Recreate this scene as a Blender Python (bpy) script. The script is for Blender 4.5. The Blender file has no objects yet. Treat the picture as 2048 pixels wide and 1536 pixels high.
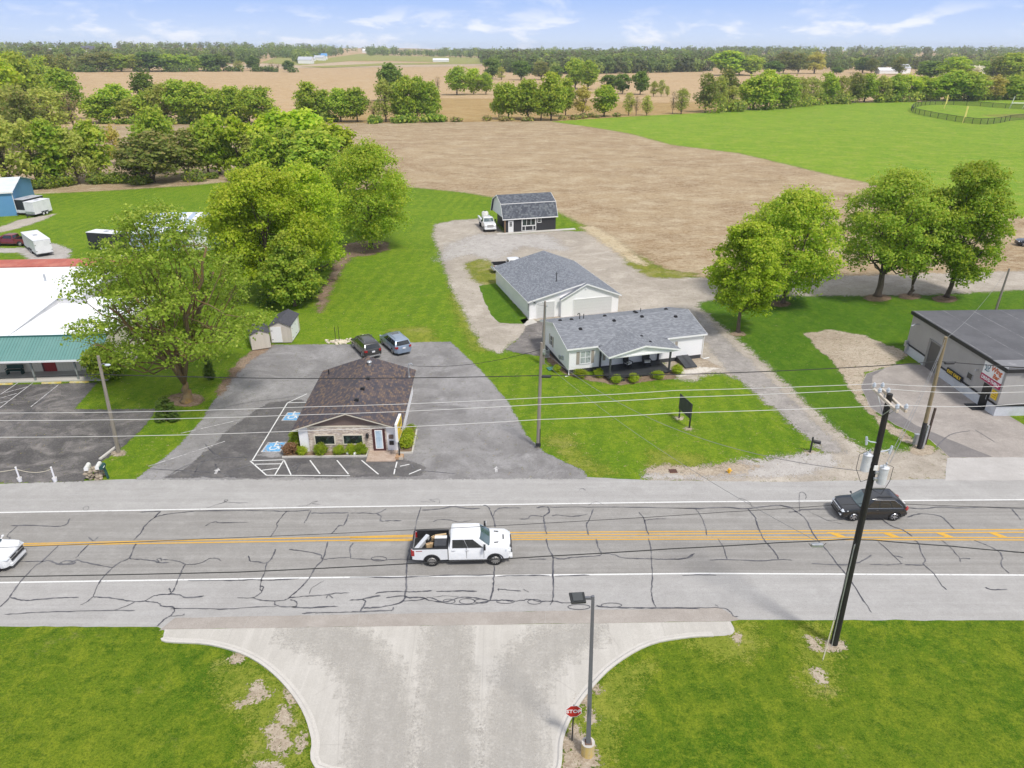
import bpy, math, random
import numpy as np
from mathutils import Matrix, Vector
SC = bpy.context.scene
COL = SC.collection
R = math.radians
# ---------------------------------------------------------------- surveying: drone camera 30 m up, level horizon
FOC, HOR, CAMH = 1420., 97., 30.
PITCH = math.atan((768 - HOR) / FOC)
sp, cp = math.sin(PITCH), math.cos(PITCH)
def at(x, y, z=0.):
    """site point at height z seen at photo position (x, y)"""
    u, v = (x - 1024) / FOC, (768 - y) / FOC
    t = (z - CAMH) / (-sp + v * cp)
    return Vector((u * t, (cp + v * sp) * t, z))
def sstep(a, b, x):
    t = min(1., max(0., (x - a) / (b - a)))
    return t * t * (3 - 2 * t)
def terrain(x, y):
    """gentle rise of the land far beyond the near fields"""
    return 15. * sstep(900, 3000, y) * (1 - .35 * sstep(-900, 0, x) * (1 - sstep(0, 700, x))) + 17. * sstep(-250, -900, x) * sstep(450, 1000, y)
def att(x, y):
    z = 0.
    for _ in range(8):
        p = at(x, min(y, 4000) if True else y, z)
        z = .5 * z + .5 * terrain(p.x, p.y)
    p = at(x, y, z); p.z = terrain(p.x, p.y)
    return p
def height_at(gx, gy, py):
    g = at(gx, gy); v = (768 - py) / FOC
    return CAMH + g.y * (v * cp - sp) / (cp + v * sp)
# ---------------------------------------------------------------- object helpers
def link(o, parent=None):
    COL.objects.link(o)
    if parent is not None: o.parent = parent
    return o
def tag(o, label=None, cat=None, group=None, kind=None):
    if label: o['label'] = label
    if cat: o['category'] = cat
    if group: o['group'] = group
    if kind: o['kind'] = kind
    return o
def thing(name, label, cat, loc=(0, 0, 0), rz=0., group=None):
    o = bpy.data.objects.new(name, None); o.empty_display_size = .3
    o.location = loc; o.rotation_euler = (0, 0, rz)
    link(o); return tag(o, label, cat, group)
def part(name, me, parent, label=None):
    o = bpy.data.objects.new(name, me); link(o, parent)
    if label: o['label'] = label
    return o
def dup(root, loc, rz, label=None, scale=None):
    r = root.copy(); COL.objects.link(r); r.location = loc; r.rotation_euler = (0, 0, rz)
    if scale: r.scale = scale
    if label: r['label'] = label
    for ch in list(root.children):
        c = ch.copy(); COL.objects.link(c); c.parent = r
        for g in list(ch.children):
            d = g.copy(); COL.objects.link(d); d.parent = c
    return r
class MB:
    """collects shapes into ONE mesh"""
    def __init__(s, M=None): s.v, s.f, s.m, s.M = [], [], [], M or Matrix()
    def add(s, vs, fs, mi=0):
        b = len(s.v)
        s.v += [tuple(s.M @ Vector(v)) for v in vs]
        s.f += [tuple(i + b for i in f) for f in fs]
        s.m += [mi] * len(fs); return s
    def box(s, x0, x1, y0, y1, z0, z1, mi=0):
        v = [(x, y, z) for z in (z0, z1) for y in (y0, y1) for x in (x0, x1)]
        return s.add(v, [(0, 2, 3, 1), (4, 5, 7, 6), (0, 1, 5, 4), (2, 6, 7, 3), (0, 4, 6, 2), (1, 3, 7, 5)], mi)
    def poly(s, pts, mi=0): return s.add(pts, [tuple(range(len(pts)))], mi)
    def prism(s, pts, d, mi=0):
        """pts: planar polygon (3D), extruded by vector d"""
        n = len(pts); d = Vector(d); a = [Vector(p) for p in pts]
        return s.add(a + [p + d for p in a], [tuple(range(n))[::-1], tuple(range(n, 2 * n))] + [(i, (i + 1) % n, n + (i + 1) % n, n + i) for i in range(n)], mi)
    def tube(s, path, r, n=8, mi=0, cap=True):
        P = [Vector(p) for p in path]; k = len(P)
        rs = r if isinstance(r, (list, tuple)) else [r] * k
        vs, prev = [], None
        for i in range(k):
            d = (P[min(i + 1, k - 1)] - P[max(i - 1, 0)]).normalized()
            ref = prev if prev is not None else (Vector((1, 0, 0)) if abs(d.x) < .9 else Vector((0, 1, 0)))
            a = (ref - d * ref.dot(d)).normalized(); prev = a; b = d.cross(a)
            for j in range(n):
                t = 2 * math.pi * j / n
                vs.append(P[i] + (a * math.cos(t) + b * math.sin(t)) * rs[i])
        fs = [(i * n + j, i * n + (j + 1) % n, (i + 1) * n + (j + 1) % n, (i + 1) * n + j) for i in range(k - 1) for j in range(n)]
        if cap: fs += [tuple(range(n))[::-1], tuple(range((k - 1) * n, k * n))]
        return s.add(vs, fs, mi)
    def cyl(s, c, r, h, n=16, mi=0, r2=None):
        c = Vector(c); return s.tube([c, c + Vector((0, 0, h))], [r, r if r2 is None else r2], n, mi)
    def ball(s, c, rx, ry=None, rz=None, n=12, m=7, mi=0):
        ry = ry or rx; rz = rz or rx
        vs = [(c[0], c[1], c[2] - rz)]
        for i in range(1, m):
            a = math.pi * i / m - math.pi / 2
            for j in range(n):
                t = 2 * math.pi * j / n
                vs.append((c[0] + rx * math.cos(a) * math.cos(t), c[1] + ry * math.cos(a) * math.sin(t), c[2] + rz * math.sin(a)))
        vs.append((c[0], c[1], c[2] + rz)); L = len(vs) - 1
        fs = [(0, 1 + (j + 1) % n, 1 + j) for j in range(n)]
        for i in range(m - 2):
            a = 1 + i * n
            fs += [(a + j, a + (j + 1) % n, a + n + (j + 1) % n, a + n + j) for j in range(n)]
        a = 1 + (m - 2) * n
        fs += [(a + j, a + (j + 1) % n, L) for j in range(n)]
        return s.add(vs, fs, mi)
    def mesh(s, name, mats, smooth=False):
        me = bpy.data.meshes.new(name); me.from_pydata(s.v, [], s.f)
        for m in (mats if isinstance(mats, (list, tuple)) else [mats]): me.materials.append(m)
        me.polygons.foreach_set('material_index', s.m)
        if smooth: me.polygons.foreach_set('use_smooth', [True] * len(s.f))
        me.update(); return me
    def build(s, name, mats, parent=None, smooth=False, bevel=0., label=None, fix=True):
        me = s.mesh(name, mats, smooth)
        if fix:
            import bmesh
            bm = bmesh.new(); bm.from_mesh(me); bmesh.ops.recalc_face_normals(bm, faces=bm.faces); bm.to_mesh(me); bm.free()
        o = part(name, me, parent, label)
        if bevel:
            b = o.modifiers.new('bevel', 'BEVEL'); b.width = bevel; b.segments = 2; b.limit_method = 'ANGLE'; b.angle_limit = R(35)
        return o
# ---------------------------------------------------------------- ragged ground sheets
def ragged(pts, amp, seg, seed, rough=.55):
    rng = random.Random(seed); out = []
    n = len(pts)
    ph = [rng.uniform(0, 6.28) for _ in range(8)]
    for i in range(n):
        a, b = Vector(pts[i][:2]), Vector(pts[(i + 1) % n][:2])
        L = (b - a).length; k = max(1, min(400, int(L / seg)))
        d = (b - a).normalized() if L > 1e-6 else Vector((1, 0)); nr = Vector((-d.y, d.x))
        for j in range(k):
            p = a + (b - a) * (j / k)
            w = math.sin(math.pi * min(j, k - j) / max(1, k)) ** .3 if k > 1 else 0
            o = amp * (.6 * math.sin(p.x * .9 + p.y * 1.3 + ph[0]) * .5 + .5 * math.sin(p.x * 2.7 - p.y * 2.1 + ph[1]) * .6 + rng.gauss(0, rough) * .6)
            out.append(p + nr * o * w)
    return out
FR = {}
def fringe_mat(m):
    """the same ground thinning out: scattered bits over whatever lies beneath"""
    if m.name in FR: return FR[m.name]
    c = m.copy(); c.name = m.name + '_edge'; n, l = c.node_tree.nodes, c.node_tree.links; out = n['Material Output']; src = out.inputs['Surface'].links[0].from_socket
    at_ = n.new('ShaderNodeAttribute'); at_.attribute_name = 'edge'; g = n.new('ShaderNodeNewGeometry'); sm = None
    for sc_, w_ in ((1.6, .45), (7., .55)):
        no = n.new('ShaderNodeTexNoise'); no.inputs['Scale'].default_value = sc_; no.inputs['Detail'].default_value = 4; no.inputs['Roughness'].default_value = .75; l.new(g.outputs['Position'], no.inputs['Vector'])
        mu = n.new('ShaderNodeMath'); mu.operation = 'MULTIPLY'; mu.inputs[1].default_value = w_; l.new(no.outputs['Fac'], mu.inputs[0])
        if sm is None: sm = mu.outputs[0]
        else: ad = n.new('ShaderNodeMath'); ad.operation = 'ADD'; l.new(sm, ad.inputs[0]); l.new(mu.outputs[0], ad.inputs[1]); sm = ad.outputs[0]
    mr = n.new('ShaderNodeMapRange'); mr.inputs['To Min'].default_value = -.1; mr.inputs['To Max'].default_value = .85; l.new(at_.outputs['Fac'], mr.inputs['Value'])
    st_ = n.new('ShaderNodeMapRange'); st_.clamp = False; st_.inputs['From Min'].default_value = .36; st_.inputs['From Max'].default_value = .64; l.new(sm, st_.inputs['Value']); sm = st_.outputs[0]
    sb = n.new('ShaderNodeMath'); sb.operation = 'SUBTRACT'; l.new(mr.outputs[0], sb.inputs[0]); l.new(sm, sb.inputs[1])
    r2 = n.new('ShaderNodeMapRange'); w2 = .75 if 'tyre' in m.name else .06; r2.inputs['From Min'].default_value = -w2; r2.inputs['From Max'].default_value = w2; l.new(sb.outputs[0], r2.inputs['Value'])
    tr = n.new('ShaderNodeBsdfTransparent'); mx = n.new('ShaderNodeMixShader'); l.new(r2.outputs[0], mx.inputs[0]); l.new(tr.outputs[0], mx.inputs[1]); l.new(src, mx.inputs[2]); l.new(mx.outputs[0], out.inputs['Surface'])
    FR[m.name] = c; return c
def sheet(name, pts, z, m, amp=0., seg=.5, seed=1, label=None, kind='structure', fr=0., holes=False):
    P = ragged(pts, amp, seg, seed) if amp else [Vector(p[:2]) for p in pts]
    z += (seed % 40) * 5e-5
    if fr:
        A_ = np.array([(p.x, p.y) for p in P]); B_ = np.roll(A_, -1, 0); lo = A_.min(0) - fr * 1.1; hi = A_.max(0) + fr * 1.1; lo = np.maximum(lo, (-420, 8)); hi = np.minimum(hi, (620, 560))
        cell = max(fr / 3, .12, math.sqrt(max(1e-6, (hi - lo).prod()) / 45000)); nx, ny = (np.ceil((hi - lo) / cell).astype(int) + 1)
        X, Y = np.meshgrid(lo[0] + np.arange(nx) * cell, lo[1] + np.arange(ny) * cell); Q = np.stack([X.ravel(), Y.ravel()], 1); dist = np.full(len(Q), 1e9); ins = np.zeros(len(Q), bool)
        for a, b in zip(A_, B_):
            ab = b - a; t_ = np.clip(((Q - a) @ ab) / max(1e-9, ab @ ab), 0, 1); dist = np.minimum(dist, np.hypot(*(Q - a - t_[:, None] * ab).T))
            if a[1] != b[1]: ins ^= ((a[1] > Q[:, 1]) != (b[1] > Q[:, 1])) & (Q[:, 0] < (b[0] - a[0]) * (Q[:, 1] - a[1]) / (b[1] - a[1]) + a[0])
        sd = np.where(ins, -dist, dist); att_ = np.clip(1 - (sd + fr * .3) / (1.3 * fr), 0, .93 if holes else 1.); keep = (sd < fr).reshape(ny, nx); vid = -np.ones(nx * ny, int); fs = []
        cellk = keep[:-1, :-1] | keep[1:, :-1] | keep[:-1, 1:] | keep[1:, 1:]; jj, ii = np.nonzero(cellk); q0 = jj * nx + ii; F4 = np.stack([q0, q0 + 1, q0 + nx + 1, q0 + nx], 1); used = np.unique(F4); vid[used] = np.arange(len(used)); F4 = vid[F4]
        me = bpy.data.meshes.new(name); n = len(F4); me.vertices.add(len(used)); me.vertices.foreach_set('co', np.column_stack([Q[used], np.full(len(used), z)]).astype(np.float32).ravel()); me.loops.add(4 * n); me.loops.foreach_set('vertex_index', F4.astype(np.int32).ravel()); me.polygons.add(n); me.polygons.foreach_set('loop_start', np.arange(0, 4 * n, 4, dtype=np.int32)); me.polygons.foreach_set('loop_total', np.full(n, 4, dtype=np.int32))
        me.materials.append(fringe_mat(m)); me.update(calc_edges=True); at_ = me.attributes.new('edge', 'FLOAT', 'POINT'); at_.data.foreach_set('value', att_[used].astype(np.float32))
    else:
        mb = MB(); mb.poly([(p.x, p.y, z) for p in P]); me = mb.mesh(name, m)
        if me.polygons[0].normal.z < 0: me.flip_normals()
    o = part(name, me, None); o['kind'] = kind
    if label: o['label'] = label
    return o
def px(*pts): return [at(*p) for p in pts]
def ribbon(mb, pts, w, z, mi=0):
    P = [Vector((p[0], p[1])) for p in pts]; L, Rr = [], []
    for i, p in enumerate(P):
        d = (P[min(i + 1, len(P) - 1)] - P[max(i - 1, 0)])
        d = d.normalized() if d.length > 1e-6 else Vector((1, 0))
        nr = Vector((-d.y, d.x)); ww = (w[i] if isinstance(w, (list, tuple)) else w) / 2
        L.append(p + nr * ww); Rr.append(p - nr * ww)
    vs = [(p.x, p.y, z) for p in L] + [(p.x, p.y, z) for p in Rr]; n = len(P)
    mb.add(vs, [(i, n + i, n + i + 1, i + 1) for i in range(n - 1)], mi)
def smoothline(pts, k=4):
    P = [Vector((p[0], p[1])) for p in pts]; out = []
    for i in range(len(P) - 1):
        p0, p1, p2, p3 = P[max(i - 1, 0)], P[i], P[i + 1], P[min(i + 2, len(P) - 1)]
        for j in range(k):
            t = j / k
            out.append(.5 * ((2 * p1) + (p2 - p0) * t + (2 * p0 - 5 * p1 + 4 * p2 - p3) * t * t + (3 * p1 - p0 - 3 * p2 + p3) * t ** 3))
    return out + [P[-1]]
def text(s, size, mt, parent, M, name='lettering', depth=.006, bold=0., shear=0., label=None):
    cu = bpy.data.curves.new('c', 'FONT'); cu.body = s; cu.size = size; cu.align_x = 'CENTER'; cu.align_y = 'CENTER'
    cu.extrude = depth; cu.offset = bold; cu.shear = shear; cu.resolution_u = 3
    o = bpy.data.objects.new('c', cu); COL.objects.link(o)
    dg = bpy.context.evaluated_depsgraph_get()
    me = bpy.data.meshes.new_from_object(o.evaluated_get(dg)); bpy.data.objects.remove(o)
    me.name = name; me.materials.clear(); me.materials.append(mt); me.transform(M)
    return part(name, me, parent, label)
# ---------------------------------------------------------------- materials
class NT:
    def __init__(s, name):
        s.m = bpy.data.materials.new(name); s.m.use_nodes = True
        s.n = s.m.node_tree.nodes; s.l = s.m.node_tree.links; s.b = s.n['Principled BSDF']; s.out = s.n['Material Output']
        s.tc = s.n.new('ShaderNodeTexCoord')
    def node(s, t, **k):
        n = s.n.new(t)
        for a, v in k.items():
            if a in n.inputs: n.inputs[a].default_value = v
            else: setattr(n, a, v)
        return n
    def lk(s, a, b): s.l.new(a, b)
    def coord(s, kind='Object', scale=(1, 1, 1), rot=(0, 0, 0)):
        mp = s.node('ShaderNodeMapping'); mp.inputs['Scale'].default_value = scale; mp.inputs['Rotation'].default_value = rot
        if kind == 'World':
            g = s.node('ShaderNodeNewGeometry'); s.lk(g.outputs['Position'], mp.inputs['Vector'])
        else: s.lk(s.tc.outputs[kind], mp.inputs['Vector'])
        return mp.outputs['Vector']
    def noise(s, vec, scale, detail=4, rough=.6, lo=.4, hi=.6, dist=0.):
        n = s.node('ShaderNodeTexNoise'); n.inputs['Scale'].default_value = scale; n.inputs['Detail'].default_value = detail
        n.inputs['Roughness'].default_value = rough; n.inputs['Distortion'].default_value = dist; s.lk(vec, n.inputs['Vector'])
        return s.ramp(n.outputs['Fac'], lo, hi)
    def ramp(s, fac, lo, hi):
        r = s.node('ShaderNodeMapRange'); r.inputs['From Min'].default_value = lo; r.inputs['From Max'].default_value = hi
        s.lk(fac, r.inputs['Value']); return r.outputs['Result']
    def mix(s, fac, a, b, mode='MIX'):
        m = s.node('ShaderNodeMix', data_type='RGBA', blend_type=mode)
        for sock, v in ((m.inputs[6], a), (m.inputs[7], b)):
            if hasattr(v, 'is_linked') or hasattr(v, 'links'): s.lk(v, sock)
            else: sock.default_value = (*v, 1)
        if isinstance(fac, (int, float)): m.inputs[0].default_value = fac
        else: s.lk(fac, m.inputs[0])
        return m.outputs[2]
    def math(s, op, a, b=None):
        m = s.node('ShaderNodeMath', operation=op)
        for i, v in enumerate((a, b)):
            if v is None: continue
            if isinstance(v, (int, float)): m.inputs[i].default_value = v
            else: s.lk(v, m.inputs[i])
        return m.outputs[0]
    def bump(s, fac, strength, dist=.02):
        b = s.node('ShaderNodeBump'); b.inputs['Strength'].default_value = strength; b.inputs['Distance'].default_value = dist
        s.lk(fac, b.inputs['Height']); s.lk(b.outputs['Normal'], s.b.inputs['Normal'])
    def done(s, col, rough=.8, metal=0., spec=None):
        if isinstance(col, tuple): s.b.inputs['Base Color'].default_value = (*col, 1)
        else: s.lk(col, s.b.inputs['Base Color'])
        if isinstance(rough, (int, float)): s.b.inputs['Roughness'].default_value = rough
        else: s.lk(rough, s.b.inputs['Roughness'])
        s.b.inputs['Metallic'].default_value = metal
        if spec is not None: s.b.inputs['Specular IOR Level'].default_value = spec
        return s.m
MATS = {}
def M(name, base, rough=.7, metal=0., layers=(), bump=None, coord='Object', spec=None, coat=0.):
    """layers: (scale, colour, lo, hi[, stretch])"""
    if name in MATS: return MATS[name]
    t = NT(name); c = base
    for L in layers:
        v = t.coord(coord, L[4] if len(L) > 4 else (1, 1, 1))
        c = t.mix(t.noise(v, L[0], 5, .62, L[2], L[3]), c, L[1])
    if bump: t.bump(t.noise(t.coord(coord), bump[0], 4, .6, .2, .8), bump[1], bump[2] if len(bump) > 2 else .02)
    m = t.done(c, rough, metal, spec)
    if coat: t.b.inputs['Coat Weight'].default_value = coat; t.b.inputs['Coat Roughness'].default_value = .12
    MATS[name] = m; return m
def shingle(name, cols, rowh=.14, w=.32, rot=0.):
    """shingle tabs in staggered rows, each tab with its own tone"""
    t = NT(name); sx = t.node('ShaderNodeSeparateXYZ'); t.lk(t.coord('Object', (1, 1, 1), (0, 0, rot)), sx.inputs[0])
    row = t.math('FLOOR', t.math('DIVIDE', sx.outputs['Y'], rowh)); fy = t.math('FRACT', t.math('DIVIDE', sx.outputs['Y'], rowh))
    xo = t.math('ADD', t.math('DIVIDE', sx.outputs['X'], w), t.math('MULTIPLY', row, .37)); cell = t.math('FLOOR', xo); fx = t.math('FRACT', xo)
    cb = t.node('ShaderNodeCombineXYZ'); t.lk(cell, cb.inputs[0]); t.lk(row, cb.inputs[1]); wn_ = t.node('ShaderNodeTexWhiteNoise'); wn_.noise_dimensions = '2D'; t.lk(cb.outputs[0], wn_.inputs['Vector']); r = wn_.outputs['Value']
    big_ = t.noise(t.coord('Object', (1, 2.2, 1), (0, 0, rot)), 1.1, 4, .7, .35, .65)
    r = t.math('ADD', t.math('MULTIPLY', r, .75), t.math('MULTIPLY', big_, .25))
    c = t.mix(t.ramp(r, .3, .42), cols[3], cols[0]); c = t.mix(t.ramp(r, .5, .62), c, cols[1]); c = t.mix(t.ramp(r, .7, .82), c, cols[2])
    c = t.mix(t.math('MULTIPLY', t.noise(t.coord('Object'), 40, 2, .8, .4, .6), .25), c, cols[3])
    edge = t.math('MAXIMUM', t.math('LESS_THAN', fy, .1), t.math('MULTIPLY', t.math('LESS_THAN', fx, .05), .6))
    c = t.mix(t.math('MULTIPLY', edge, .55), c, tuple(q * .45 for q in cols[0]))
    t.bump(fy, .3, .012)
    return t.done(c, .92, spec=.2)
def siding(name, col, pitch=.13, axis='z', depth=.5, dark=.72, layers=()):
    t = NT(name); sx = t.node('ShaderNodeSeparateXYZ'); t.lk(t.tc.outputs['Object'], sx.inputs[0])
    if axis == 'z': s0 = sx.outputs['Z']
    else: s0 = t.math('ADD', sx.outputs['X'], sx.outputs['Y'])
    f = t.math('FRACT', t.math('DIVIDE', s0, pitch))
    line = t.ramp(f, .0, .12)
    c = t.mix(line, tuple(q * dark for q in col), col)
    c = t.mix(t.math('MULTIPLY', t.noise(t.coord('Object', (1, 1, .4)), .9, 5, .6, .4, .8), .14), c, tuple(q * .8 for q in col))
    for L in layers: c = t.mix(t.noise(t.coord('Object'), L[0], 5, .6, L[2], L[3]), c, L[1])
    t.bump(f, depth, .02)
    return t.done(c, .55)
# ---------------------------------------------------------------- camera, light, sky
cam = bpy.data.cameras.new('camera'); cam.sensor_width = 36; cam.lens = 36 * FOC / 2048; cam.clip_start = .5; cam.clip_end = 20000
camo = link(bpy.data.objects.new('camera', cam)); camo.location = (0, 0, CAMH); camo.rotation_euler = (R(90) - PITCH, 0, 0); SC.camera = camo
SUN_EL, SUN_AZ = R(57), R(142)          # azimuth clockwise from +Y: from the right, behind the camera
sl = bpy.data.lights.new('sun', 'SUN'); sl.energy = 2.7; sl.angle = R(10); sl.color = (1, .955, .89)
so = link(bpy.data.objects.new('sun', sl)); so.location = (40, 0, 80)
sd = Vector((math.cos(SUN_EL) * math.sin(SUN_AZ), math.cos(SUN_EL) * math.cos(SUN_AZ), math.sin(SUN_EL)))
so.rotation_euler = sd.to_track_quat('Z', 'Y').to_euler()
W = bpy.data.worlds.new('World'); SC.world = W; W.use_nodes = True
n_, l_ = W.node_tree.nodes, W.node_tree.links
bg = n_['Background']; bg.inputs['Strength'].default_value = .1
def wn(t, **k):
    n = n_.new(t)
    for a, v in k.items(): setattr(n, a, v)
    return n
def wm(op, a, b=None, clamp=False):
    m = wn('ShaderNodeMath', operation=op, use_clamp=clamp)
    for i, v in enumerate((a, b)):
        if v is None: continue
        if isinstance(v, (int, float)): m.inputs[i].default_value = v
        else: l_.new(v, m.inputs[i])
    return m.outputs[0]
tc = wn('ShaderNodeTexCoord'); sx = wn('ShaderNodeSeparateXYZ'); l_.new(tc.outputs['Generated'], sx.inputs[0])
zc = wm('MAXIMUM', sx.outputs['Z'], 0.)
cx = wn('ShaderNodeCombineXYZ'); l_.new(sx.outputs['X'], cx.inputs[0]); l_.new(sx.outputs['Y'], cx.inputs[1])
l_.new(wm('ADD', wm('MULTIPLY', zc, 5.0), .12), cx.inputs[2])
nm = wn('ShaderNodeVectorMath', operation='NORMALIZE'); l_.new(cx.outputs[0], nm.inputs[0])
sky = wn('ShaderNodeTexSky'); sky.sky_type = 'NISHITA'; sky.sun_disc = False; sky.sun_elevation = SUN_EL; sky.sun_rotation = SUN_AZ
sky.dust_density = .6; sky.air_density = 1.; sky.ozone_density = 2.5
l_.new(nm.outputs[0], sky.inputs['Vector'])
# low heaps of cloud near the horizon and thin high cloud overhead
cv = wn('ShaderNodeCombineXYZ'); l_.new(sx.outputs['X'], cv.inputs[0]); l_.new(sx.outputs['Y'], cv.inputs[1]); l_.new(wm('MULTIPLY', zc, 3.2), cv.inputs[2])
def wnoise(scale, detail, rough, lo, hi, dist=0., seed=0.):
    mp = wn('ShaderNodeMapping'); mp.inputs['Location'].default_value = (seed, seed * .7, 0); l_.new(cv.outputs[0], mp.inputs['Vector'])
    n = wn('ShaderNodeTexNoise'); n.inputs['Scale'].default_value = scale; n.inputs['Detail'].default_value = detail; n.inputs['Roughness'].default_value = rough; n.inputs['Distortion'].default_value = dist
    l_.new(mp.outputs[0], n.inputs['Vector'])
    r = wn('ShaderNodeMapRange'); r.interpolation_type = 'SMOOTHSTEP'; r.inputs['From Min'].default_value = lo; r.inputs['From Max'].default_value = hi; l_.new(n.outputs['Fac'], r.inputs['Value'])
    return r.outputs['Result']
def wramp(v, lo, hi, a=0., b=1.):
    r = wn('ShaderNodeMapRange'); r.inputs['From Min'].default_value = lo; r.inputs['From Max'].default_value = hi; r.inputs['To Min'].default_value = a; r.inputs['To Max'].default_value = b
    l_.new(v, r.inputs['Value']); return r.outputs['Result']
puffs = wm('MULTIPLY', wnoise(11., 8, .58, .49, .64, .2, 5.3), wramp(zc, .05, .026, 0, .75))
wisps = wm('MULTIPLY', wnoise(7., 7, .65, .52, .8, .3, 8.7), .6)
high = wm('MULTIPLY', wnoise(1.6, 4, .6, .3, .6, .2, 1.3), wramp(zc, .06, .3, 0, .9))
low = wramp(zc, .0, .065)                                            # pale at the horizon, bluer above
cl = wm('MAXIMUM', wm('MAXIMUM', puffs, wisps), wm('MAXIMUM', high, 0.))
def wmix(f, a, b):
    m = wn('ShaderNodeMix', data_type='RGBA')
    l_.new(f, m.inputs[0])
    for s_, v in ((m.inputs[6], a), (m.inputs[7], b)):
        if isinstance(v, tuple): s_.default_value = (*v, 1)
        else: l_.new(v, s_)
    return m.outputs[2]
c0 = wmix(low, (5.5, 6.3, 7.6), (2.8, 4.2, 7.5))
c1 = wmix(wramp(zc, .08, .45), c0, sky.outputs[0])
c2 = wmix(cl, c1, (7.9, 7.95, 8.4))
l_.new(c2, bg.inputs['Color'])
SC.view_settings.view_transform = 'Standard'; SC.view_settings.look = 'None'; SC.view_settings.exposure = .42; SC.view_settings.gamma = 1
SC.view_settings.use_curve_mapping = False
cy = SC.cycles; cy.use_denoising = True; cy.max_bounces = 8; cy.diffuse_bounces = 5; cy.glossy_bounces = 3; cy.transmission_bounces = 6; cy.transparent_max_bounces = 12; cy.volume_bounces = 0; cy.use_adaptive_sampling = True; cy.adaptive_threshold = .02
try: cy.denoiser = 'OPENIMAGEDENOISE'; cy.denoising_prefilter = 'ACCURATE'
except Exception: pass
SC.render.use_persistent_data = False
# ---------------------------------------------------------------- ground materials (all in site coordinates)
def grass(name, a=(.1, .18, .012), light=(.25, .27, .025), dark=(.055, .12, .008), straw=(.3, .24, .1), straw_lo=.62, fine=9., stripes=None, yellow=.8):
    t = NT(name); v = t.coord('World'); c = a
    c = t.mix(t.math('MULTIPLY', t.noise(v, .04, 5, .65, .36, .62), .6), c, dark)
    c = t.mix(t.math('MULTIPLY', t.noise(t.coord('World', (1, .7, 1)), .11, 6, .7, .4, .7), yellow * .8), c, light)
    if stripes:
        ang, wid, amt = stripes
        s = t.node('ShaderNodeSeparateXYZ'); t.lk(t.coord('World', (1, 1, 1), (0, 0, ang)), s.inputs[0])
        w = t.math('SINE', t.math('ADD', t.math('MULTIPLY', s.outputs['X'], 6.283 / wid), t.math('MULTIPLY', t.noise(v, .09, 3, .5, 0, 1), 5)))
        c = t.mix(t.math('MULTIPLY', t.math('MULTIPLY', t.ramp(w, -.7, .7), t.noise(v, .06, 3, .5, .35, .6, .0)), amt), c, dark)
    c = t.mix(t.math('MULTIPLY', t.noise(t.coord('World', (1.5, 1, 1)), .5, 6, .75, .49, .6), yellow * .8), c, light)
    c = t.mix(t.math('MULTIPLY', t.noise(v, 1.2, 6, .8, .5, .6), .7), c, dark)
    c = t.mix(t.math('MULTIPLY', t.noise(t.coord('World', (1, 1.6, 1)), .17, 7, .8, straw_lo, straw_lo + .12), .75), c, straw)
    c = t.mix(t.math('MULTIPLY', t.noise(t.coord('World', (1, 1.3, 1)), 2.1, 6, .85, .51, .6), yellow * .75), c, light)
    c = t.mix(t.math('MULTIPLY', t.noise(v, fine * .45, 6, .85, .5, .64), .55), c, dark)
    c = t.mix(t.math('MULTIPLY', t.noise(v, fine, 6, .9, .48, .6), .6), c, tuple(q * .5 for q in dark))
    c = t.mix(t.math('MULTIPLY', t.noise(v, fine * 1.7, 3, .9, .52, .62), .55), c, light)
    t.bump(t.noise(v, fine * 1.2, 4, .85, .2, .8), .7, .08)
    return t.done(c, .95, spec=.1)
def soil(name, a, b, c2, straw, fine=3., rows=None, amt=1.):
    t = NT(name); v = t.coord('World')
    c = t.mix(t.noise(t.coord('World', (1, 1.3, 1), (0, 0, R(20))), .035, 7, .65, .42, .6), a, b)
    c = t.mix(t.math('MULTIPLY', t.noise(t.coord('World', (.8, 1.3, 1), (0, 0, R(-25))), .1, 7, .72, .48, .63), .8 * amt), c, c2)
    c = t.mix(t.math('MULTIPLY', t.noise(t.coord('World', (1, 1.4, 1), (0, 0, R(12))), .14, 7, .75, .48, .62), .75 * amt), c, straw)
    if rows:
        s = t.node('ShaderNodeSeparateXYZ'); t.lk(t.coord('World', (1, 1, 1), (0, 0, rows[0])), s.inputs[0])
        w = t.math('SINE', t.math('ADD', t.math('MULTIPLY', s.outputs['X'], 6.283 / rows[1]), t.math('MULTIPLY', t.noise(v, .3, 4, .6, 0, 1), 6)))
        c = t.mix(t.math('MULTIPLY', t.ramp(w, 0, 1), rows[2]), c, straw)
    c = t.mix(t.math('MULTIPLY', t.noise(t.coord('World', (1, 1.8, 1), (0, 0, R(30))), fine * .25, 7, .85, .48, .62), .75 * amt), c, straw)
    c = t.mix(t.math('MULTIPLY', t.noise(v, fine * .6, 6, .88, .48, .62), .7 * amt), c, c2)
    c = t.mix(t.math('MULTIPLY', t.noise(v, fine, 5, .9, .5, .62), .7 * amt), c, straw)
    t.bump(t.noise(v, fine, 4, .85, .2, .8), .7, .08)
    return t.done(c, .97, spec=.05)
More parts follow.
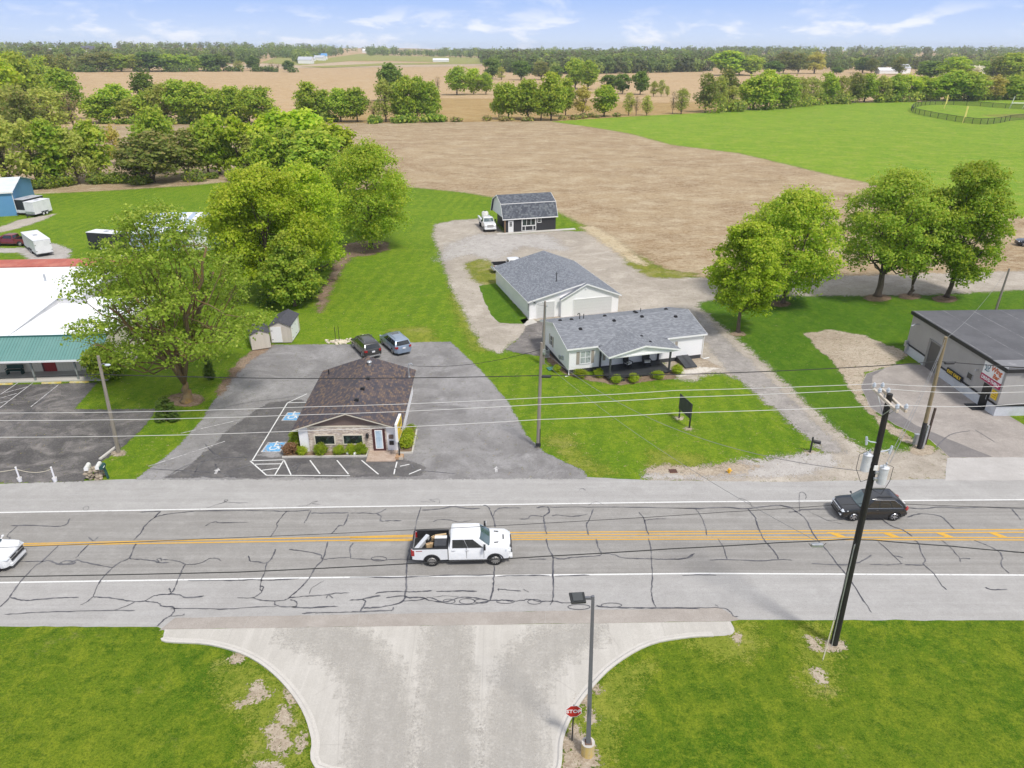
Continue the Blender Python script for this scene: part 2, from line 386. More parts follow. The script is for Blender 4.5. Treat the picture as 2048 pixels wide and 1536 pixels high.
def paving(name, a, dark, light, streak=0., fine=14., patch=.25, amt=.75, ystreak=0., swirl=0.):
    t = NT(name); v = t.coord('World')
    c = t.mix(t.math('MULTIPLY', t.noise(v, patch, 7, .68, .4, .64, swirl), amt), a, dark)
    c = t.mix(t.math('MULTIPLY', t.noise(t.coord('World', (1, 1.3, 1)), patch * 2.7, 7, .72, .47, .68, swirl), amt * .9), c, light)
    c = t.mix(t.math('MULTIPLY', t.noise(v, 1.1, 7, .78, .47, .68), .5), c, dark)
    if streak:
        c = t.mix(t.math('MULTIPLY', t.noise(t.coord('World', (.04, 1.2, 1)), 1., 6, .65, .4, .62), streak), c, dark)
        c = t.mix(t.math('MULTIPLY', t.noise(t.coord('World', (.06, 2.6, 1)), 1., 6, .65, .48, .68), streak * .7), c, light)
    if ystreak:
        c = t.mix(t.math('MULTIPLY', t.noise(t.coord('World', (.9, .06, 1), (0, 0, R(-2))), 1., 7, .72, .4, .62), ystreak), c, dark)
        c = t.mix(t.math('MULTIPLY', t.noise(t.coord('World', (2.2, .1, 1), (0, 0, R(-2))), 1., 7, .72, .5, .68), ystreak * .9), c, light)
    c = t.mix(t.math('MULTIPLY', t.noise(v, fine * .4, 6, .88, .5, .64), .45), c, dark)
    c = t.mix(t.math('MULTIPLY', t.noise(v, fine, 4, .9, .48, .62), .45), c, tuple(q * .8 for q in dark))
    c = t.mix(t.math('MULTIPLY', t.noise(v, fine * .8, 4, .9, .52, .66), .45), c, light)
    t.bump(t.noise(v, fine, 3, .85, .2, .8), .25, .012)
    return t.done(c, .9, spec=.25)
LAWN = grass('lawn_grass', (.125, .235, .012), (.25, .325, .022), (.07, .16, .009), stripes=(R(6), 2.1, .7))
LAWNR = grass('side_lawn_grass', (.075, .175, .01), (.15, .24, .018), (.045, .12, .008), straw_lo=.66, yellow=.7, stripes=(R(40), 2.4, .5))
LAWNF = grass('verge_grass', (.08, .17, .008), (.225, .275, .02), (.036, .098, .005), straw=(.34, .28, .11), fine=8., straw_lo=.6, stripes=(R(80), 1.7, .4), yellow=.95)
PASTURE = grass('pasture_grass', (.15, .3, .018), (.33, .39, .04), (.08, .21, .013), straw=(.38, .35, .1), straw_lo=.52, fine=4., yellow=.9, stripes=(R(-62), 9., .5))
FIELD = soil('stubble_soil', (.345, .255, .15), (.26, .175, .098), (.2, .13, .07), (.48, .4, .275), 2.2, (R(62), 2.3, .12))
FARF = soil('far_tilled_soil', (.41, .28, .15), (.45, .33, .2), (.28, .17, .08), (.52, .4, .24), .8, amt=.9)
GOLD = soil('dry_grass_soil', (.37, .25, .11), (.32, .2, .08), (.22, .14, .05), (.44, .34, .17), 1., amt=.8)
MEADOW = grass('far_meadow_grass', (.26, .27, .09), (.37, .33, .07), (.2, .23, .08), straw=(.42, .32, .17), straw_lo=.54, fine=1.2)
GRAVEL = paving('gravel', (.41, .365, .305), (.265, .23, .185), (.55, .495, .425), fine=6., patch=.09, amt=.85, swirl=.6)
GRAVG = paving('grey_gravel', (.43, .405, .375), (.31, .285, .26), (.55, .52, .485), fine=7., patch=.3)
ROAD = paving('road_asphalt', (.305, .293, .274), (.225, .214, .198), (.375, .362, .342), streak=.7, fine=11.)
SHOULDER = paving('shoulder_asphalt', (.385, .374, .358), (.305, .294, .28), (.455, .444, .428), streak=.5, fine=11.)
LOTR = paving('lot_asphalt', (.285, .275, .268), (.15, .143, .14), (.36, .35, .345), fine=10., patch=.09, amt=.95, swirl=.8)
LOTL = paving('dark_lot_asphalt', (.14, .132, .128), (.06, .057, .056), (.31, .285, .265), fine=10., patch=.13, amt=.95, swirl=.8)
DRIVEA = paving('drive_asphalt', (.2, .185, .175), (.11, .1, .095), (.36, .33, .3), fine=9., patch=.2, amt=.9)
CONC = paving('concrete', (.5, .475, .43), (.4, .378, .34), (.555, .53, .485), fine=16., patch=.16, amt=.7, ystreak=.6)
CONCB = paving('curb_concrete', (.54, .515, .47), (.46, .435, .395), (.59, .565, .52), fine=16.)
STRIPB = paving('brown_concrete', (.36, .325, .29), (.28, .25, .22), (.42, .385, .35), fine=14.)
DIRT = soil('bare_dirt', (.36, .29, .21), (.44, .365, .275), (.2, .15, .1), (.52, .45, .36), 6.)
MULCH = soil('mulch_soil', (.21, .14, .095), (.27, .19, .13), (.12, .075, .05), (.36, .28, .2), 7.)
WEEDS = grass('weedy_grass', (.17, .2, .025), (.3, .28, .05), (.1, .16, .015), straw=(.42, .34, .2), straw_lo=.5, fine=5.)
WHITEP = M('white_road_paint', (.68, .68, .66), .7, layers=((5, (.4, .39, .38), .58, .72), (30, (.45, .44, .43), .55, .75)), coord='Object')
YELP = M('yellow_road_paint', (.6, .34, .04), .7, layers=((4, (.38, .25, .1), .55, .75), (25, (.42, .27, .08), .55, .75)))
FADEP = M('worn_white_paint', (.55, .54, .53), .8, layers=((2.5, (.26, .25, .25), .45, .6), (14, (.25, .24, .24), .5, .7)))
TAR = M('tar_sealant', (.05, .05, .062), .45, layers=((.7, (.14, .138, .145), .45, .62), (4, (.11, .11, .12), .5, .7)))
# ---------------------------------------------------------------- ground, fields
def grid_ground():
    xs = [-5200 + i * 50 for i in range(209)]; ys = [-150 + j * 50 for j in range(134)]
    vs = [(x, y, terrain(x, y)) for y in ys for x in xs]; nx = len(xs)
    fs = [(j * nx + i, j * nx + i + 1, (j + 1) * nx + i + 1, (j + 1) * nx + i) for j in range(len(ys) - 1) for i in range(nx - 1)]
    mb = MB(); mb.v, mb.f, mb.m = vs, fs, [0] * len(fs)
    o = part('ground', mb.mesh('ground', FARF, True), None); o['kind'] = 'structure'
grid_ground()
def drape(name, pts, m, dz, seed=1, amp=0., cell=45):
    """a field sheet laid over the rising far land"""
    import bmesh
    P = ragged(pts, amp, 12, seed) if amp else [Vector(p[:2]) for p in pts]
    bm = bmesh.new(); bm.faces.new([bm.verts.new((p.x, p.y, 0)) for p in P])
    xs = [v.co.x for v in bm.verts]; ys = [v.co.y for v in bm.verts]
    for ax, lo, hi in ((0, min(xs), max(xs)), (1, min(ys), max(ys))):
        k = math.floor(lo / cell) + 1
        while k * cell < hi:
            no = (1, 0, 0) if ax == 0 else (0, 1, 0); co = (k * cell, 0, 0) if ax == 0 else (0, k * cell, 0)
            bmesh.ops.bisect_plane(bm, geom=bm.verts[:] + bm.edges[:] + bm.faces[:], plane_co=co, plane_no=no); k += 1
    bmesh.ops.triangulate(bm, faces=bm.faces[:]); bmesh.ops.recalc_face_normals(bm, faces=bm.faces)
    me = bpy.data.meshes.new(name)
    for v in bm.verts: v.co.z = terrain(v.co.x, v.co.y) + dz
    if sum(f.normal.z * f.calc_area() for f in bm.faces) < 0: bmesh.ops.reverse_faces(bm, faces=bm.faces[:])
    bm.to_mesh(me); bm.free(); me.materials.append(m)
    o = part(name, me, None); o['kind'] = 'structure'
sheet('stubble_field', px((-300, 262), (600, 246), (1130, 243), (1500, 235), (2300, 225), (2900, 600), (1400, 620), (600, 620), (-900, 480)), .003, FIELD, fr=3)
sheet('dry_grass_strip', px((545, 248), (620, 224), (690, 206), (800, 198), (900, 197), (1100, 199), (1330, 206), (1480, 200), (1520, 212), (1300, 240), (1120, 241), (880, 244)), .006, GOLD, 1.2, 4, 3, fr=4)
sheet('pasture', px((1105, 243), (1250, 234), (1420, 225), (1560, 213), (1700, 206), (2048, 199), (2500, 193), (3000, 420), (2048, 433), (1990, 420), (1680, 353), (1480, 306), (1348, 290), (1262, 267), (1190, 255)), .007, PASTURE, .4, 4, 5, fr=3)
drape('far_meadow', [att(*p) for p in ((520, 126), (560, 113), (640, 107), (720, 108), (800, 112), (880, 113), (960, 116), (985, 123), (940, 127), (860, 124), (780, 122), (700, 122), (600, 131))], MEADOW, .35, 7, 2)
drape('far_field', [att(*p) for p in ((380, 131), (520, 128), (700, 124), (860, 126), (985, 126), (1000, 130), (900, 133), (700, 135), (500, 137))], soil('pale_far_soil', (.42, .31, .22), (.46, .36, .26), (.36, .25, .15), (.5, .42, .3), .5), .2, 8)
drape('far_green_strip', [att(*p) for p in ((600, 134), (760, 127), (960, 125), (990, 126), (990, 128), (800, 130), (650, 136))], MEADOW, .5, 9)
# lawn of the properties: from the camera's feet to the field edge
sheet('lawn', [Vector((-260, 8)), Vector((260, 8)), *px((2900, 566), (2048, 560), (1600, 556), (1420, 560), (1330, 546), (1260, 505), (1190, 462), (1150, 445), (1112, 424), (1060, 408), (985, 396), (930, 386), (830, 376), (760, 378), (650, 385), (450, 365), (380, 372), (200, 383), (0, 392), (-500, 420))], .005, LAWN, .25, 1.0, 11, fr=2.5)
sheet('lawn', [*px((1415, 585), (1395, 600), (1392, 612), (1440, 650), (1500, 700), (1570, 765), (1650, 840), (1730, 905), (1800, 900), (1850, 895), (1800, 860), (1752, 820), (1724, 780), (1726, 742), (1770, 735), (1800, 726), (1812, 706), (1835, 680), (2200, 700), (2700, 600), (2300, 570), (2048, 580), (1850, 590), (1650, 590), (1560, 588))], .009, LAWNR, .12, .6, 12, fr=.7)
sheet('grass_verge', [*px((-700, 1256), (0, 1252), (160, 1253), (318, 1251), (332, 1283), (420, 1290), (500, 1315), (560, 1360), (605, 1420), (625, 1480), (632, 1536)), Vector((-6.1, 20)), Vector((-6.1, 8)), Vector((-60, 8))], .009, LAWNF, .12, .5, 13)
sheet('grass_verge', [*px((1120, 1536), (1125, 1480), (1145, 1430), (1180, 1380), (1230, 1330), (1300, 1290), (1380, 1275), (1463, 1270), (1480, 1241), (1650, 1240), (2048, 1240), (2700, 1241)), Vector((60, 8)), Vector((1.5, 8)), Vector((1.5, 20))], .009, LAWNF, .12, .5, 14)
# ---------------------------------------------------------------- road
rt = px((-900, 985), (0, 968), (170, 962), (300, 957), (1170, 954), (1300, 961), (1560, 964), (1880, 958), (2048, 958), (2900, 955))
rb = px((2900, 1243), (2048, 1241), (1480, 1240), (1440, 1216), (900, 1226), (352, 1240), (330, 1262), (316, 1254), (0, 1253), (-900, 1262))
sheet('road_shoulder', rt + rb, .013, SHOULDER, .06, .8, 21)
sheet('road', px((-900, 1036), (0, 1025.6), (700, 1014), (1400, 1004), (2048, 1000), (2900, 995), (2900, 1153), (2048, 1150.7), (1400, 1147), (700, 1155), (0, 1166), (-900, 1178)), .017, ROAD)
sheet('concrete_gutter', px((318, 1262), (350, 1236), (900, 1226), (1440, 1216), (1480, 1240), (1462, 1243), (332, 1259)), .021, STRIPB, .04, .5, 22)
mk = MB(); mk.M = Matrix()
def line(pts, w=.11, mb=None, k=1): ribbon(mb or mk, [at(*p) for p in (smoothline(pts, 5) if k > 1 else pts)], w, .025)
line([(-900, 1036), (0, 1025.6), (700, 1014), (1400, 1004), (2048, 1000), (2900, 995)], .13)
line([(-900, 1178), (0, 1165.7), (700, 1155), (1400, 1147.3), (2048, 1150.7), (2900, 1153)], .13)
mk.build('lane_marking', WHITEP, fix=False)['kind'] = 'structure'
yk = MB()
line([(-900, 1103), (41, 1088), (700, 1074.5), (1021, 1065.5), (1400, 1063.3), (2048, 1059.5), (2900, 1056)], .12, yk)
line([(700, 1076), (1021, 1071), (1400, 1068.2), (2048, 1065), (2900, 1062)], .12, yk)
line([(-900, 1106), (41, 1091.3), (700, 1081), (1021, 1075), (1400, 1074.5), (2048, 1075.6), (2900, 1077)], .12, yk)
line([(700, 1082.5), (1021, 1079.5), (1400, 1079), (2048, 1080.5), (2900, 1082)], .12, yk)
for zx in (890, 1203, 1518, 1830, 2145, 2460):
    q = [(zx, 307), (zx + 45, 307), (zx + 130, 339), (zx + 80, 339)]
    yk.poly([(p.x, p.y, .029) for p in [at(1348 + a / 2.926, 960 + b / 2.926) for a, b in q]])
yk.build('centre_marking', YELP, fix=False)['kind'] = 'structure'
# tar sealed cracks, drawn where they run
CR = [(0, [[(0,745),(55,690),(110,610),(200,510),(245,480),(345,382)],[(120,478),(245,478),(290,475),(345,495),(400,490),(450,470),(480,480),(560,495),(660,515)],[(345,495),(370,478),(410,475),(440,485),(400,495)],[(60,690),(130,705),(190,705),(300,695),(400,690),(465,688)],[(440,460),(470,430),(520,378)],[(520,335),(545,358),(575,335)],[(545,685),(570,620),(610,565),(660,515),(700,485),(755,460),(775,420),(795,375)],[(780,355),(825,310),(850,270),(900,225),(960,205),(1080,190),(1200,182),(1400,180),(1560,182),(1680,185),(1820,178)],[(900,225),(940,185)],[(820,190),(940,184)],[(755,460),(800,465),(860,470),(900,475),(930,485),(990,485)],[(930,485),(920,465),(940,460),(945,475)],[(945,468),(1000,470),(1050,480),(1085,495),(1130,495),(1180,485),(1230,460),(1280,465),(1290,475)],[(1085,495),(1060,540),(1040,590),(1020,640),(995,670)],[(990,635),(1000,660)],[(545,685),(620,690),(700,700),(780,712),(850,712),(920,720),(950,740),(1010,745),(1020,765),(1000,795),(960,820),(920,858)],[(850,712),(880,690),(920,676),(995,670),(1050,675),(1090,690),(1195,680)],[(470,733),(510,715),(545,685)],[(25,788),(100,785),(250,775),(450,770),(670,765),(790,767)],[(670,765),(740,740),(790,715)],[(1000,755),(1200,755),(1340,757),(1500,745),(1620,742)],[(1000,798),(1060,795),(1080,785)],[(1585,335),(1600,310),(1620,280),(1625,250),(1660,205),(1680,185)],[(1780,255),(1800,220),(1822,178)],[(1820,195),(1900,195),(2040,192)],[(1940,318),(1965,290),(1985,268),(2015,262),(2040,200)],[(1200,272),(1250,248),(1300,252),(1450,250)],[(40,360),(60,340),(40,330),(70,300),(105,268)],[(65,268),(200,268),(340,272),(390,260),(410,225)],[(1455,445),(1465,475),(1500,480),(1565,485),(1600,440),(1615,405)],[(1565,485),(1545,550),(1528,590),(1525,640),(1530,660),(1480,690),(1390,690)],[(1525,620),(1542,630),(1530,655)],[(1480,690),(1540,707),(1650,707),(1690,690),(1740,650),(1790,600),(1820,560),(1850,510),(1890,465),(1910,400),(1920,362)],[(1690,408),(1750,415),(1870,437),(1890,465),(1950,460),(2048,455)],[(1690,690),(1750,685),(1830,680),(1900,675),(1960,665),(2048,662)],[(1910,695),(1925,675),(1950,695)],[(1100,590),(1300,590),(1500,585),(1550,590),(1750,580)],[(1610,715),(1615,735),(1700,745),(1800,750),(1900,745),(1975,740)],[(1700,700),(1735,715),(1735,740),(1710,745)],[(1770,783),(1860,778),(2048,775)],[(-150,560),(-60,640),(-20,720),(-80,800)],[(-300,500),(-200,520),(-100,500)]]),
 (700, [[(60,770),(80,740),(90,710),(80,695),(180,680)],[(0,705),(80,700)],[(80,750),(150,748),(240,735),(310,710),(325,660),(330,600),(330,540),(335,480),(345,430),(360,355)],[(0,775),(150,768),(245,765),(250,745)],[(150,665),(230,655),(330,655),(400,655),(480,650)],[(505,655),(600,652),(740,652)],[(210,690),(320,680),(340,690),(420,690),(480,710),(560,715),(640,690),(720,690),(820,708),(900,705),(960,712),(1050,700),(1100,712),(1170,710),(1240,720),(1300,720)],[(310,710),(400,705),(470,690),(520,710),(580,725),(700,730),(820,710)],[(820,710),(835,650),(842,580),(845,500)],[(1170,735),(1190,680),(1188,560),(1185,450),(1160,400),(1150,345)],[(1150,320),(1138,260),(1135,215),(1165,190),(1155,160),(1090,165)],[(1045,465),(1150,465)],[(1185,455),(1240,465),(1300,455),(1450,445),(1470,430),(1450,390),(1440,345)],[(1395,325),(1385,260),(1400,235),(1425,170)],[(1160,160),(1400,160),(1640,160),(1900,165),(2048,172)],[(380,300),(390,240),(415,160)],[(420,178),(520,172),(600,158),(680,168),(760,170)],[(780,150),(810,160),(830,205),(845,245),(850,280)],[(835,215),(860,175),(900,165),(1000,166)],[(0,195),(100,195),(155,198),(215,170)],[(155,198),(180,215),(180,240),(220,240),(300,240)],[(485,245),(520,235),(580,235),(640,248),(720,235)],[(1690,190),(1720,230),(1735,290),(1748,325)],[(1720,240),(1760,232),(1850,228)],[(1745,345),(1760,400),(1765,460),(1770,560),(1765,640),(1770,700),(1790,745)],[(1470,430),(1550,440),(1600,458),(1700,462),(1765,462),(1820,465),(1900,465),(1970,458),(2005,435)],[(1440,740),(1500,745),(1650,750),(1800,750),(2048,755)],[(990,230),(1040,228),(1060,210),(1130,215)],[(1180,212),(1220,207),(1300,215),(1390,203)],[(870,650),(870,640),(920,645),(1000,652)],[(0,462),(100,465),(200,470),(300,465),(400,470)],[(20,370),(0,400),(5,460)],[(860,565),(1000,560),(1170,562)],[(1200,565),(1400,558)],[(0,570),(300,570),(560,560),(850,558)]]),
 (1348, [[(125,170),(155,210),(180,265),(190,325)],[(0,165),(120,168),(300,162),(430,170),(600,150),(700,165)],[(430,170),(470,215),(490,270),(520,340),(560,390),(600,440),(610,465)],[(205,470),(320,468),(500,475),(610,468),(690,472)],[(255,345),(290,400),(310,465)],[(0,467),(80,460),(120,430)],[(620,150),(680,165),(720,190),(770,230),(800,290),(830,340),(900,420),(960,500),(1010,560),(1060,630),(1110,710),(1155,778)],[(670,190),(720,185),(760,175),(900,172)],[(805,490),(950,498),(1060,490),(1110,470),(1155,440)],[(1195,362),(1250,410),(1330,490)],[(1145,495),(1250,498),(1340,490)],[(1280,445),(1340,455)],[(1215,230),(1270,270),(1340,295),(1395,332)],[(1400,358),(1425,365),(1445,420),(1470,470),(1460,495),(1520,550),(1560,610),(1595,645)],[(1350,498),(1460,500)],[(1365,220),(1430,200),(1520,205),(1570,220),(1610,260),(1640,290)],[(1345,160),(1450,170),(1550,160),(1700,165),(1800,160),(2048,172)],[(1565,355),(1620,400),(1670,460),(1675,480)],[(1670,460),(1735,462)],[(1755,355),(1820,380),(1900,420),(1920,460),(1915,500),(1960,550)],[(1890,410),(2048,430)],[(1975,170),(2000,200),(2030,235)],[(0,748),(150,750),(290,752),(330,775),(350,800),(375,800)],[(45,560),(150,556),(250,558)],[(1820,630),(1860,642),(1950,642)]])]
THIN = [(0, [[(485,178),(495,160),(520,158),(515,175),(490,180)],[(1210,165),(1270,145),(1320,130),(1335,118),(1315,120),(1320,130),(1380,135),(1450,133)],[(1740,155),(1800,150),(1830,130),(1860,125),(1830,140),(1880,145)],[(1810,670),(1830,630),(1900,590)]]), (700, [[(410,130),(500,128),(465,118),(520,115),(522,140)],[(1340,60),(1360,50),(1378,62)],[(1395,150),(1440,128),(1485,150)],[(480,690),(560,680),(640,685)],[(1010,640),(1050,660)]]), (1348, [[(735,190),(735,80),(770,85),(770,115)],[(365,125),(390,110),(440,130),(460,165)],[(780,180),(880,230),(990,262)],[(890,238),(1000,236)],[(240,730),(260,745)]])]
rg = random.Random(5); tk = MB()
for (ox, L), base in [(c, .078) for c in CR] + [(c, .03) for c in THIN]:
    for pl in L:
        pp = smoothline([at(ox + a / 2.926, 960 + b / 2.926) for a, b in pl], 5); n = len(pp)
        pp = [p + Vector((rg.gauss(0, .015), rg.gauss(0, .015))) for p in pp]
        w0 = base * rg.uniform(.75, 1.25)
        ribbon(tk, pp, [w0 * (.35 if i in (0, n - 1) else rg.uniform(.45, 1.45)) for i in range(n)], .033)
for ox, ex, ey, rx, ry in ((700,580,712,35,13),(700,685,712,45,16),(700,770,711,40,12),(700,910,714,52,10),(700,1530,735,60,13),(700,1340,745,65,15),(700,170,463,45,13),(700,1080,715,40,14),(0,400,486,42,11)):
    ribbon(tk, [at(ox + (ex + rx * math.cos(a)) / 2.926, 960 + (ey + ry * math.sin(a)) / 2.926) for a in [i * .33 for i in range(20)]], .05, .037)
tk.build('crack_sealant', TAR, fix=False)['kind'] = 'structure'
# ---------------------------------------------------------------- concrete drive on the near side
apL = px((330, 1259), (327, 1272), (332, 1284), (420, 1290), (500, 1315), (560, 1360), (605, 1420), (625, 1480), (632, 1536)) + [Vector((-6.1, 20, 0)), Vector((-6.1, 8, 0))]
apR = [Vector((1.5, 8, 0)), Vector((1.5, 20, 0))] + px((1120, 1536), (1125, 1480), (1145, 1430), (1180, 1380), (1230, 1330), (1300, 1290), (1380, 1275), (1464, 1269), (1461, 1243))
apL = [Vector(p) for p in smoothline(apL, 4)]; apR = [Vector(p) for p in smoothline(apR, 4)]
sheet('concrete_drive', apL + apR, .015, CONC)
STAIN = paving('tyre_stained_concrete', (.462, .438, .396), (.385, .364, .328), (.51, .486, .442), fine=16., patch=.3, amt=.6, ystreak=.5)
for i_, q in enumerate(([(742, 1600), (738, 1440), (715, 1340), (650, 1285), (590, 1262), (640, 1258), (720, 1290), (770, 1350), (790, 1440), (800, 1600)], [(1000, 1600), (1010, 1420), (1030, 1330), (1090, 1280), (1180, 1262), (1110, 1300), (1062, 1350), (1050, 1440), (1055, 1600)], [(870, 1600), (880, 1262), (905, 1262), (915, 1600)])):
    sheet('tyre_stain', px(*q), .0165, STAIN, .1, .4, 150 + i_, fr=1.1, holes=True)
cb = MB()
for side in (apL[6:], apR[:-6]):
    a = [Vector((p.x, p.y)) for p in side]; n = len(a); inner = []; outer = []
    for i, p in enumerate(a):
        d = (a[min(i + 1, n - 1)] - a[max(i - 1, 0)]).normalized(); nr = Vector((-d.y, d.x))
        inner.append(p + nr * (.34 if side is not None else 0)); outer.append(p - nr * .05)
    prof = []
    for p, q in zip(outer, inner):
        prof.append([(p.x, p.y, .0), (p.x, p.y, .1), (*(p + (q - p) * .4), .1), (*(p + (q - p) * .62), .03), (q.x, q.y, .02)])
    vs = [v for r_ in prof for v in r_]; m = 5
    cb.add(vs, [(i * m + j, i * m + j + 1, (i + 1) * m + j + 1, (i + 1) * m + j) for i in range(n - 1) for j in range(m - 1)])
cb.build('kerb', CONCB, smooth=False)['kind'] = 'structure'
jt = MB(); JOINT = M('joint_line', (.36, .34, .31), .9)  # darker line along each concrete joint
for pl in ([(1100, 1218), (1092, 1256), (1088, 1342), (1081, 1410), (1080, 1600)], [(695, 1256), (682, 1358), (675, 1536)], [(832, 1254), (818, 1358), (805, 1536)], [(968, 1252), (965, 1357), (960, 1536)], [(682, 1358), (965, 1354), (1102, 1352)], [(640, 1490), (960, 1482), (1120, 1479)], [(585, 1256), (545, 1322)], [(682, 1358), (630, 1390)], [(1205, 1245), (1240, 1298)], [(1322, 1242), (1332, 1275)], [(465, 1258), (455, 1284)], [(1102, 1352), (1152, 1385)]):
    ribbon(jt, [at(*p) for p in pl], .018, .0215)
for pl in ([(500, 1234), (487, 1256)], [(719, 1230), (715, 1253)], [(1092, 1222), (1090, 1246)]): ribbon(jt, [at(*p) for p in pl], .025, .026)
jt.build('concrete_joint', JOINT, fix=False)['kind'] = 'structure'
# ---------------------------------------------------------------- lots, drives, yards
sheet('parking_lot', px((535, 690), (700, 689), (800, 686), (900, 684), (930, 712), (962, 742), (990, 775), (1012, 800), (1035, 840), (1052, 872), (1088, 905), (1168, 943), (1172, 957), (700, 958), (272, 959), (300, 938), (336, 912), (372, 878), (405, 840), (430, 800), (455, 765), (490, 722), (515, 703)), .014, LOTR, .07, .6, 31, fr=.3)
sheet('parking_lot', px((-700, 778), (0, 771), (192, 766), (168, 795), (147, 819), (200, 820), (312, 818), (290, 850), (268, 872), (232, 905), (200, 925), (172, 955), (165, 963), (-700, 975)), .014, LOTL, .06, .6, 32, fr=.3)
sheet('parking_lot', px((505, 912), (585, 915), (800, 915), (850, 935), (842, 951), (700, 954), (560, 954), (330, 955), (370, 940), (410, 905), (470, 850), (540, 805), (600, 800), (625, 815), (600, 880)), .018, paving('dark_front_asphalt', (.13, .125, .122), (.075, .07, .072), (.24, .225, .21), fine=10., patch=.25), .25, .7, 33, fr=.3)
GY = px((1000, 705), (968, 693), (950, 660), (930, 622), (905, 575), (885, 515), (868, 470), (874, 448), (910, 441), (975, 437), (1010, 470), (1115, 462), (1190, 464), (1245, 502), (1300, 541), (1380, 556), (1500, 558), (1700, 553), (2048, 543), (2900, 530), (2900, 566), (2048, 579), (1850, 589), (1560, 592), (1400, 602), (1392, 614), (1440, 652), (1500, 703), (1570, 770), (1650, 845), (1730, 905), (1880, 902), (1897, 915), (1890, 962), (1560, 966), (1300, 962), (1300, 942), (1400, 938), (1560, 915), (1655, 908), (1622, 872), (1560, 822), (1480, 752), (1420, 742), (1390, 760), (1330, 750), (1330, 640), (1080, 640))
sheet('gravel_yard', GY, .011, GRAVEL, .3, .7, 34, fr=1.2)
sheet('asphalt_patch', px((1010, 700), (1035, 680), (1050, 662), (1060, 645), (1095, 640), (1110, 690), (1080, 712), (1050, 708)), .016, DRIVEA, .15, .5, 35, fr=0.4)
sheet('asphalt_drive', px((1395, 625), (1425, 655), (1470, 700), (1530, 755), (1590, 810), (1640, 860), (1690, 905), (1650, 905), (1590, 850), (1520, 790), (1460, 742), (1428, 705), (1405, 670)), .016, paving('worn_drive_asphalt', (.35, .325, .295), (.19, .172, .16), (.45, .42, .385), fine=8., patch=.35), .3, .6, 36, fr=0.9)
sheet('pale_gravel', px((885, 520), (940, 505), (990, 520), (1040, 490), (1130, 500), (1090, 470), (960, 470), (900, 490)), .016, GRAVG, .5, .7, 37, fr=3, holes=True)
sheet('grey_gravel', px((1290, 955), (1300, 940), (1380, 945), (1440, 935), (1560, 918), (1655, 908), (1670, 925), (1620, 945), (1560, 950), (1430, 955)), .018, GRAVG, .25, .5, 38, fr=1)
sheet('sandy_edge', px((1290, 945), (1330, 930), (1400, 938), (1470, 928), (1520, 932), (1470, 946), (1400, 950)), .022, DIRT, .25, .4, 39, fr=0.9, holes=True)
sheet('weedy_strip', px((932, 528), (975, 515), (990, 540), (996, 568), (970, 570), (950, 560)), .016, WEEDS, .35, .5, 40, fr=1.4, holes=True)
sheet('lawn', px((958, 572), (992, 566), (1058, 640), (1048, 648), (1000, 646), (982, 630), (968, 600)), .02, LAWNR, .12, .4, 41)
sheet('weedy_strip', px((1245, 502), (1275, 512), (1330, 540), (1395, 548), (1360, 556), (1300, 553), (1270, 535), (1250, 520)), .016, WEEDS, .6, .6, 42, fr=1.4, holes=True)
sheet('straw_edge', px((1165, 455), (1185, 453), (1230, 478), (1268, 510), (1290, 530), (1260, 520), (1215, 490)), .019, soil('straw_soil', (.43, .345, .21), (.48, .39, .26), (.33, .25, .14), (.56, .48, .34), 3.), .3, .5, 43, fr=2., holes=True)
sheet('bare_ground', px((1610, 668), (1660, 660), (1730, 672), (1800, 700), (1812, 712), (1775, 735), (1730, 742), (1722, 770), (1730, 800), (1760, 835), (1840, 890), (1835, 897), (1760, 850), (1715, 800), (1690, 755), (1668, 725), (1640, 700)), .015, DIRT, .35, .5, 44, fr=0.5, holes=True)
sheet('bar_drive', px((1770, 736), (1800, 728), (1850, 730), (2048, 850), (2500, 860), (2500, 918), (2048, 915), (1900, 916), (1860, 880), (1790, 850), (1740, 815), (1722, 775), (1732, 748)), .019, paving('bar_concrete', (.36, .325, .295), (.23, .205, .185), (.44, .4, .36), fine=10., patch=.2), .05, .6, 45)
sheet('asphalt_lane', px((1770, 737), (1745, 752), (1742, 775), (1765, 805), (1830, 850), (1900, 880), (1985, 914), (1900, 915), (1862, 880), (1792, 850), (1742, 815), (1723, 775), (1734, 748)), .023, paving('lane_asphalt', (.2, .185, .18), (.15, .14, .135), (.26, .24, .23), fine=10., patch=.3), .04, .5, 46)
sheet('bar_apron', px((1895, 916), (2500, 912), (2500, 958), (1890, 962)), .023, paving('apron_concrete', (.45, .43, .41), (.37, .35, .33), (.5, .48, .46), fine=12.), .05, .6, 47)
sheet('gravel_yard', px((-500, 470), (0, 455), (40, 440), (110, 428), (85, 440), (40, 455), (0, 465), (-500, 520)), .011, GRAVEL, .3, .9, 48, fr=1.2)
sheet('gravel_yard', px((-300, 500), (0, 497), (50, 497), (75, 485), (110, 488), (138, 500), (135, 515), (105, 530), (180, 518), (260, 510), (255, 518), (120, 540), (40, 545), (60, 520), (40, 504), (0, 505), (-300, 510)), .011, GRAVG, .25, .8, 49, fr=1.2)
sheet('mulch_bed', px((1088, 700), (1112, 700), (1136, 748), (1214, 754), (1350, 742), (1352, 756), (1300, 762), (1240, 770), (1180, 762), (1130, 748), (1098, 725)), .013, MULCH, .15, .4, 50, fr=0.3)
sheet('bare_ground', px((1340, 722), (1402, 716), (1440, 735), (1400, 745), (1350, 752)), .017, DIRT, .2, .4, 51, fr=0.5, holes=True)
sheet('path', px((1352, 747), (1400, 735), (1440, 737), (1400, 746), (1355, 754)), .021, M('path_concrete', (.58, .54, .48), .9, layers=((3, (.42, .36, .28), .5, .7),)), .1, .4, 52, fr=0.4)
